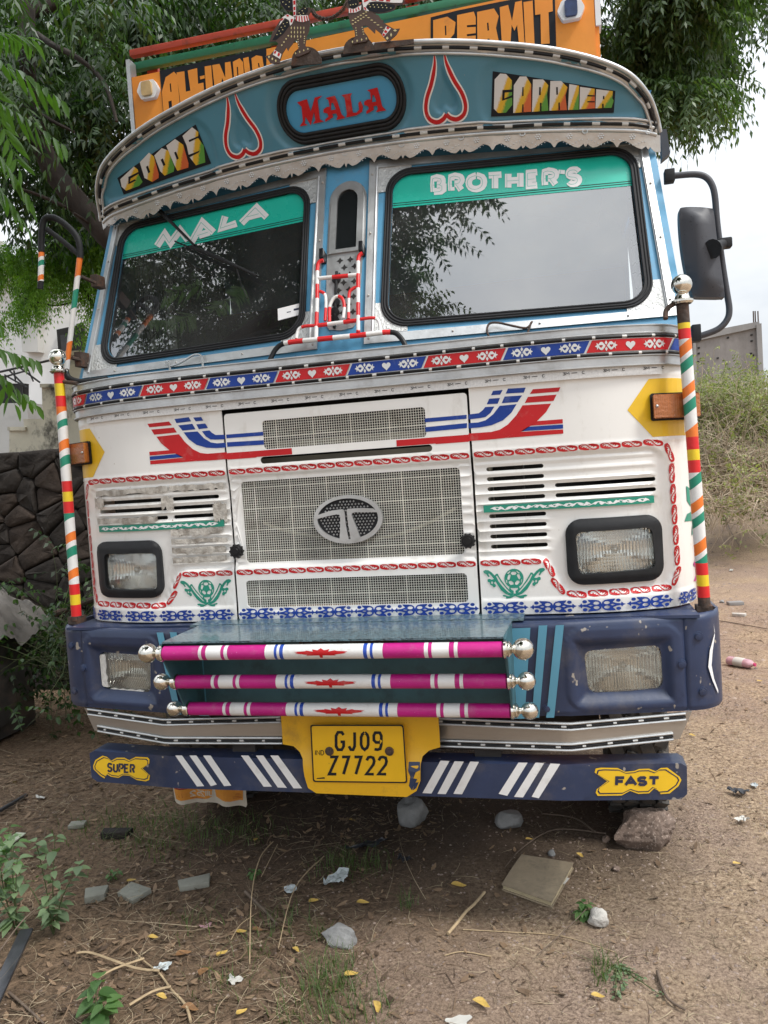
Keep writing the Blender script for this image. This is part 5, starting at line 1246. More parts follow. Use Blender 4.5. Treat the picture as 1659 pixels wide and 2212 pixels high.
# hearts
for s in (1, -1):
    O_ = [(.0, .098), (-.012, .108), (-.010, .088), (-.030, .040), (-.062, -.010), (-.075, -.052), (-.068, -.080), (-.042, -.094), (-.012, -.090), (.0, -.082)]
    def half(P, w_):
        return ribbon(P, w_)
    cl = [(-.018, .094), (-.022, .066), (-.040, .022), (-.064, -.018), (-.073, -.052), (-.064, -.078), (-.038, -.090), (-.014, -.084), (0, -.072)]
    cl = smoothline(cl, 4); W_ = [.006+.014*min(1, i/6) for i in range(len(cl))]; n = len(cl)
    for nm, m_, k, of in (('heart_outline', 'letterwhite', 1.0, .002), ('heart_line', 'red', .56, .0028)):
        P = []
        for t in (1, -1): 
            P.append([(s*.402+t*x, 2.985+z) for x, z in ribbon(cl, [w_*k*1.15 for w_ in W_])])
        decal(nm, P, None, g_visr, of, M[m_], VIS, gx=.012, step=.0001)
# hand-lettered boards: GOODS and CARRIER
def fade(name, a, b_):
    m = bpy.data.materials.new(name); m.use_nodes = True; n, l = m.node_tree.nodes, m.node_tree.links; b = n['Principled BSDF']; b.inputs['Roughness'].default_value = .4
    u = n.new('ShaderNodeUVMap'); s_ = n.new('ShaderNodeSeparateXYZ'); l.new(u.outputs[0], s_.inputs[0]); nz = n.new('ShaderNodeTexNoise'); nz.inputs['Scale'].default_value = 14; l.new(u.outputs[0], nz.inputs['Vector'])
    m1 = n.new('ShaderNodeMath'); m1.operation = 'MULTIPLY_ADD'; m1.inputs[1].default_value = -.85; l.new(s_.outputs[1], m1.inputs[0]); l.new(s_.outputs[0], m1.inputs[2])
    m2 = n.new('ShaderNodeMath'); m2.operation = 'MULTIPLY_ADD'; m2.inputs[1].default_value = .18; l.new(nz.outputs[0], m2.inputs[0]); l.new(m1.outputs[0], m2.inputs[2])
    m3 = n.new('ShaderNodeMath'); m3.operation = 'MULTIPLY_ADD'; m3.inputs[1].default_value = .54; m3.inputs[2].default_value = .40; l.new(m2.outputs[0], m3.inputs[0])
    r = n.new('ShaderNodeValToRGB'); e = r.color_ramp.elements; e[0].position = .44; e[0].color = (.70, .70, .70, 1); e[1].position = .76; e[1].color = b_+(1,)
    for p_, c_ in ((.50, a), (.62, a), (.69, b_)): q_ = e.new(p_); q_.color = c_+(1,)
    l.new(m3.outputs[0], r.inputs[0]); l.new(r.outputs[0], b.inputs['Base Color']); return m
M['fadegreen'] = fade('white_yellow_green_fade', (.72, .44, .03), (.10, .32, .05)); M['fadered'] = fade('white_yellow_red_fade', (.72, .44, .03), (.62, .13, .04))
def board(plc, fr, letters, notches, cols):
    c = np.mean(plc, 0); sc = 1.0
    pb = decal('letter_board', [plc], None, g_visr, .003, M['black'], VIS, gx=.012)
    for L, cc in zip(letters, cols):
        l2 = [hit(*fr(*p), g_vis) for p in L]
        plate('painted_letter', [dens(l2, .012)], g_visr, .0042, 0, M[cc], pb, .012, .012, uv=True)
    decal('letter_gap', [[hit(*fr(*p), g_vis) for p in N_] for N_ in notches], None, g_visr, .0052, M['black'], pb, step=.00002)
board(PL_L, F1, [[(98, 912), (168, 846), (188, 862), (192, 888), (212, 925), (195, 945), (128, 970), (105, 950)], [(198, 825), (245, 775), (270, 795), (295, 885), (294, 905), (262, 925), (222, 905)], [(272, 790), (310, 752), (345, 765), (375, 850), (372, 872), (325, 893), (302, 870)], [(333, 740), (378, 705), (420, 735), (447, 830), (446, 852), (390, 868), (375, 840)], [(416, 690), (465, 645), (498, 670), (496, 700), (525, 740), (533, 825), (485, 840), (450, 795), (438, 740)]],
      [[(140, 900), (196, 872), (196, 882), (152, 908), (148, 925), (172, 912), (180, 918), (140, 938)], [(230, 848), (240, 842), (252, 875), (242, 882)], [(305, 812), (316, 805), (330, 838), (320, 845)], [(374, 775), (384, 770), (398, 806), (388, 812)], [(448, 712), (500, 690), (500, 698), (452, 722)], [(440, 790), (505, 765), (500, 775), (452, 800)]], ['fadegreen', 'fadered', 'fadegreen', 'fadered', 'fadegreen'])
board(PL_R, F2, [[(610, 400), (638, 370), (668, 372), (698, 405), (700, 530), (668, 570), (628, 572), (606, 550)], [(708, 430), (738, 385), (772, 385), (797, 425), (797, 565), (705, 572)], [(806, 400), (858, 400), (885, 430), (878, 475), (885, 560), (801, 566)], [(895, 408), (950, 408), (983, 440), (972, 482), (980, 557), (890, 560)], [(992, 424), (1042, 432), (1040, 555), (985, 556)], [(1047, 438), (1122, 448), (1124, 548), (1044, 553)], [(1130, 450), (1215, 460), (1212, 498), (1220, 508), (1208, 545), (1126, 548)]],
      [[(650, 455), (702, 452), (702, 465), (662, 468), (660, 498), (702, 480), (702, 492), (648, 510)], [(752, 440), (758, 440), (758, 485), (750, 486)], [(752, 528), (758, 528), (758, 568), (750, 568)], [(838, 440), (846, 440), (846, 480), (837, 482)], [(842, 520), (850, 520), (850, 563), (842, 563)], [(925, 440), (933, 440), (934, 478), (926, 480)], [(936, 520), (943, 518), (945, 557), (937, 558)], [(1085, 480), (1122, 482), (1122, 488), (1085, 488)], [(1085, 512), (1122, 512), (1122, 518), (1084, 518)], [(1165, 485), (1172, 486), (1172, 502), (1164, 502)], [(1160, 525), (1168, 525), (1168, 547), (1160, 547)]],
      ['fadegreen', 'fadered', 'fadegreen', 'fadered', 'fadegreen', 'fadered', 'fadegreen'])
# ---- board and roof rack behind the visor
tl = [hit(*F1(*p), g_head) for p in ((165, 395), (305, 368), (850, 262), (1060, 215), (1659, 97))]; zt0 = tl[0][1]
HB = plate('header_board', [[(-.955, 2.98), (.955, 2.98), (.955, 3.50)]+[hit(*F2(*p), g_head) for p in ((935, -55), (285, 88), (60, 130))]+[(-.955, zt0)] if False else [(-.955, 2.98), (.955, 2.98), (.955, zt0+.012), (-.955, zt0)]], g_head, 0, .03, M['orange'], TR, .2, .2)
HB.data.materials[0] = M['orange']
D_ = lambda P, fr: [hit(*fr(*p), g_head) for p in P]
decal('black_ground', [D_([(305, 362), (850, 246), (850, 420), (335, 700)], F1)], None, g_head, .002, M['black'], HB)
LT = [[[(338, 396), (380, 368), (396, 386), (412, 560), (372, 575), (368, 515), (352, 520), (358, 590), (330, 610), (318, 470)], [(358, 430), (364, 427), (368, 470), (362, 472)]], [(393, 372), (433, 366), (441, 470), (466, 464), (470, 530), (415, 545)], [(450, 362), (498, 350), (503, 430), (530, 424), (536, 490), (470, 510)], [(512, 392), (536, 386), (537, 402), (514, 408)], [(536, 342), (570, 336), (580, 470), (545, 480)], [(575, 335), (612, 328), (642, 400), (640, 322), (668, 317), (685, 460), (655, 460), (625, 400), (618, 470), (590, 475)], [[(680, 318), (715, 300), (732, 320), (742, 440), (690, 450)], [(700, 345), (706, 343), (712, 430), (706, 432)]], [(733, 300), (760, 293), (778, 430), (748, 440)], [[(775, 300), (800, 285), (830, 290), (850, 420), (785, 430)], [(808, 325), (814, 324), (818, 345), (811, 346)]]]
decal('painted_letters', [[D_(q, F1) for q in L] if isinstance(L[0][0], (list, tuple)) else D_(L, F1) for L in LT], None, g_head, .004, M['orange'], HB, step=.00002)
decal('black_ground', [D_([(285, 90), (420, 55), (640, 10), (800, -20), (918, -45), (925, 235), (905, 262), (800, 262), (285, 262)], F2)], None, g_head, .002, M['black'], HB)
LT = [[[(298, 106), (370, 88), (412, 116), (405, 175), (372, 215), (375, 260), (298, 260)], [(357, 135), (364, 133), (366, 182), (359, 184)]], [[(420, 80), (505, 62), (515, 92), (515, 260), (420, 260)], [(470, 132), (515, 128), (515, 140), (470, 142)], [(470, 178), (515, 172), (515, 184), (470, 188)]], [[(522, 64), (608, 46), (632, 85), (618, 145), (640, 250), (590, 260), (585, 200), (575, 200), (578, 260), (524, 260)], [(572, 120), (580, 118), (583, 158), (575, 160)]], [(637, 40), (680, 28), (700, 110), (716, 14), (750, 6), (766, 255), (738, 255), (726, 130), (712, 160), (698, 130), (690, 255), (650, 255)], [(758, 14), (805, 6), (816, 255), (770, 255)], [(815, -5), (905, -20), (908, 60), (886, 66), (892, 225), (848, 228), (845, 75), (818, 80)]]
decal('painted_letters', [[D_(q, F2) for q in L] if isinstance(L[0][0], (list, tuple)) else D_(L, F2) for L in LT], None, g_head, .004, M['orange'], HB, step=.00002)
mb = MB(); mb.box((-.965, .46, 3.23), (.018, .05, .42)); mb.build('edge_strip', M['alu'], HB, None)
mb = MB(); mb.box((.968, .47, 3.36), (.02, .06, .30)); mb.build('edge_post', M['letterwhite'], HB, None)
for s, q, m_ in ((1, F2(1000, 62), 'solar'), (-1, F1(255, 468), 'lampamber')):
    X_, Z_ = hit(*q, g_head)
    o = [(X_+a, Z_+b) for a, b in ((-.050, 0), (-.032, .037), (.032, .037), (.050, 0), (.032, -.037), (-.032, -.037))]
    rb_ = plate('marker_lamp', [roundpoly(o, .012, 3)], g_head, .022, .024, M['letterwhite'], HB, smooth=30)
    plate('lamp_face', [rrect(X_-.023, X_+.023, Z_-.029, Z_+.029, .01, 3)], g_head, .034, .014, M[m_], rb_, smooth=30)
# rails
def rail(px0, px1, y, m_, dz=.018, dy=.03):
    a, b = Vector(at(*px0, y=y)), Vector(at(*px1, y=y)); mb = MB(); d_ = (b-a); L = d_.length; ang = math.atan2(-d_.z, d_.x)
    mb.box(tuple((a+b)/2), (L, dy, dz*2), ry=ang, ch=.004); return mb.build('roof_rail', M[m_], HB, 30)
rail((285, 148), (1215, -38), .50, 'railgreen', .016)
rail((283, 118), (1215, -72), .50, 'railred', .014)
mb = MB()
for x in (-.90, -.32, .26, .88): mb.box((x, .535, 3.40), (.05, .02, .14))
mb.split('rail_post', M['railred'], HB, None)
mb = MB()
for x in (-.955, .955): mb.box((x, 1.1, 3.18), (.03, 1.3, .36))
mb.box((0, 1.1, 3.02), (1.9, 1.3, .03)); mb.split('rack_side', M['orange'], HB, None)
# ---- bird cut-outs with a chain between them
yb = .10
B2 = lambda P: [tuple(at(*FB(*p), y=yb)[[0, 2]]) for p in P]
def bird(outline, mound, parts, name='bird_cutout'):
    o = plate(name, [B2(outline)], lambda x, z: yb, 0, .004, M['birdbrown'], TR)
    plate('mount', [B2(mound)], lambda x, z: yb+.006, 0, .004, M['rust'], o)
    for nm, m_, P in parts:
        if P: decal(nm, [B2(p) for p in P], None, lambda x, z: yb, {'dark_patch': .0008, 'white_patch': .0014, 'red_mark': .002, 'pale_dot': .0024}[nm], M[m_], o, step=.00001)
    return o
M['birdbrown'] = mat('brown_enamel', (.075, .045, .035), .5, vary=.2)
def dots(c, n, dx, dy, w_=6, h_=5, rot=0):
    out = []
    for i in range(n):
        x, y = c[0]+dx*i, c[1]+dy*i; out.append([(x-w_, y), (x, y-h_), (x+w_, y), (x, y+h_)])
    return out
BL = [(125, 465), (165, 455), (205, 415), (235, 360), (215, 340), (160, 345), (185, 270), (230, 200), (268, 140), (310, 115), (355, 135), (358, 95), (300, 90), (258, 45), (248, 0), (262, -80), (330, -120), (378, -60), (384, 60), (385, 110), (400, 88), (438, 62), (490, 62), (527, 78), (530, 100), (500, 98), (482, 130), (498, 180), (490, 250), (468, 300), (458, 378), (470, 388), (505, 405), (490, 432), (400, 470), (375, 465), (392, 430), (402, 405), (385, 315), (350, 365), (322, 400), (315, 422), (300, 392), (270, 440), (240, 525), (200, 528), (165, 520), (148, 490)]
md = [(340, 500)]+[(463-122*math.cos(a), 490-112*math.sin(a)) for a in np.linspace(0.15, math.pi-.1, 12)]+[(588, 470), (588, 520), (340, 540)]
wht = [[(270, 145), (310, 118), (362, 140), (372, 150), (350, 200), (335, 215), (325, 170), (290, 150), (262, 190), (240, 215)], [(356, 0), (380, 0), (382, 130), (362, 140)], [(375, 158), (385, 130), (480, 128), (490, 170), (440, 185), (400, 180)], [(205, 415), (262, 450), (250, 490), (190, 455)]]
rd = [[(385, 135), (395, 135), (390, 178), (380, 170)], [(405, 136), (415, 136), (415, 182), (405, 180)], [(425, 137), (435, 136), (440, 185), (430, 185)], [(446, 135), (456, 134), (464, 180), (454, 183)], [(465, 133), (475, 131), (484, 172), (475, 176)], [(300, 125), (318, 124), (328, 138), (310, 140)], [(362, 60), (378, 58), (378, 85), (364, 88)], [(362, 100), (378, 98), (378, 125), (364, 128)], [(340, 160), (360, 160), (350, 190), (338, 185)], [(258, 165), (275, 150), (280, 158), (262, 178)], [(210, 422), (222, 428), (212, 450), (198, 442)], [(236, 438), (252, 446), (245, 470), (228, 462)], [(360, 8), (378, 6), (378, 40), (362, 42)]]
dk = [[(395, 125), (402, 92), (440, 66), (485, 66), (480, 100), (455, 125)], [(255, 205), (295, 160), (325, 180), (328, 215), (280, 280), (220, 330), (185, 335)], [(262, 40), (250, 0), (300, -60), (352, -60), (352, 85), (300, 85)]]
pal = dots((410, 110), 3, 25, -18)+dots((420, 125), 2, 25, -12)+sum([dots((345+i*26, 235+j*35), 1, 0, 0, 5, 14) for i in range(5) for j in range(3) if not (j == 2 and i > 3)], [])+dots((400, 330), 4, 2, 20)+dots((455, 305), 4, -1, 18)+dots((380, 445), 4, 34, -12, 6, 10)+dots((280, 200), 4, -18, 30)+dots((310, 190), 4, -18, 30)+dots((275, 20), 3, 25, 20)+dots((290, -20), 3, 20, 20)+dots((320, 300), 4, -18, 26, 8, 8)+dots((160, 475), 3, 28, 16, 8, 12)
b1 = bird(BL, md, [('dark_patch', 'black', dk), ('white_patch', 'letterwhite', wht), ('red_mark', 'red', rd), ('pale_dot', 'birdcream', pal)] )
BR = [(800, 60), (782, 40), (790, 5), (815, -20), (850, -30), (890, -10), (905, 15), (912, 40), (930, 10), (925, -40), (1000, -90), (1150, -80), (1270, -30), (1282, 10), (1262, 35), (1215, 45), (1200, 78), (1160, 95), (1120, 104), (1060, 112), (1010, 98), (1070, 130), (1090, 165), (1110, 170), (1100, 182), (1150, 215), (1195, 240), (1242, 236), (1215, 285), (1195, 305), (1170, 325), (1155, 345), (1140, 348), (1120, 320), (1075, 268), (1040, 240), (1036, 278), (1020, 262), (965, 212), (938, 215), (945, 262), (975, 300), (985, 325), (960, 345), (920, 350), (860, 362), (848, 345), (872, 300), (866, 255), (830, 190), (812, 115), (822, 80)]
mr = [(770, 410)]+[(900-128*math.cos(a), 405-112*math.sin(a)) for a in np.linspace(.05, math.pi-.3, 12)]+[(1030, 345), (1355, 315), (1358, 352), (1100, 400), (770, 440)]
dk = [[(812, 20), (820, -15), (850, -25), (885, -8), (900, 20), (895, 50), (860, 72), (828, 62)], [(965, 60), (1000, 20), (1100, 25), (1200, 40), (1205, 60), (1180, 80), (1110, 102), (1050, 105), (990, 90)]]
wht = [[(820, 70), (860, 78), (905, 55), (925, 45), (920, 85), (880, 105), (822, 110)], [(930, 0), (1000, -15), (1150, -10), (1270, 0), (1262, 25), (1190, 25), (1050, 12), (990, 20), (960, 60), (990, 95), (945, 85)], [(1130, 220), (1170, 238), (1110, 310), (1095, 290)]]
rd = [[(832, 76), (842, 78), (842, 108), (833, 108)], [(852, 80), (862, 79), (866, 104), (856, 106)], [(874, 75), (883, 70), (890, 95), (881, 98)], [(894, 66), (903, 60), (912, 82), (904, 88)], [(945, 5), (980, -5), (985, 5), (950, 22)], [(1010, -10), (1050, -8), (1048, 8), (1008, 5)], [(1070, -6), (1110, -3), (1108, 12), (1070, 8)], [(1130, 0), (1165, 3), (1163, 16), (1128, 14)], [(945, 60), (960, 65), (968, 85), (952, 82)], [(1138, 222), (1160, 232), (1150, 246), (1130, 238)], [(1122, 250), (1142, 262), (1132, 280), (1112, 268)], [(1105, 276), (1124, 290), (1114, 304), (1098, 294)]]
pal = dots((830, 0), 3, 22, -4)+dots((835, 45), 3, 22, -4)+sum([dots((855+i*22, 172-i*14+j*30), 1, 0, 0, 11, 5) for i in range(6) for j in range(2)], [])+dots((880, 235), 4, 2, 20)+dots((932, 230), 4, 4, 19)+dots((852, 350), 4, 38, -9, 6, 12)+dots((985, 150), 6, 26, 20, 14, 4)+dots((1000, 60), 6, 34, 2)+dots((990, 40), 5, 34, 2)+dots((1140, 320), 1, 0, 0, 12, 14)+dots((1172, 292), 1, 0, 0, 8, 18)+dots((1205, 256), 1, 0, 0, 16, 10)
bird(BR, mr, [('dark_patch', 'black', dk), ('white_patch', 'letterwhite', wht), ('red_mark', 'red', rd), ('pale_dot', 'birdcream', pal)])
mb = MB(); C_ = smoothline([tuple(at(*FB(*p), y=yb)) for p in ((522, 92), (545, 130), (600, 155), (660, 155), (720, 125), (770, 80), (795, 35))], 4)
C_ = resample(C_, .014)
for i, p in enumerate(C_[:-1]):
    q = (p+C_[i+1])/2; t = (C_[i+1]-p).normalized(); u_ = Vector((0, 1, 0)) if i % 2 else t.cross(Vector((0, 1, 0)))
    mb.tube([q+t*.0105*math.cos(a)+u_*.006*math.sin(a) for a in np.linspace(0, 2*math.pi, 9)[:-1]], .0022, 5, closed=True)
mb.build('chain', M['rust'], TR, 60)
# cargo body behind
mb = MB(); mb.box((0, 4.4, 1.95), (2.3, 4.8, 1.5)); mb.box((0, 4.4, 1.15), (2.3, 4.8, .12)); mb.build('cargo_body', M['orange'], TR, None)
# ================================================================== SETTING
def ground_h(x, y):
    x = np.asarray(x, float); y = np.asarray(y, float)
    h = (fbm(x*.45, y*.45, 3, 1)-.45)*.12*np.clip((np.hypot(x, y-.5)-1.0)/4, 0, 1)
    h = h+(fbm(x*2.2, y*2.2, 4, 2)-.47)*.035+(fbm(x*14, y*14, 3, 3)-.45)*.010
    far = np.clip((y-9)/22, 0, 1); h = h+np.clip((x-1.5)/2, 0, 1)*.9*np.clip((y-6.5)/9, 0, 1)**1.5; h = h+far*.35*fbm(x*.2, y*.2, 3, 4)*np.clip((x+2)/4, 0, 1)
    return h-.012
def gh(x, y): return float(ground_h(x, y))
def groundmat():
    m = bpy.data.materials.new('dirt'); m.use_nodes = True; n, l = m.node_tree.nodes, m.node_tree.links; b = n['Principled BSDF']
    t = n.new('ShaderNodeTexCoord'); src = t.outputs['Object']
    def nz(sc, d=6, r=.65, dist=0): x = n.new('ShaderNodeTexNoise'); x.inputs['Scale'].default_value = sc; x.inputs['Detail'].default_value = d; x.inputs['Roughness'].default_value = r; x.inputs['Distortion'].default_value = dist; l.new(src, x.inputs['Vector']); return x.outputs[0]
    def ramp(s, a, b_, p0=.35, p1=.65): r = n.new('ShaderNodeValToRGB'); r.color_ramp.elements[0].color = a+(1,); r.color_ramp.elements[1].color = b_+(1,); r.color_ramp.elements[0].position = p0; r.color_ramp.elements[1].position = p1; l.new(s, r.inputs[0]); return r.outputs[0]
    def mix(f, a, b_): x = n.new('ShaderNodeMix'); x.data_type = 'RGBA'; l.new(f, x.inputs[0]); l.new(a, x.inputs[6]); l.new(b_, x.inputs[7]); return x.outputs[2]
    fine = nz(60, 5, .75); dirtc = ramp(fine, srgb(92, 72, 56), srgb(206, 182, 154), .32, .68)
    grey = ramp(nz(85, 4, .8), srgb(84, 68, 58), srgb(194, 170, 150), .32, .68)
    litter = ramp(nz(45, 6, .8, .6), srgb(52, 43, 35), srgb(148, 124, 101), .33, .66)
    s1 = nz(.9, 4); msk = n.new('ShaderNodeMapRange'); msk.inputs[1].default_value = .45; msk.inputs[2].default_value = .58; l.new(s1, msk.inputs[0])
    base = mix(msk.outputs[0], dirtc, grey)
    sp = n.new('ShaderNodeSeparateXYZ'); l.new(src, sp.inputs[0])
    ad = n.new('ShaderNodeMath'); ad.operation = 'MULTIPLY_ADD'; ad.inputs[1].default_value = 2.2; l.new(nz(1.3, 5), ad.inputs[0]); l.new(sp.outputs[0], ad.inputs[2])
    m2 = n.new('ShaderNodeMapRange'); m2.inputs[1].default_value = .95; m2.inputs[2].default_value = 1.75; m2.inputs[3].default_value = 1; m2.inputs[4].default_value = 0; l.new(ad.outputs[0], m2.inputs[0])
    base = mix(m2.outputs[0], base, litter)
    # shade under and just ahead of the parked truck, painted into the soil colour
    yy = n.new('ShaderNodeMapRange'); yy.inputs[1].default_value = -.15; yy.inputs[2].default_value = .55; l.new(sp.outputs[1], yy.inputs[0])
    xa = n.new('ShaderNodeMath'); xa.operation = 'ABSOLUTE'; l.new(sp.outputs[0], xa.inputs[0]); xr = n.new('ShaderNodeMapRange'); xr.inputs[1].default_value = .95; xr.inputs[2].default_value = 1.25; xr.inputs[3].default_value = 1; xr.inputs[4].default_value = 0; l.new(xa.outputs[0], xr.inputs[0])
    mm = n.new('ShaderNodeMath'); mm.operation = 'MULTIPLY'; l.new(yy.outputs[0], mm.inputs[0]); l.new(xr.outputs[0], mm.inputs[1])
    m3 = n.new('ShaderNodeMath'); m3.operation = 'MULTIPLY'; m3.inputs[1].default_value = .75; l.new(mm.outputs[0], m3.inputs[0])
    under_shade = n.new('ShaderNodeRGB'); under_shade.outputs[0].default_value = (.045, .032, .025, 1)
    base = mix(m3.outputs[0], base, under_shade.outputs[0])
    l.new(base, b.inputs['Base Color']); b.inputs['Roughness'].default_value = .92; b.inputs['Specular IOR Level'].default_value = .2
    bp = n.new('ShaderNodeBump'); bp.inputs['Strength'].default_value = .9; bp.inputs['Distance'].default_value = .012; l.new(nz(95, 5, .8), bp.inputs['Height']); l.new(bp.outputs[0], b.inputs['Normal'])
    return m
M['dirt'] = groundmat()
def grid_axis(parts):
    out = []
    for a, b, d in parts: out += list(np.arange(a, b, d))
    return np.array(out+[parts[-1][1]])
gx_ = grid_axis([(-400, -60, 60), (-60, -10, 6), (-10, -3, .5), (-3, 3.6, .032), (3.6, 10, .4), (10, 60, 5), (60, 400, 60)])
gy_ = grid_axis([(-400, -60, 60), (-60, -8, 6), (-8, -2, .5), (-2, 2.6, .032), (2.6, 8, .12), (8, 30, .8), (30, 60, 5), (60, 400, 60)])
XX, YY = np.meshgrid(gx_, gy_); ZZ = ground_h(XX, YY); nx, ny = len(gx_), len(gy_)
co = np.stack([XX.ravel(), YY.ravel(), ZZ.ravel()], 1)
ii = (np.arange(ny-1)[:, None]*nx+np.arange(nx-1)[None, :]).ravel(); fc = np.stack([ii, ii+1, ii+nx+1, ii+nx], 1)
def npmesh(name, co, faces, m, parent=None, tint=None, smooth=False):
    me = bpy.data.meshes.new(name); k = faces.shape[1]
    me.vertices.add(len(co)); me.vertices.foreach_set('co', np.ascontiguousarray(co, np.float32).ravel())
    me.loops.add(faces.size); me.loops.foreach_set('vertex_index', faces.astype(np.int32).ravel())
    me.polygons.add(len(faces)); me.polygons.foreach_set('loop_start', np.arange(0, faces.size, k, dtype=np.int32)); me.polygons.foreach_set('loop_total', np.full(len(faces), k, np.int32))
    if smooth: me.polygons.foreach_set('use_smooth', np.ones(len(faces), bool))
    me.update(calc_edges=True); me.validate()
    if tint is not None:
        at_ = me.attributes.new('tint', 'FLOAT', 'POINT'); at_.data.foreach_set('value', np.ascontiguousarray(tint, np.float32))
    return link(name, me, m, parent)
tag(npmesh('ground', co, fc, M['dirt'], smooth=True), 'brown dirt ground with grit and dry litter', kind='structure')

# ---- leaves: compound neem leaves built leaflet by leaflet
def sprays(P, Dm, L, nl, droop, lw, ll, seed, fine=False):
    """P (n,3) start points, Dm (n,3) directions; every compound leaf gets nl leaflets; returns coords, faces, tint"""
    rg = np.random.default_rng(seed); n = len(P)
    Dm = Dm/np.linalg.norm(Dm, axis=1, keepdims=True); up = np.array((0, 0, 1.))
    side = np.cross(Dm, up); side /= np.linalg.norm(side, axis=1, keepdims=True)+1e-9
    roll = rg.normal(0, .5, (n, 1)); nrm = np.cross(side, Dm); side = side*np.cos(roll)+nrm*np.sin(roll)
    Lr = L*rg.uniform(.75, 1.2, (n, 1)); V, F, T = [], [], []; base = 0; tint0 = rg.random(n)
    seg = 4 if fine else 2
    for k in range(nl):
        t = (k//2*2+1.2)/nl if k < nl-1 else 1.0; sg = 1 if k % 2 else -1
        pos = P+Dm*(t*Lr)+np.array((0, 0, -1.))*(droop*Lr*t*t)
        ax = Dm+np.array((0, 0, -1.))*(2*droop*t); ax /= np.linalg.norm(ax, axis=1, keepdims=True)
        d = (side*sg*(1.0 if k < nl-1 else .05)+ax*.75+np.array((0, 0, -.75))*rg.uniform(.5, 1.3, (n, 1))+rg.normal(0, .14, (n, 3))); d /= np.linalg.norm(d, axis=1, keepdims=True)
        w_ = np.cross(d, np.cross(ax, d)+rg.normal(0, .25, (n, 3))+.001); w_ /= np.linalg.norm(w_, axis=1, keepdims=True)+1e-9
        l_ = ll*rg.uniform(.75, 1.15, (n, 1))*(1-.35*abs(t-.5)); curl = np.array((0, 0, -1.))*.22+ax*-.18
        prof = ([(0, .0), (.22, .8), (.5, 1), (.78, .62), (1, 0)] if fine else [(0, 0), (.38, 1), (1, 0)])
        rows = []
        for (a, b) in prof:
            c = pos+d*(a*l_)+curl*(a*a*l_*.9); fold = np.cross(d, w_)*(lw*b*.3)
            if b == 0: rows.append([c])
            else: rows.append([c-w_*(lw*b/2)+fold, c, c+w_*(lw*b/2)+fold] if fine else [c-w_*(lw*b/2), c+w_*(lw*b/2)])
        vv = [r for row in rows for r in row]; m_ = len(vv)
        arr = np.stack(vv, 1).reshape(-1, 3); V.append(arr); T.append(np.repeat(np.clip(tint0+rg.normal(0, .12, n), 0, 1), m_))
        o = base+np.arange(n)*m_
        if fine: loc = [(0, 1, 2), (0, 2, 3), (1, 4, 5), (1, 5, 2), (2, 5, 6), (2, 6, 3), (4, 7, 8), (4, 8, 5), (5, 8, 9), (5, 9, 6), (7, 10, 8), (8, 10, 9)]
        else: loc = [(0, 1, 2), (1, 3, 2)]
        for q in loc: F.append(np.stack([o+q[0], o+q[1], o+q[2]], 1))
        base += n*m_
    # stalks
    rows = []
    for t in (0, .5, 1.):
        c = P+Dm*(t*Lr)+np.array((0, 0, -1.))*(droop*Lr*t*t); rows += [c-side*lw*.05, c+side*lw*.05]
    arr = np.stack(rows, 1).reshape(-1, 3); o = base+np.arange(n)*6; V.append(arr); T.append(np.repeat(tint0, 6))
    for q in ((0, 1, 3), (0, 3, 2), (2, 3, 5), (2, 5, 4)): F.append(np.stack([o+q[0], o+q[1], o+q[2]], 1))
    return np.concatenate(V), np.concatenate(F), np.concatenate(T)
M['leaf'] = leafmat('neem_leaf', (.011, .032, .009), (.046, .098, .020), .30)
M['leafmid'] = leafmat('grey_green_neem_leaf', (.032, .065, .024), (.085, .14, .05), .32)
M['leafbright'] = leafmat('young_neem_leaf', (.055, .125, .018), (.19, .33, .05), .5)
M['bark'] = mat('bark', (.024, .018, .015), .9, vary=.4, vscale=9, bump=.8, bscale=30, stretch=(1, 1, .35), dirt=(.05, .04, .033), dscale=8, dlo=.5, dhi=.7, damt=.6)
def blobs(cs, n, rg):
    """points through ellipsoid clumps given as (x,y,z,rx,ry,rz,weight), denser towards the skin"""
    w_ = np.array([c[6] for c in cs], float); k = rg.choice(len(cs), n, p=w_/w_.sum()); C = np.array([c[:6] for c in cs])[k]
    d = rg.normal(size=(n, 3)); d /= np.linalg.norm(d, axis=1, keepdims=True); r = rg.random((n, 1))**.45
    # break the clump into smaller tufts
    P = C[:, :3]+d*r*C[:, 3:6]; q = P*1.9; j = np.sin(q[:, [1, 2, 0]]*2.3+1.7)+np.sin(q[:, [2, 0, 1]]*4.1); P = P+j*.16
    D = d*np.array((1, 1, .5))+rg.normal(0, .5, (n, 3)); D[:, 2] -= .1
    return P, D
def tree(label, base, limbs, cs, n, seed, m='leaf', ll=.066, lw=.017, L=.26, nl=13, extra=None, name='neem_tree', group=None, droop=.45, fine=False):
    t = empty(name, base, label, 'tree', group); rg = np.random.default_rng(seed)
    inv = Vector(base)
    for i, (pts, r0, r1) in enumerate(limbs):
        P_ = smoothline(pts, 6); r = [r0+(r1-r0)*k/(len(P_)-1) for k in range(len(P_))]
        mb = MB(); mb.tube([Vector(p)-inv for p in P_], r, 10 if r0 > .05 else 6); mb.build('trunk' if i == 0 else 'limb', M['bark'], t, 60)
    P, D = blobs(cs, n, rg)
    if extra is not None: P = np.concatenate([P, extra[0]]); D = np.concatenate([D, extra[1]])
    V, F, T = sprays(P-np.array(base), D, L, nl, droop, lw, ll, seed+1, fine)
    cr_ = npmesh('crown', V, F, M[m], t, T); tag(cr_, kind='stuff')
    return t
def W(px, py, y): return np.array(at(px, py, y=y))
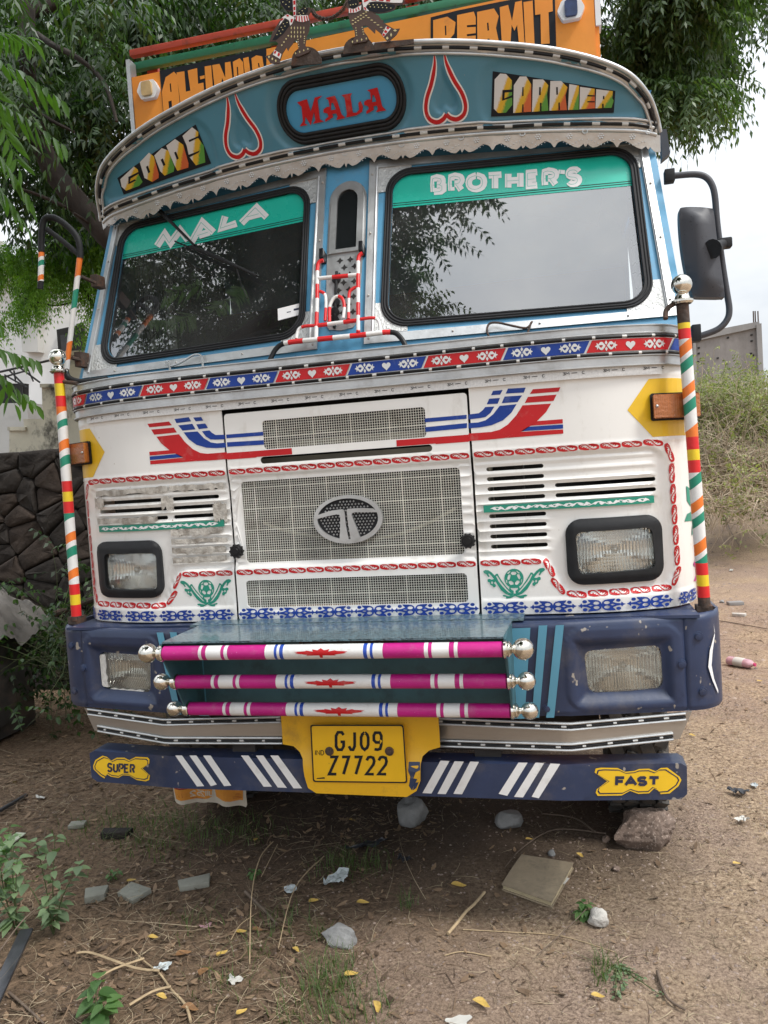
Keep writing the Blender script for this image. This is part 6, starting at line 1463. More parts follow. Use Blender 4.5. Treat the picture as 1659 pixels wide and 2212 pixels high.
def region(poly, n, y0, y1, rpx, seed, wt=1.):
    """clumps whose centres fill a traced outline of the crown at depths y0..y1"""
    rg = np.random.default_rng(seed); A = np.array(poly, float); lo, hi = A.min(0), A.max(0); out = []
    while len(out) < n:
        p = lo+rg.random(2)*(hi-lo)
        if inpoly(p[None], [poly])[0]:
            y = rg.uniform(y0, y1); c = W(p[0], p[1], y); r = rpx*rg.uniform(.7, 1.3)/FPX*(y-CAM[1]); out.append((c[0], c[1], c[2], r*1.15, r*1.3, r*.8, wt*r*r))
    return out
# big neem behind and left of the truck
c1 = region([(-120, -150), (620, -150), (480, 120), (310, 150), (270, 300), (215, 470), (120, 440), (60, 330), (-120, 330)], 46, 3.6, 6.5, 75, 1)
c1 += region([(-60, 300), (110, 330), (190, 450), (240, 470), (215, 510), (90, 470), (-60, 420)], 12, 3.6, 5, 30, 2, .30)
c1 += region([(560, -150), (1300, -150), (1250, 60), (620, 90)], 16, 4.5, 6.5, 80, 3, .8)
c1 += region([(-60, -80), (300, -80), (280, 60), (120, 120), (60, 300), (-40, 280)], 14, 2.4, 3.1, 42, 77, .6)
c1 += region([(30, 280), (170, 330), (200, 420), (90, 400)], 5, 2.6, 3.1, 26, 78, .35)
V1 = lambda px, py, y: tuple(W(px, py, y))
limbs = [([(-2.35, 3.6, -.1), (-2.4, 3.55, 1.5), V1(300, 600, 3.5), V1(228, 505, 3.4), V1(150, 416, 3.35), V1(100, 340, 3.3), V1(62, 200, 3.3), V1(58, 20, 3.3), V1(70, -150, 3.4)], .13, .06),
         ([V1(62, 60, 3.3), V1(110, 95, 3.1), V1(161, 121, 3.0), V1(205, 155, 3.0), V1(232, 195, 2.95), V1(252, 262, 2.9)], .030, .012),
         ([V1(200, 470, 3.35), V1(150, 450, 3.3), V1(80, 420, 3.2), V1(20, 400, 3.1)], .024, .01), ([V1(228, 500, 3.4), V1(190, 480, 3.3), V1(160, 460, 3.2)], .024, .01),
         ([V1(60, 230, 3.3), V1(110, 260, 3.2), V1(160, 285, 3.2)], .024, .01), ([V1(60, 20, 3.4), V1(300, -40, 4.4), V1(700, -60, 5.2), V1(1000, -80, 5.5)], .08, .03), ([V1(100, 340, 3.3), V1(60, 300, 3.2), V1(10, 290, 3.1)], .02, .008)]
tree('large dark neem tree behind the truck with its trunk leaning left', (-2.35, 3.6, -.05), limbs, c1, 8800, 21, ll=.112, lw=.027, L=.34, droop=.75)
# neem crown to the right, hanging over the road
c2 = region([(1290, -120), (1640, -120), (1600, -20), (1530, 20), (1510, 60), (1500, 120), (1490, 180), (1450, 220), (1420, 130), (1300, 110)], 30, 5.5, 8.5, 42, 5)
c2 += region([(1300, 100), (1380, 110), (1420, 190), (1410, 235), (1385, 225)], 12, 5.5, 7, 26, 6, .9)
c2b = region([(1580, -60), (1700, -60), (1670, 10), (1590, 15)], 5, 6, 7, 20, 9, .5)
c2 += c2b
lim2 = [([(1.2, 9.6, -.1), (1.25, 9.2, 3.0), V1(1300, 200, 8.0), V1(1390, 90, 7.2), V1(1470, -20, 6.8)], .20, .07), ([V1(1360, 120, 7.4), V1(1440, 135, 6.6), V1(1500, 190, 6.4)], .03, .01), ([V1(1470, -20, 6.8), V1(1600, -20, 6.6), V1(1700, 0, 6.5)], .04, .012), ([V1(1370, 105, 7.3), V1(1410, 60, 6.8), V1(1460, 30, 6.8)], .03, .01)]
tree('neem tree rising behind the truck on the right against the open sky', (1.2, 9.6, -.05), lim2, c2, 4600, 31, m='leafmid', ll=.105, lw=.028, L=.36, droop=.6)
# small sunlit neem beside the mirror arm
c3 = region([(60, 520), (130, 500), (240, 500), (235, 700), (215, 745), (150, 690), (60, 640), (20, 600)], 22, 4.0, 4.9, 26, 7)
c3 += region([(-40, 610), (60, 560), (110, 660), (20, 690), (-40, 680)], 8, 3.9, 4.6, 22, 8, .8)
b3 = W(215, 760, 4.6)
tree('small bright green neem tree behind the striped mirror arm', (float(b3[0]), 4.6, 0), [([(float(b3[0]), 4.6, 0), V1(218, 900, 4.6), V1(216, 720, 4.5), V1(190, 640, 4.4), V1(140, 580, 4.3)], .035, .010), ([V1(214, 720, 4.5), V1(225, 620, 4.4), V1(230, 520, 4.3)], .018, .008), ([V1(190, 640, 4.4), V1(120, 660, 4.3), V1(40, 640, 4.2)], .012, .006)], c3, 3600, 41, m='leafbright', ll=.050, lw=.013, L=.20, nl=11)
# neem whose boughs reach over the photographer: its trunk stands left of the frame
c4 = []
rg4 = np.random.default_rng(9)
for i in range(44): c4.append((rg4.uniform(-6.5, .35), rg4.uniform(-4.6, .2), rg4.uniform(5.3, 7.2), .75, .75, .45, 1.))
for i in range(16): c4.append((rg4.uniform(-1.2, .15), rg4.uniform(-3.0, -.4), rg4.uniform(5.3, 6.6), .5, .55, .35, 1.1))
for i in range(9): c4.append((rg4.uniform(.0, .6), rg4.uniform(-3.2, -.9), rg4.uniform(5.6, 6.6), .4, .45, .3, .35))
def frond(P0, P1, sag):
    return np.array([P0]), np.array([np.array(P1)-np.array(P0)])
ex = [[], []]
for (a, b, yy) in [((-60, 100), (130, 190), -.25), ((-60, 190), (165, 300), -.2), ((-30, 70), (60, 70), .1), ((-70, 250), (75, 420), -.15), ((-60, 330), (40, 450), -.1), ((-40, 160), (35, 330), -.1), ((-80, 740), (95, 760), -.2), ((-70, 760), (70, 850), -.15), ((-90, 700), (30, 850), -.1), ((-60, 640), (10, 700), .1)]:
    A_, B_2 = W(a[0], a[1], yy), W(b[0], b[1], yy+.15); ex[0].append(A_); ex[1].append(B_2-A_)
t4 = tree('neem tree left of the picture whose hanging fronds reach in at the left edge', (-4.6, -1.6, -.05), [([(-4.6, -1.6, -.1), (-4.4, -1.6, 2.5), (-3.6, -1.7, 4.6), (-2.2, -1.8, 5.8), (-.6, -2.0, 6.2)], .2, .05), ([(-3.6, -1.7, 4.6), (-3.9, -2.8, 5.8), (-4.4, -3.8, 6.4)], .08, .03), ([(-4.1, -1.65, 3.4), (-3.1, -.9, 3.7), (-2.3, -.4, 3.35)], .035, .01), ([(-4.3, -1.6, 2.6), (-3., -.8, 2.35), (-2.0, -.35, 2.2)], .02, .008)], c4, 13500, 51, ll=.085, lw=.026, L=.30)
base4 = np.array((-4.6, -1.6, -.05))
for k, (A_, D_2) in enumerate(zip(ex[0], ex[1])):
    Ln = float(np.linalg.norm(D_2)); V, F, T = sprays(np.array([A_])-base4, np.array([D_2]), Ln, 19, .14, .022, .105 if k < 6 else .09, 300+k, True)
    npmesh('frond', V, F, M['leafnear'], t4, T*.5+.4, smooth=True)
# ---- dark rubble wall on the left, stone by stone
WY = 2.75
wall = empty('rubble_wall', (-3.6, WY+.2, 0), 'dark rubble stone wall in the shade left of the truck', 'wall')
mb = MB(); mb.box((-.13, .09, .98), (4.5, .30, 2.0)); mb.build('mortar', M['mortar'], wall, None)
rr = random.Random(4); x0w, x1w, z0w, z1w = -6.0, -1.45, 0., 1.98; pts = []; zz_ = .06; row = 0
while zz_ < 2.0:
    hh = rr.uniform(.12, .19); x = x0w+rr.uniform(0, .2)
    while x < x1w: pts.append((x, zz_+rr.uniform(-.03, .03))); x += rr.uniform(.16, .42)
    zz_ += hh
def clip(P, a, b):                                    # keep the half plane nearer to a than to b
    m_ = ((a[0]+b[0])/2, (a[1]+b[1])/2); n = (b[0]-a[0], b[1]-a[1]); L = math.hypot(*n); n = (n[0]/L, n[1]/L); out = []
    f = lambda p: (p[0]-m_[0])*n[0]+(p[1]-m_[1])*n[1]+.001+.004*((abs(a[0]*37.1+b[1]*17.3)) % 1)
    for i, p in enumerate(P):
        q = P[(i+1) % len(P)]; fp, fq = f(p), f(q)
        if fp <= 0: out.append(p)
        if fp*fq < 0: t = fp/(fp-fq); out.append((p[0]+(q[0]-p[0])*t, p[1]+(q[1]-p[1])*t))
    return out
for i, p in enumerate(pts):
    P = [(max(p[0]-.5, x0w), max(p[1]-.5, z0w)), (min(p[0]+.5, x1w), max(p[1]-.5, z0w)), (min(p[0]+.5, x1w), min(p[1]+.5, z1w)), (max(p[0]-.5, x0w), min(p[1]+.5, z1w))]
    for q in pts:
        if q is not p and abs(q[0]-p[0]) < .8 and abs(q[1]-p[1]) < .8 and len(P) > 2: P = clip(P, p, q)
    if len(P) < 3: continue
    P = roundpoly(P, .03, 2); P = [(a_+rr.uniform(-.006, .006), b_+rr.uniform(-.006, .006)) for a_, b_ in P]
    n = len(P); c = (sum(a_ for a_, b_ in P)/n, sum(b_ for a_, b_ in P)/n); d_ = rr.uniform(.004, .030); V_ = []
    for k, (sc2, dep) in enumerate(((1, .12), (1, -d_*.1), (.88, -d_*.9), (.55, -d_))):
        V_ += [((a_-c[0])*sc2, dep+rr.uniform(-.008, .008), (b_-c[1])*sc2) for a_, b_ in P]
    V_.append((0, -d_-.002, 0)); F_ = [(k*n+j, k*n+(j+1) % n, (k+1)*n+(j+1) % n, (k+1)*n+j) for k in range(3) for j in range(n)]+[(3*n+j, 3*n+(j+1) % n, 4*n) for j in range(n)]
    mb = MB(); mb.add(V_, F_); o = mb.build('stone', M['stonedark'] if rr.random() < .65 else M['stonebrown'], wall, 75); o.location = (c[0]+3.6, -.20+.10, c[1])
# stepped parapet of an outside stair, behind the wall
yS = 5.0
def poly_wall(name, px, y, th, m, label=None, cat=None, parent=None, kind=None):
    P = [W(a, b, y) for a, b in px]; loop = [(float(p[0]), float(p[2])) for p in P]; cx = sum(l[0] for l in loop)/len(loop)
    if parent is None:
        o = plate(name, [[(x-cx, z) for x, z in loop]], lambda x, z: 0, 0, th, m); o.location = (cx, y, 0); tag(o, label, cat, None, kind)
    else: o = plate(name, [loop], lambda x, z: y-parent.location.y, 0, th, m); o.parent = parent; 
    return o
sp_ = empty('stair_parapet', (0, yS, 0), 'stained whitewashed stepped parapet of an outside stair', 'parapet')
poly_wall('parapet_wall', [(126, 768), (140, 758), (232, 756), (236, 1010), (20, 1010), (20, 925), (52, 922), (50, 905), (92, 905), (90, 832), (126, 832)], yS, .25, M['stainwall'], parent=sp_)
for (a, b, c) in ((122, 236, 762), (86, 128, 832), (16, 54, 925)): poly_wall('coping', [(a, c-3), (b, c-3), (b, c+5), (a, c+5)], yS-.03, .31, M['stainwall'], parent=sp_)
rl = empty('stair_railing', (0, 4.7, 0), 'dark iron stair railing with slanting bars in front of the white house', 'railing')
def bar(p, q, r=.012): a = W(*p, 4.7)-np.array((0, 4.7, 0)); b = W(*q, 4.7)-np.array((0, 4.7, 0)); mb = MB(); mb.tube([tuple(a), tuple(b)], r, 6); mb.build('bar', M['iron'], rl)
for p, q, r in (((-20, 808), (118, 776), .013), ((-20, 822), (60, 800), .010), ((10, 810), (60, 838), .01), ((12, 812), (14, 845), .01), ((14, 846), (50, 870), .01), ((40, 792), (86, 826), .010), ((58, 792), (72, 824), .008), ((20, 800), (52, 832), .01), ((30, 800), (34, 826), .009), ((50, 835), (52, 878), .01)): bar(p, q, r)
# white house, beam and dark window
hs = empty('white_house', (0, 8.5, 0), 'white rendered house behind the stair at the left edge', 'building')
poly_wall('wall', [(-400, 560), (12, 552), (60, 600), (240, 575), (240, 1000), (-400, 1000)], 8.5, .3, M['render'], parent=hs)
poly_wall('roof_slab', [(-400, 528), (5, 545), (100, 580), (100, 606), (60, 600), (0, 580), (-400, 560)], 8.1, .8, M['render2'], parent=hs)
poly_wall('pillar', [(40, 640), (78, 640), (82, 760), (48, 760)], 8.35, .2, M['render2'], parent=hs)
WN = poly_wall('window', [(122, 712), (178, 700), (184, 805), (130, 812)], 8.42, .06, M['dark'], parent=hs)
poly_wall('window_frame', [(130, 724), (150, 722), (153, 806), (137, 808)], 8.38, .04, M['iron'], parent=hs)
poly_wall('lower_wall', [(-400, 880), (60, 870), (60, 1010), (-400, 1010)], 6.6, .3, M['render2'], parent=hs)
poly_wall('recess', [(-400, 835), (52, 828), (52, 872), (-400, 880)], 6.8, .1, M['dark'], parent=hs)
poly_wall('pipe', [(-2, 520), (3, 520), (5, 548), (-1, 548)], 8.0, .05, M['render2'], parent=hs)
# ---- unfinished brick and concrete building on the right
yc = 25.
bd = empty('unfinished_building', (float(W(1570, 900, yc)[0]), yc, 0), 'grey unfinished building with rebar sticking out of its roof', 'building')
o_ = bd.location
def bpart(name, px, yy, th, m): 
    P = [W(a, b, yy) for a, b in px]; ob = plate(name, [[(float(p[0])-o_.x, float(p[2])) for p in P]], lambda x, z: yy-yc, 0, th, m); ob.parent = bd; return ob
bpart('wall', [(1496, 738), (1638, 698), (1655, 960), (1440, 990), (1440, 750)], yc, 3., M['brickwall'])
bpart('roof_band', [(1440, 742), (1496, 722), (1640, 694), (1642, 706), (1496, 738), (1440, 758)], yc-.08, 3.2, M['concrete'])
bpart('column', [(1634, 700), (1645, 698), (1656, 960), (1646, 960)], yc-.12, .3, M['concrete'])
bpart('column', [(1497, 738), (1503, 737), (1512, 960), (1502, 960)], yc-.1, .3, M['concrete'])
mb = MB()
for px in (1628, 1632, 1638): a = W(px, 700, yc+.1)-np.array(o_); b = W(px-1, 672, yc+.1)-np.array(o_); mb.tube([tuple(a), tuple(b)], .022, 5)
mb.build('rebar', M['rust'], bd)
for (x, y) in ((1570, 728), (1621, 722), (1621, 735), (1507, 750), (1507, 762), (1548, 772), (1620, 762), (1506, 780), (1624, 766)): bpart('putlog_hole', [(x, y), (x+5, y-.6), (x+5, y+3), (x, y+3.6)], yc-.02, .01, M['dark'])
# ---- thicket on the right: leafy shrubs above, dry tangle below
def tangle(name, px0, px1, py0, py1, y0, y1, n, r, m, seed, label, cat, leaves=0, lm='leafdull'):
    rg = np.random.default_rng(seed); c = W((px0+px1)/2, py1, (y0+y1)/2); base = np.array((c[0], (y0+y1)/2, gh(c[0], (y0+y1)/2)))
    t = empty(name, tuple(base), label, cat); V, F = [], []; o = 0; LP, LD = [], []
    for i in range(n):
        y = rg.uniform(y0, y1); px, py = rg.uniform(px0, px1), rg.uniform(py0+ (py1-py0)*.3, py1); p = W(px, py, y); p[2] = max(p[2], .05); d = rg.normal(size=3)*np.array((.8, .5, .7)); d[2] += .5; d /= np.linalg.norm(d)
        L = rg.uniform(.3, 1.0); nseg = 4; pts = [p]
        for k in range(nseg): d = d+rg.normal(0, .28, 3)+np.array((0, 0, -.12)); d /= np.linalg.norm(d); pts.append(pts[-1]+d*L/nseg)
        for k, q in enumerate(pts):
            rr_ = r*(1-k/(nseg+1)*.7)
            for a in range(3): V.append(q-base+np.array((math.cos(a*2.1)*rr_, math.sin(a*2.1)*rr_*.6, math.sin(a*2.1)*rr_)))
        for k in range(nseg):
            for a in range(3): b2 = (a+1) % 3; F.append((o+k*3+a, o+k*3+b2, o+k*3+3+b2)); F.append((o+k*3+a, o+k*3+3+b2, o+k*3+3+a))
        o += 3*(nseg+1)
        if leaves and i < leaves: LP += [pts[2], pts[3], pts[4]]; LD += [rg.normal(size=3)+np.array((0, 0, .4)) for _ in range(3)]
    tag(npmesh('stems', np.array(V), np.array(F), M[m], t), kind='stuff')
    if LP: V, F, T = sprays(np.array(LP)-base, np.array(LD), .22, 7, .3, .026, .050, seed+7); tag(npmesh('foliage', V, F, M[lm], t, T), kind='stuff')
    return t
tangle('leafy_shrub', 1480, 1700, 830, 960, 9.5, 12, 1500, .006, 'drystem', 61, 'green leafy shrub in front of the unfinished building', 'shrub', 1500)
tangle('dry_thicket', 1470, 1720, 930, 1065, 8.6, 10.5, 2200, .0055, 'drystem', 62, 'tangle of dry grey brown brush below the green shrub', 'brushwood', 350)
tangle('dry_thicket', 1470, 1700, 1040, 1110, 7.2, 8.8, 260, .005, 'drystem', 64, 'loose dry stems lying in front of the brush tangle', 'brushwood', 60)
tangle('weed_clump', 95, 160, 1325, 1480, 1.6, 2.3, 110, .003, 'greenstem', 63, 'dark green weeds growing behind the left end of the bumper', 'weed', 110, 'leaf')
tangle('leafy_shrub', 1750, 2300, 800, 1040, 9, 14, 900, .01, 'drystem', 65, 'shrub thicket beyond the right edge of the picture', 'shrub', 900)
# ================================================================== THINGS ON THE GROUND
def rock(px, py, size, label, m, seed, squash=.6, rz=0., cat='stone', name='rock', sub=3, dz=0., rough=.2):
    x, y = G(px, py); rr = random.Random(seed); bm = bmesh.new(); bmesh.ops.create_icosphere(bm, subdivisions=sub, radius=1)
    planes = [(Vector((rr.gauss(0, 1), rr.gauss(0, 1), rr.gauss(0, .8))).normalized(), rr.uniform(.62, .92)) for _ in range(11)]
    for v in bm.verts:
        p = v.co.copy()
        for n_, d in planes:
            e = p.dot(n_)-d
            if e > 0: p -= n_*e*.88
        nn = float(fbm(p.x*2.5+seed, p.y*2.5+p.z*2, 4, seed % 7)-.47)+float(fbm(p.x*9+seed, p.y*9+p.z*7, 2, 3)-.4)*.25
        v.co = Vector((p.x*size[0], p.y*size[1], p.z*size[2]))*(1+nn*rough*1.6)
    me = bpy.data.meshes.new(name); bm.to_mesh(me); bm.free(); ob = link(name, me, M[m], None, 28 if sub > 2 else 40)
    ob.location = (x, y, gh(x, y)+size[2]*squash+dz); ob.rotation_euler = (0, 0, rz); return tag(ob, label, cat)
M['rockbrown'] = mat('brown_granite', (.20, .145, .115), .9, vary=.35, vscale=12, bump=.9, bscale=55, dirt=(.10, .075, .06), dscale=7, dlo=.45, dhi=.65, damt=.6, speck=(.38, .3, .25), spscale=90, splo=.6)
M['rockgrey'] = mat('grey_stone', (.27, .27, .265), .85, vary=.25, vscale=10, bump=.7, bscale=40, dirt=(.14, .13, .12), dscale=8, dlo=.5, dhi=.7, damt=.5)
M['rockpale'] = mat('pale_stone', (.50, .48, .44), .85, vary=.25, vscale=30, bump=.8, bscale=60, dirt=(.25, .22, .2), dscale=14, dlo=.5, dhi=.65, damt=.5)
M['tile'] = mat('grey_green_slab', (.25, .25, .21), .8, vary=.15, vscale=8, bump=.4, bscale=50, dirt=(.14, .12, .1), dscale=9, dlo=.5, dhi=.7, damt=.5)
rock(1393, 1812, (.150, .105, .088), 'large reddish brown rock wedged in front of the right front wheel', 'rockbrown', 11, .72, .5, 'rock', sub=5, rough=.26)
rock(892, 1768, (.088, .07, .078), 'light grey angular stone under the yellow number plate', 'rockgrey', 5, .60, .4, sub=4)
rock(1100, 1775, (.07, .06, .05), 'dusty dark stone in the shade under the lower bumper', 'rockgrey', 8, .5, 1.0)
rock(1293, 1985, (.037, .034, .036), 'small white stone beside a green sprig', 'rockpale', 17, .6, .2, sub=4)
rock(733, 2030, (.070, .048, .042), 'pale grey stone with white veins in the foreground', 'rockgrey', 23, .45, -.15, sub=4)
def slab(px, py, w_, d_, h_, rz, label, m='tile', cat='slab', tilt=0.):
    x, y = G(px, py); mb = MB(); rr = random.Random(int(px)); mb.box((0, 0, 0), (w_, d_, h_), ch=.004)
    mb.v = [(v[0]*(1+.12*math.sin(v[1]*30+px)), v[1]*(1+.1*math.cos(v[0]*25+py)), v[2]) for v in mb.v]; ob = mb.build('stone_slab', M[m], None, 30); ob.location = (x, y, gh(x, y)+h_*.42); ob.rotation_euler = (tilt, 0, rz); return tag(ob, label, cat)
slab(207, 1930, .085, .075, .028, .45, 'small square grey tile piece lying left of two paler slabs')
slab(288, 1928, .12, .08, .022, -.4, 'long tilted tile piece with a yellow leaf at its corner', tilt=.1)
slab(420, 1908, .13, .07, .022, .5, 'pale diamond shaped slab to the right of the other tile pieces')
slab(252, 1805, .13, .055, .035, .15, 'dark brick half sunk in the grass near the left bumper end', 'stonedark', 'brick')
slab(168, 1785, .085, .05, .02, .3, 'flat tan stone flake behind the leafy weed')
for i, (px, py, s, lb_) in enumerate(((1425, 1768, .016, 'pinkish pebble by the right front wheel'), (1310, 1810, .02, 'small grey pebble left of the big rock'), (1192, 1838, .018, 'round mauve pebble right of centre behind the book'), (1330, 1872, .017, 'pebble below the big brown rock'), (1560, 1300, .03, 'dark clod on the open dirt at the right'), (1500, 1215, .05, 'small earth mound on the open dirt'))):
    rock(px, py, (s*1.2, s, s*.8), lb_, 'rockbrown' if i % 2 else 'rockgrey', 40+i, .4, i, 'pebble', 'pebble', 2)
slab(1588, 1375 if False else 1224+80, .16, .08, .04, .2, 'grey broken concrete piece on the dirt behind the pink bottle', 'concrete', 'concrete piece')
slab(1596, 1405-76, .12, .06, .03, -.3, 'whitish stone fragment between the bottle and the bumper', 'rockpale', 'stone')
# old notebook
x, y = G(1160, 1893); nb = empty('old_notebook', (x, y, gh(x, y)), 'weathered brown notebook lying flat on the ground right of centre', 'notebook')
q = [G(*p) for p in ((1127, 1850), (1239, 1868), (1192, 1955), (1084, 1915))]; q = [(a-x, b-y) for a, b in q]
def slabpoly(q, z0, z1, name, m, par, seg=6):
    mb = MB(); V_ = []; 
    for zz in (z0, z1):
        for j in range(seg+1):
            for i in range(seg+1):
                u, v = i/seg, j/seg; a = [(q[0][k]*(1-u)+q[1][k]*u)*(1-v)+(q[3][k]*(1-u)+q[2][k]*u)*v for k in (0, 1)]
                V_.append((a[0], a[1], zz+.004*math.sin(u*5+1)*math.sin(v*3)+.004*(u*v)))
    n = (seg+1)**2; fs = []
    for j in range(seg):
        for i in range(seg): a = j*(seg+1)+i; fs += [(a, a+1, a+seg+2, a+seg+1), tuple(n+t for t in (a, a+1, a+seg+2, a+seg+1))]
    rim = [i for i in range(seg+1)]+[j*(seg+1)+seg for j in range(1, seg+1)]+[seg*(seg+1)+i for i in range(seg-1, -1, -1)]+[j*(seg+1) for j in range(seg-1, 0, -1)]
    for a, b in zip(rim, rim[1:]+rim[:1]): fs.append((a, b, n+b, n+a))
    mb.add(V_, fs); return mb.build(name, M[m], par, 30)
sc_ = lambda k: [(a*k, b*k) for a, b in q]
M['cardboard'] = mat('weathered_board', (.33, .265, .18), .85, vary=.18, vscale=12, dirt=(.13, .11, .08), dscale=14, dlo=.48, dhi=.7, damt=.6, bump=.3, bscale=60)
M['pages'] = mat('stained_pages', (.42, .35, .22), .85, vary=.3, vscale=60, stretch=(1, 1, 8))
M['paper'] = mat('white_paper', (.52, .51, .47), .7, vary=.08)
slabpoly(q, .002, .007, 'cover', 'cardboard', nb); slabpoly(sc_(.965), .0075, .022, 'pages', 'pages', nb); slabpoly(q, .0225, .027, 'cover', 'cardboard', nb)
pg = [G(*p) for p in ((1222, 1888), (1231, 1892), (1219, 1908), (1205, 1905))]; slabpoly([(a-x, b-y) for a, b in pg], .010, .012, 'loose_page', 'paper', nb, 2)
# pink bottle
bt_ = W(1605, 1420, 0); x, y = G(1603, 1432); PB = empty('plastic_bottle', (x, y, gh(x, y)), 'crushed pink plastic bottle lying on the dirt at the right', 'bottle')
M['pinkplastic'] = mat('pink_plastic', (.72, .42, .48), .2, vary=.15, vscale=20, trans=.35, coat=.3); M['pinkcap'] = mat('pink_cap', (.55, .05, .16), .4)
mb = MB(); mb.lathe([(.001, -.14), (.050, -.138), (.055, -.12), (.050, -.02), (.054, .02), (.052, .07), (.036, .10), (.017, .118), (.016, .122)], (0, 0, 0), 'X', 14)
mb.v = [(v[0], v[1]*1.1, v[2]*.8+.045) for v in mb.v]; bb = mb.build('bottle_body', M['pinkplastic'], PB); bb.rotation_euler = (0, 0, -.75); PB.scale = (.78,)*3
mb = MB(); mb.lathe([(0, .118), (.017, .118), (.017, .136), (0, .137)], (0, 0, .045), 'X', 12); b2 = mb.build('cap', M['pinkcap'], PB); b2.rotation_euler = (0, 0, -.75)
mb = MB(); mb.lathe([(.0525, -.07), (.0545, -.06), (.0555, .025), (.0545, .03)], (0, 0, 0), 'X', 14); mb.v = [(v[0], v[1]*1.1, v[2]*.8+.045) for v in mb.v]; b3 = mb.build('label_band', M['paper'], PB); b3.rotation_euler = (0, 0, -.75)
# black box with a grey sheet over it at the left edge
BX = empty('metal_box', (-3.02, 1.55, 0), 'dark metal box under a crumpled sheet at the left edge', 'box')
M['boxmetal'] = mat('sooty_sheet_metal', (.045, .043, .042), .5, vary=.4, vscale=4, dirt=(.11, .085, .07), dscale=3, dlo=.5, dhi=.6, damt=.7)
mb = MB(); mb.box((-.20, .12, .40), (.55, .6, .76), ch=.01); mb.build('body', M['boxmetal'], BX); mb = MB(); mb.box((.10, .12, .42), (.03, .5, .6), ch=.004); mb.build('side_flange', M['boxmetal'], BX)
mb = MB(); n = 26; V_ = []
for j in range(n+1):
    for i in range(n+1):
        u, v = i/n, j/n; X_ = -.62+u*.98; Y_ = -.32+v*.9; edge = max(abs(X_+.12)-.34, 0)*1.0+max(-.16-Y_, 0)*1.3; Z_ = .86-edge*1.5+float(fbm(u*6, v*6, 5, 6)-.45)*.26+(.22*math.exp(-((u-.3)**2+(v-.55)**2)*9))
        V_.append((X_, Y_+.06*float(vnoise(u*6, v*6, 2)), Z_))
mb.add(V_, [(j*(n+1)+i, j*(n+1)+i+1, (j+1)*(n+1)+i+1, (j+1)*(n+1)+i) for j in range(n) for i in range(n)])
M['sheet'] = mat('grey_canvas', (.115, .107, .098), .85, vary=.35, vscale=6, bump=1., bscale=9, dirt=(.11, .10, .09), dscale=6, dlo=.5, dhi=.7, damt=.6)
ob = mb.build('crumpled_sheet', M['sheet'], None, 60); ob.location = (-3.10, 1.55, -.0); ob.scale = (.85, .9, 1); tag(ob, 'crumpled dusty grey canvas sheet thrown over the dark box', 'sheet')
mb = MB(); mb.tube([(-2.75, 2.0, .78), (-2.2, 2.05, .95), (-1.6, 2.1, 1.02)], .022, 8); tag(mb.build('rusty_pipe', M['rust'], None), 'dark rusty pipe behind the left bumper end', 'pipe')
# printed sack under the left bumper
M['sackorange'] = mat('orange_print', (.60, .24, .03), .5, vary=.12, vscale=14); M['sackwhite'] = mat('off_white_sack', (.52, .47, .39), .6, vary=.12, vscale=14); M['sackred'] = mat('dark_red_print', (.25, .03, .02), .5)
ys_ = .42; sk0 = W(455, 1715, ys_); SK = empty('printed_sack', (float(sk0[0]), ys_, 0), 'torn orange printed sack hanging below the left side of the lower bumper', 'sack')
gsk = lambda x, z: .012*math.sin((x-sk0[0])*26)+.01*math.sin((x-sk0[0])*60)
FS = lambda x, y: (367.2+x*.11068, 1684.9+y*.11068)
def SX(P): return [(float(p[0]-sk0[0]), float(p[2])) for p in (at(*FS(*q), y=ys_) for q in P)]
s0 = plate('sack_sheet', [dens(SX([(60, 60), (1480, 60), (1475, 300), (1500, 490), (1470, 545), (1330, 515), (1100, 478), (880, 455), (740, 430), (560, 470), (300, 460), (150, 435), (110, 400), (75, 200)]), .01)], gsk, 0, .002, M['sackwhite'], SK, .015, .02)
decal('orange_print', [SX([(95, 150), (400, 165), (700, 135), (820, 150), (815, 330), (740, 360), (480, 388), (250, 375), (140, 350), (100, 200)]), SX([(860, 150), (1180, 130), (1410, 190), (1410, 410), (1200, 400), (1050, 360), (900, 330)])], None, gsk, .002, M['sackorange'], SK, gx=.015)
decal('red_print', [SX([(90, 130), (400, 140), (800, 125), (830, 145), (600, 150), (400, 172), (100, 158)]), SX([(1050, 120), (1400, 160), (1410, 190), (1180, 150), (1050, 140)])], None, gsk, .0025, M['sackred'], SK, gx=.015)
P = []
for ch, x0, x1, t, b in (('2', 390, 465, 235, 325), ('5', 500, 575, 222, 325), ('2', 595, 680, 215, 320), ('I', 700, 720, 200, 300), ('I', 735, 755, 200, 300), ('U', 775, 825, 215, 305)):
    for S in strokes(ch, [(x1, t), (x0, t), (x0, b), (x1, b)]): P.append(SX(ribbon(S, 22)))
decal('mirrored_print', P, None, gsk, .0032, M['sackwhite'], SK, step=.00003)
P = [SX([(x0, y0), (x1, y0+8), (x1, y0+14), (x0, y0+6)]) for x0, x1, y0 in ((180, 275, 250), (195, 285, 275), (200, 288, 298), (410, 650, 352), (1280, 1360, 265), (1265, 1370, 290), (1235, 1380, 318), (1240, 1390, 345), (1250, 1400, 178))]
decal('small_print', P, None, gsk, .003, M['sackred'], SK)
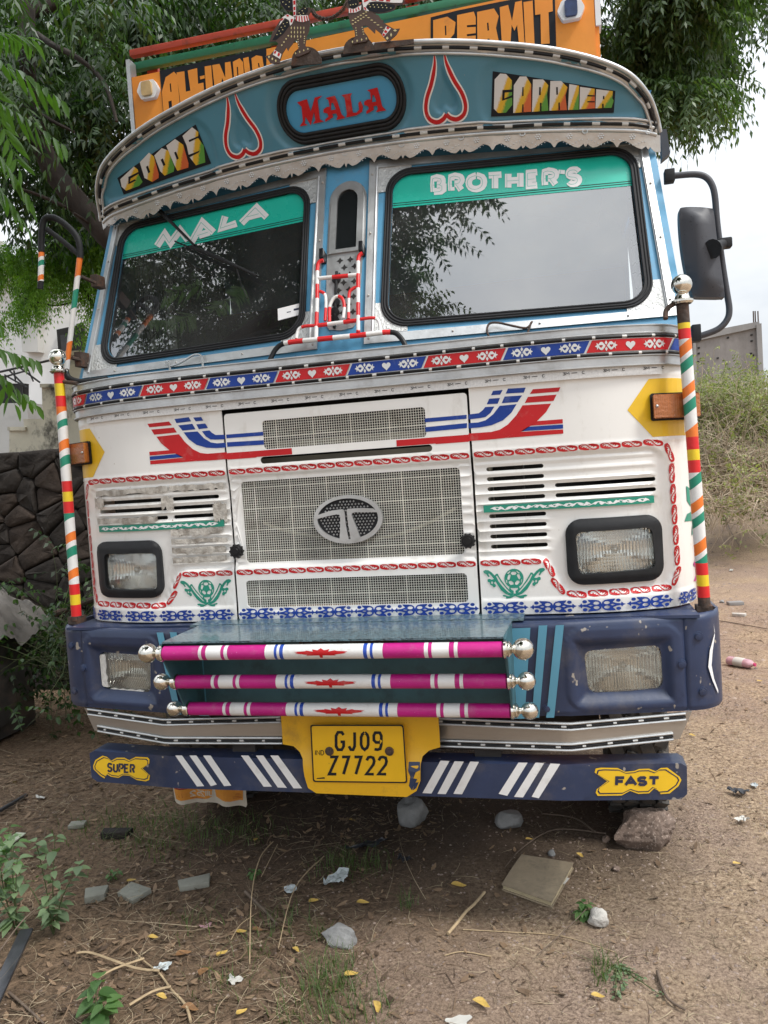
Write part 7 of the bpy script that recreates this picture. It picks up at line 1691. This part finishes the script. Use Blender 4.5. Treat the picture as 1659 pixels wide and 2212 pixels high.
# litter scraps
def scrap(px, py, w_, d_, label, m, seed, name='plastic_scrap', cat='litter', amp=.02, lift=.006):
    x, y = G(px, py); rr = random.Random(seed); n = 10; V_ = []
    for j in range(n+1):
        for i in range(n+1):
            u, v = i/n-.5, j/n-.5; r_ = 1-.25*float(vnoise(u*4+seed, v*4, 1)); V_.append((u*w_*.85*r_*(1+.3*math.sin(v*5+seed)), v*.85*d_*r_*(1+.2*math.sin(u*6+seed)), lift+amp*float(fbm(u*5+seed, v*5, 3, 2))))
    mb = MB(); mb.add(V_, [(j*(n+1)+i, j*(n+1)+i+1, (j+1)*(n+1)+i+1, (j+1)*(n+1)+i) for j in range(n) for i in range(n)]); ob = mb.build(name, M[m], None, 60); ob.location = (x, y, gh(x, y)); ob.rotation_euler = (0, 0, seed); return tag(ob, label, cat)
M['clearbag'] = mat('cloudy_plastic', (.50, .55, .56), .25, vary=.3, vscale=30, bump=.4); M['bluebag'] = mat('blue_grey_plastic', (.14, .16, .20), .35, vary=.3, vscale=20); M['blackbag'] = mat('black_plastic', (.03, .032, .038), .3, vary=.3, vscale=20)
scrap(728, 1902, .14, .08, 'crumpled clear plastic bag with a yellow leaf on it', 'clearbag', 1, amp=.045)
scrap(628, 1918, .07, .06, 'grey blue plastic scrap among the twigs', 'clearbag', 2)
scrap(1597, 1718, .10, .07, 'black plastic scrap on the dirt at the right', 'blackbag', 3, amp=.035); scrap(1630, 1700, .06, .04, 'small silver wrapper right of the black scrap', 'clearbag', 33)
scrap(1605, 1775, .07, .045, 'crumpled white tissue near the right edge', 'paper', 4, 'paper_scrap', amp=.035)
scrap(505, 2115, .06, .045, 'square whitish paper scrap in the dry grass', 'paper', 6, 'paper_scrap', amp=.01); scrap(352, 2092, .06, .05, 'torn translucent plastic scrap beside the long pale twig', 'clearbag', 7)
scrap(990, 2206, .085, .05, 'flat paper corner at the bottom edge right of centre', 'paper', 0.3, 'paper_scrap', amp=.004)
scrap(85, 1725, .09, .03, 'pale torn paper near the left edge behind the green strip', 'paper', 9, 'paper_scrap'); scrap(445, 2195 if False else 2000, .05, .035, 'dull pink wrapper in the brown litter', 'pinkplastic', 10, amp=.01)
scrap(870, 1810 if False else 1858, .07, .05, 'dark cloth rag in the shadow in front of the truck', 'blackbag', 12, 'rag', 'rag', .04); scrap(790, 1825, .20, .06, 'dark grey rag lying in the shadow under the plate', 'blackbag', 13, 'rag', 'rag', .03)
scrap(1535, 1100, .3, .12, 'white plastic sheet among far litter at the right', 'paper', 14, 'plastic_sheet'); scrap(1640, 1095, .25, .1, 'dark blue plastic bag among far litter', 'bluebag', 15, amp=.09); scrap(1590, 1120 if False else 1082, .18, .1, 'far pale paper litter by the brush', 'paper', 16); scrap(1580, 1240, .22, .06, 'pale wrapper on the open dirt', 'paper', 17)
scrap(1500, 1155, .1, .1, 'dark plastic lump by the red cloth', 'blackbag', 18, amp=.06); scrap(1562, 1158, .13, .07, 'small red brown cloth on the open dirt', 'pinkcap', 19, 'rag', 'rag')
# green and white torn board, and black strap at the left edge
def lath(p0, p1, w_, th, m, label, cat, name, z0=.01, z1=.01):
    a = Vector((*G(*p0), z0)); b = Vector((*G(*p1), z1)); c = (a+b)/2; d_ = b-a; mb = MB(); mb.box((0, 0, 0), (d_.length, w_, th), ch=min(th, w_)*.2)
    mb.v = [(v[0], v[1]+.012*math.sin(v[0]*9), v[2]) for v in mb.v]; ob = mb.build(name, M[m], None, 30); ob.location = (c.x, c.y, c.z+gh(c.x, c.y)+th/2); ob.rotation_euler = (0, -math.asin(max(-1, min(1, d_.z/d_.length))), math.atan2(d_.y, d_.x)); return tag(ob, label, cat)
M['greenboard'] = mat('green_printed_card', (.16, .30, .10), .5, vary=.4, vscale=20, dirt=(.6, .62, .5), dscale=16, dlo=.48, dhi=.54, damt=.9)
lath((-15, 1845), (50, 1802), .055, .006, 'greenboard', 'green and white printed strip at the left edge', 'strip', 'printed_strip'); lath((-20, 1765), (62, 1722), .018, .018, 'iron', 'thin grey stick with a shiny tip at the left edge', 'stick', 'metal_stick')
lath((-25, 2205), (68, 2040), .045, .012, 'blackbag', 'dark blue black strap lying at the lower left edge', 'strap', 'rubber_strap', .05, .06)
# sticks and long twigs
def stick(px, r0, r1, label, m='stickpale', z=.012, name='twig', arch=.0, group=None, twigs=()):
    P_ = [G(*p) for p in px]; n = len(P_); P3 = []
    for i, p in enumerate(P_): P3.append((p[0], p[1], gh(*p)+z+arch*math.sin(math.pi*i/(n-1))))
    b = Vector(P3[0]); t = empty(name, tuple(b), label, 'twig', group) if twigs else None
    S = smoothline([Vector(p)-b for p in P3], 5); mb = MB(); mb.tube(S, [r0+(r1-r0)*k/(len(S)-1) for k in range(len(S))], 7); ob = mb.build('stem' if twigs else name, M[m], t, 60)
    for q in twigs:
        Q = [Vector((*G(*p), gh(*G(*p))+z+.01))-b for p in q]; mb = MB(); mb.tube(smoothline(Q, 4) if len(Q) > 2 else Q, [r1*.9]*((len(Q)-1)*4+1) if len(Q) > 2 else [r1*.9]*len(Q), 5); mb.build('side_twig', M[m], t, 60)
    if not twigs: ob.location = b; tag(ob, label, 'twig', group)
M['stickpale'] = mat('pale_dry_stick', (.40, .30, .18), .8, vary=.25, vscale=30); M['stickdark'] = mat('dark_stick', (.13, .095, .07), .85, vary=.3, vscale=30)
stick([(1047, 1928), (1025, 1952), (1008, 1968), (985, 1998), (968, 2018)], .0055, .006, 'bent pale stick in the middle of the bare patch')
stick([(573, 2300 if False else 2050), (598, 2062)], .003, .002, 'tiny twig')if False else None
stick([(285, 2049), (312, 2078), (345, 2105), (370, 2138), (400, 2170), (412, 2205)], .0022, .0048, 'long pale forked branch lying at lower left', twigs=[[(345, 2105), (290, 2098), (200, 2065), (165, 2062)], [(370, 2138), (330, 2150), (280, 2178)], [(312, 2078), (250, 2100), (215, 2118)]])
stick([(530, 1925), (545, 1940), (570, 1965), (600, 2000)], .007, .004, 'thick dark curved twig left of centre', 'stickdark')
stick([(1595-0, 2120), (1588, 2150), (1575, 2175)], .006, .004, 'short thick twig at the lower right edge', 'stickdark') if False else None
stick([(1060, 2212 if False else 2060), (1000, 2052), (960, 2058)], .002, .002, 'thin arching grass stalk in the bare patch', z=.004)
stick([(700, 1850), (640, 1955), (602, 2060)], .002, .0016, 'tall thin dry stalk leaning across the left litter', z=.02, arch=.06)
stick([(590, 1820), (565, 1900), (548, 1990), (540, 2090)], .0025, .0018, 'upright dry weed stalk left of centre', z=.02, arch=.10, twigs=[[(565, 1900), (585, 1860), (600, 1830)], [(548, 1990), (520, 2010), (500, 2040)]])
stick([(1000, 2004), (1100, 2008), (1210, 2012), (1330, 2050)], .0018, .0014, 'long thin straw reaching to the white stone', z=.004)
stick([(1160, 2065), (1220, 2022), (1262, 1980), (1300, 1925)], .0018, .0015, 'long thin reddish stalk right of the notebook', 'stickdark', z=.02, arch=.02)
stick([(1310, 1800), (1200, 1790), (1130, 1830), (1090, 1870)], .004, .002, 'dark curved twig in the shadow left of the big rock', 'stickdark')
stick([(1285, 1800), (1240, 1770), (1170, 1760)], .005, .003, 'dark branch under the lower bumper', 'stickdark', z=.02)
stick([(0, 2080), (60, 2030), (120, 1985), (160, 1960)], .003, .002, 'thin dark weed stem by the leafy plant', 'stickdark', z=.05, arch=.05)
stick([(20, 2145), (60, 2180), (95, 2212)], .005, .003, 'dark twig in the leaf litter at the lower left corner', 'stickdark')
stick([(1420, 2095), (1440, 2150), (1480, 2180)], .006, .003, 'short brown crooked twig at the lower right', 'stickdark')
stick([(1480, 1335), (1560, 1340), (1680, 1358)], .006, .003, 'long dark twig on the open dirt behind the bottle', 'stickdark'); stick([(1560, 1160), (1580, 1185), (1600, 1205)], .008, .004, 'dark root on the far dirt', 'stickdark')
# fallen yellow leaves
M['yleaf'] = mat('yellow_leaf', (.55, .37, .09), .6, vary=.35, vscale=30, dirt=(.28, .15, .04), dscale=40, dlo=.5, dhi=.65, damt=.7); M['bleaf'] = mat('brown_leaf', (.23, .12, .05), .7, vary=.35, vscale=30)
def leaf(px, py, L, rz, label, m='yleaf', cat='leaf', grp='fallen yellow leaves on the ground'):
    L = L*.8; x, y = G(px, py); mb = MB(); n = 8; V_ = []; F_ = []; cu = random.Random(px).uniform(.6, 1.6)
    for i in range(n+1):
        t = i/n; w_ = L*.22*math.sin(math.pi*t**.85)**.8 if 0 < i < n else .0008; zz = .008+L*.35*cu*(t-.5)**2; sx_ = L*(t-.5); by = L*.12*math.sin(t*4.5)
        V_ += [(sx_, by-w_, zz+w_*.25), (sx_, by, zz), (sx_, by+w_, zz+w_*.45)]
    for i in range(n): a = i*3; F_ += [(a, a+1, a+4, a+3), (a+1, a+2, a+5, a+4)]
    mb.add(V_, F_); ob = mb.build('fallen_leaf', M[m], None, 60); ob.location = (x, y, gh(x, y)+.004); ob.rotation_euler = (.1, .1, rz); return tag(ob, label, cat, grp)
YL = [(990, 1915, .075, .25, 'bright yellow leaf on the bare patch left of the notebook'), (677, 1947, .058, .9, 'yellow leaf lying below the grey blue scrap'), (783, 1950, .060, .4, 'curled yellow leaf below the clear bag'), (713, 1888, .035, 1.4, 'small yellow leaf on the clear plastic bag'),
      (1142, 1795 if False else 1812, .04, .5, 'yellow leaf in the shade behind the notebook'), (1253, 1873 if False else 1845, .045, -.6, 'curled yellow leaf above the notebook'), (552, 1815, .04, 1.6, 'small yellow leaf near the printed sack'), (520, 2015, .05, .6, 'yellow leaf left of the white veined stone'), (330, 2025, .05, .3, 'yellow leaf between tile pieces and pale branch'),
      (283, 1905, .05, 1.0, 'yellow leaf on the corner of the long tile piece'), (640, 2055, .04, -.3, 'small yellow leaf low left of centre'), (478, 2062, .06, 1.3, 'long yellow leaf beside the whitish paper scrap'), (350, 2155, .05, .0, 'yellow leaf by the forked branch'), (757, 2060 if False else 2105, .06, .7, 'pale yellow leaf below the veined stone'),
      (815, 2180, .06, -.9, 'curled orange yellow leaf at the bottom centre'), (520, 2185, .05, 1.2, 'yellow leaf near the bottom edge left of centre'), (1040, 2170, .07, -.2, 'broad dry yellow leaf at the bottom right of centre'), (1290, 2130 if False else 2150, .05, .2, 'yellow leaf beside the bottom green tuft'), (1640, 1470, .05, .4, 'pale leaf at the right edge below the bottle'), (1495, 1588, .05, -.3, 'yellow leaf on the dirt right of the silver strip'), (1590, 1868, .04, .5, 'small yellow leaf at the right'), (760, 1770, .04, .2, 'dull yellow leaf in the truck shadow')]
for a in YL: leaf(*a)
for a in [(395, 2150 if False else 2062, .07, .9, 'brown crinkled leaf next to the plastic scrap'), (440, 2100, .07, 1.5, 'large brown leaf standing in the litter'), (555, 2010, .05, .3, 'brown leaf under the dry stalk'), (410, 2178, .07, .2, 'rust brown leaf at the end of the pale branch')]: leaf(*a[:4], a[4], 'bleaf', 'leaf', 'fallen brown leaves')
# ---- uncountable ground cover
def scatter(n, seed, xr=(-3.4, 2.6), yr=(-1.6, 4.5), dens_=None):
    rg = np.random.default_rng(seed); x = rg.uniform(*xr, n); y = yr[0]+(yr[1]-yr[0])*rg.random(n)**1.35
    if dens_ is not None: k = rg.random(n) < dens_(x, y); x, y = x[k], y[k]
    return x, y, ground_h(x, y), rg
leftw = lambda x, y: np.clip(1.0-(x+.5+.8*(fbm(x*1.5, y*1.5, 3, 8)-.45))/1.1, .10, 1)*np.clip(.35+(fbm(x*3, y*3, 3, 9)-.35)*2.5, .1, 1)
def straws(n, seed, L0, L1, w_, m, label, cat, dens_=None, lift=.012, up=0., xr=(-3.4, 2.6), yr=(-1.6, 4.5), curl=.5, tint=True):
    x, y, z, rg = scatter(n, seed, xr, yr, dens_); n = len(x); a = rg.uniform(0, 2*np.pi, n); L = rg.uniform(L0, L1, n); k = rg.normal(0, curl, n); seg = 4
    px, py, pz = x.copy(), y.copy(), z+rg.uniform(.001, lift, n); V = []; w = w_*rg.uniform(.6, 1.3, n)
    el = rg.uniform(0, up, n) if up else rg.normal(0, .10, n)
    for i in range(seg+1):
        t = i/seg; ww = w*(1-.75*t); nx_, ny_ = -np.sin(a), np.cos(a)
        zz = np.maximum(pz, ground_h(px, py)+.002)
        V += [np.stack([px+nx_*ww, py+ny_*ww, zz], 1), np.stack([px-nx_*ww, py-ny_*ww, zz+ww*.6], 1)]
        px = px+np.cos(a)*np.cos(el)*L/seg; py = py+np.sin(a)*np.cos(el)*L/seg; pz = pz+np.sin(el)*L/seg; a = a+k/seg*2; el = el-.10/seg*(2 if up else 1)
    V = np.stack(V, 1); o = np.arange(n)*2*(seg+1); F = np.concatenate([np.stack([o+2*i, o+2*i+1, o+2*i+3, o+2*i+2], 1) for i in range(seg)])
    ob = npmesh(cat.replace(' ', '_'), V.reshape(-1, 3), F, M[m], None, np.repeat(rg.random(n), 2*(seg+1))); return tag(ob, label, cat, None, 'stuff')
M['straw'] = leafmat('dry_straw', (.10, .07, .045), (.46, .37, .25), .1, .7); M['litter'] = leafmat('leaf_litter', (.07, .045, .03), (.30, .20, .125), .15, .75); M['grass'] = leafmat('green_grass', (.035, .07, .015), (.11, .17, .04), .3, .5)
M['twigstuff'] = leafmat('small_twigs', (.07, .045, .03), (.24, .16, .10), 0, .8)
straws(32000, 71, .02, .13, .0011, 'straw', 'tangled dry straw covering the dirt on the left', 'straw', leftw, .022)
straws(42000, 72, .012, .08, .0011, 'straw', 'sparse dry straw over the bare dirt at the right', 'sparse straw', lambda x, y: np.clip((x+.6)/1.5, 0, 1)*np.clip((fbm(x*2.2, y*2.2, 3, 12)-.36)*5, .12, 1), .006, xr=(-.6, 5.5), yr=(-1.5, 7))
straws(8000, 73, .05, .22, .0020, 'twigstuff', 'small dark twigs strewn over the ground', 'fallen twigs', leftw, .02, curl=.7)
straws(700, 70, .12, .40, .0014, 'straw', 'longer arching dry grass stalks', 'dry stalks', lambda x, y: leftw(x, y)*(y < 1.6), .02, .35, curl=.5)
straws(5200, 76, .05, .22, .0028, 'twigstuff', 'twigs and dry stalks on the far dirt at the right', 'far twigs', lambda x, y: np.clip((x-1.1)/1., 0, 1)*np.clip((fbm(x*.8, y*.8, 3, 5)-.38)*6, .05, 1), .01, curl=.5, xr=(1, 9), yr=(1.2, 12))
def flakes(n, seed, s0, s1, m, label, cat, dens_, xr=(-3.4, 2.4), yr=(-1.6, 4.5)):
    x, y, z, rg = scatter(n, seed, xr, yr, dens_); n = len(x); a = rg.uniform(0, 6.28, n); s = rg.uniform(s0, s1, n); tl = rg.normal(0, .35, (n, 2)); V = []
    for (u, v, h) in ((-1, 0, .15), (-.2, .38, .05), (.6, .25, .1), (1, 0, .25), (.3, -.36, .0), (-.4, -.3, .1)):
        cx = u*np.cos(a)-v*np.sin(a); cy = u*np.sin(a)+v*np.cos(a); V.append(np.stack([x+cx*s, y+cy*s, z+.004+s*(h+.35*abs(tl[:, 0])+cx*tl[:, 0]*.6+cy*tl[:, 1]*.6)], 1))
    V = np.stack(V, 1).reshape(-1, 3); o = np.arange(n)*6; F = np.concatenate([np.stack([o, o+1, o+5], 1), np.stack([o+1, o+4, o+5], 1), np.stack([o+1, o+2, o+4], 1), np.stack([o+2, o+3, o+4], 1)])
    return tag(npmesh(cat.replace(' ', '_'), V, F, M[m], None, np.repeat(rg.random(n), 6)), label, cat, None, 'stuff')
flakes(22000, 74, .007, .026, 'litter', 'brown dead leaf litter on the ground', 'leaf litter', leftw)
def pebbles(n, seed, s0, s1, m, label, cat, dens_, xr, yr):
    x, y, z, rg = scatter(n, seed, xr, yr, dens_); n = len(x); s = s0+(s1-s0)*rg.random(n)**3; oc = np.array([(1, 0, 0), (-.9, .2, 0), (0, 1, 0), (.1, -1, 0), (0, 0, .8), (0, 0, -.5)]); fc_ = [(0, 2, 4), (2, 1, 4), (1, 3, 4), (3, 0, 4)]
    a = rg.uniform(0, 6.28, n); V = []
    for v in oc: j = rg.uniform(.7, 1.2, n); V.append(np.stack([x+s*j*(v[0]*np.cos(a)-v[1]*np.sin(a)), y+s*j*(v[0]*np.sin(a)+v[1]*np.cos(a)), z+s*v[2]*.8], 1))
    V = np.stack(V, 1).reshape(-1, 3); o = np.arange(n)*6; F = np.concatenate([np.stack([o+q[0], o+q[1], o+q[2]], 1) for q in fc_])
    return tag(npmesh(cat.replace(' ', '_'), V, F, M[m], None, np.repeat(rg.random(n), 6)), label, cat, None, 'stuff')
M['grit'] = leafmat('grit', (.15, .11, .09), (.36, .28, .225), 0, .85)
pebbles(42000, 75, .0014, .0085, 'grit', 'fine gravel and grit scattered on the bare dirt', 'gravel', lambda x, y: np.clip(.25+(x+.6)*.6, .12, 1), (-2.2, 3.2), (-1.5, 3.5))
pebbles(9000, 77, .004, .03, 'grit', 'coarser stones scattered over the far dirt', 'coarse gravel', lambda x, y: np.clip((x-.8), 0, 1), (.8, 12), (2.5, 20))
# green grass tufts
def tuft(pts, label, seed, L=(.03, .09), n=60, spread=.05):
    rg = np.random.default_rng(seed); V, F, T = [], [], []; o = 0; cx, cy = G(*pts[0])
    for p in pts:
        x0, y0 = G(*p)
        for i in range(n):
            x, y = x0+rg.normal(0, spread), y0+rg.normal(0, spread); z = gh(x, y); a = rg.uniform(0, 6.28); l_ = rg.uniform(*L); w_ = rg.uniform(.0010, .0022); bend = rg.uniform(.3, 1.1)
            for t in (0, .5, 1): r_ = l_*t*bend*t; q = (x+math.cos(a)*r_-cx, y+math.sin(a)*r_-cy, z+l_*t*(1-.35*t*bend)); ww = w_*(1-t*.85); V += [(q[0]-math.sin(a)*ww, q[1]+math.cos(a)*ww, q[2]), (q[0]+math.sin(a)*ww, q[1]-math.cos(a)*ww, q[2])]; T += [rg.random()*.6+.2]*2
            F += [(o, o+1, o+3, o+2), (o+2, o+3, o+5, o+4)]; o += 6
    ob = npmesh('grass_tuft', np.array(V), np.array(F), M['grass'], None, np.array(T)); ob.location = (cx, cy, 0); return tag(ob, label, 'grass', None, 'stuff')
tuft([(700, 2110), (720, 2085), (690, 2150), (730, 2135)], 'green grass tuft below the veined stone', 1); tuft([(760, 1865), (720, 1860), (790, 1870)], 'dark green grass in front of the number plate', 2, n=70, spread=.06)
tuft([(1295, 2100), (1310, 2085)], 'small green grass tuft at the right of the bare patch', 3, n=35, spread=.025); tuft([(735, 2190), (800, 2185), (650, 2195)], 'green grass at the bottom edge', 4, n=45); tuft([(690, 2020), (880-0, 1955)], 'tiny grass sprigs by the veined stone', 5, n=25, spread=.02)
tuft([(300, 1790), (370, 1770), (450, 1800), (520, 1790), (330, 1830), (200, 1790)], 'dull green grass in front of the left bumper', 6, n=120, spread=.10); tuft([(560, 2060), (620, 1990), (430, 1990), (480, 2140)], 'sparse grass blades in the left litter', 7, n=40, spread=.07)
tuft([(1590, 1105), (1640, 1108), (1540, 1102)], 'green weeds on the far dirt', 8, (.05, .16), 160, .35)
# leafy weeds at the left
def weed(px, py, stems, label, seed, ls=.04, m='weedleaf', cat='weed'):
    x, y = G(px, py); t = empty('leafy_weed', (x, y, gh(x, y)), label, cat); rr = random.Random(seed); mb = MB(); LV = []
    for (dx, dy, h) in stems:
        P_ = smoothline([(0, 0, 0), (dx*.4, dy*.4, h*.55), (dx, dy, h)], 5); mb.tube(P_, [.0028-.0016*k/(len(P_)-1) for k in range(len(P_))], 6)
        for k in range(2, len(P_)):
            if rr.random() < .25: continue
            for s in (1, -1): LV.append((Vector(P_[k]), rr.uniform(0, 6.28) if s > 0 else None, ls*rr.uniform(.7, 1.15)))
    mb.build('stem', M['greenstem'], t, 60); last = 0
    for i, (p, a, l_) in enumerate(LV):
        a = last+math.pi+rr.uniform(-.3, .3) if a is None else a; last = a; n = 7; V_, F_ = [], []; d = Vector((math.cos(a), math.sin(a), rr.uniform(-.35, .35))).normalized(); s_ = d.cross(Vector((0, 0, 1))).normalized(); u_ = s_.cross(d)
        for j in range(n+1):
            tt = j/n; w_ = l_*.36*math.sin(math.pi*min(1, tt*.93+.02)**.7) if 0 < j < n else .0006; c = p+d*(l_*tt)+Vector((0, 0, -1))*(l_*.35*tt*tt)+d*.006; V_ += [c-s_*w_+u_*w_*.25, c, c+s_*w_+u_*w_*.25]
        for j in range(n): b = j*3; F_ += [(b, b+1, b+4, b+3), (b+1, b+2, b+5, b+4)]
        o = npmesh('leaf', np.array([tuple(v) for v in V_]), np.array(F_), M[m], t, np.full(len(V_), rr.random()), True)
    return t
M['weedleaf'] = leafmat('weed_leaf', (.06, .13, .04), (.14, .25, .085), .35, .5); M['greyweed'] = leafmat('grey_green_leaf', (.10, .15, .085), (.18, .26, .13), .3, .6)
weed(115, 2010, [(-.20, .02, .28), (-.08, .05, .32), (.02, .03, .36), (.15, -.02, .28), (.05, -.08, .15)], 'grey green leafy weed at the left below the tiles', 3, .045, 'greyweed')
weed(35, 2010, [(-.10, .0, .28), (-.02, .04, .34), (.05, -.02, .30), (-.06, -.04, .2)], 'leafy weed cut by the left edge beside the black strap', 5, .048, 'greyweed')
weed(205, 2215, [(.0, .03, .13), (.04, .0, .08)], 'broad leaved green seedling at the bottom left', 7, .060)
weed(240, 1898, [(.0, .0, .05), (.03, .01, .04)], 'tiny green sprout near the tile pieces', 8, .022); weed(1278, 1975, [(-.03, .02, .05), (-.01, .03, .06), (-.04, .0, .03)], 'green sprig behind the small white stone', 9, .03)
weed(545, 1890, [(.0, .0, .04), (.02, .01, .03)], 'small dark sprout left of the clear bag', 10, .02); weed(10, 1930, [(-.05, .02, .24), (.03, .03, .30), (.08, .0, .24)], 'green weed at the left edge above the strap', 15, .045)
weed(1330, 2075, [(.05, -.03, .012), (.08, -.07, .012), (-.03, -.06, .012), (.02, -.12, .012), (.12, -.14, .012), (-.01, -.16, .012)], 'creeping small leaved plant below the white stone', 11, .014, 'greyweed')
flakes(20000, 78, .003, .013, 'litter', 'small brown leaf fragments on the bare dirt', 'leaf fragments', lambda x, y: np.clip((fbm(x*1.7, y*1.7, 3, 6)-.38)*5, .05, 1), (-.5, 4.5), (-1.5, 6))
straws(8000, 79, .02, .10, .0016, 'twigstuff', 'thin dark roots and twigs on the bare dirt', 'roots', lambda x, y: np.clip((fbm(x*1.3, y*1.3, 3, 14)-.36)*5, .05, 1), .006, curl=.6, xr=(-.6, 5), yr=(-1.5, 6))
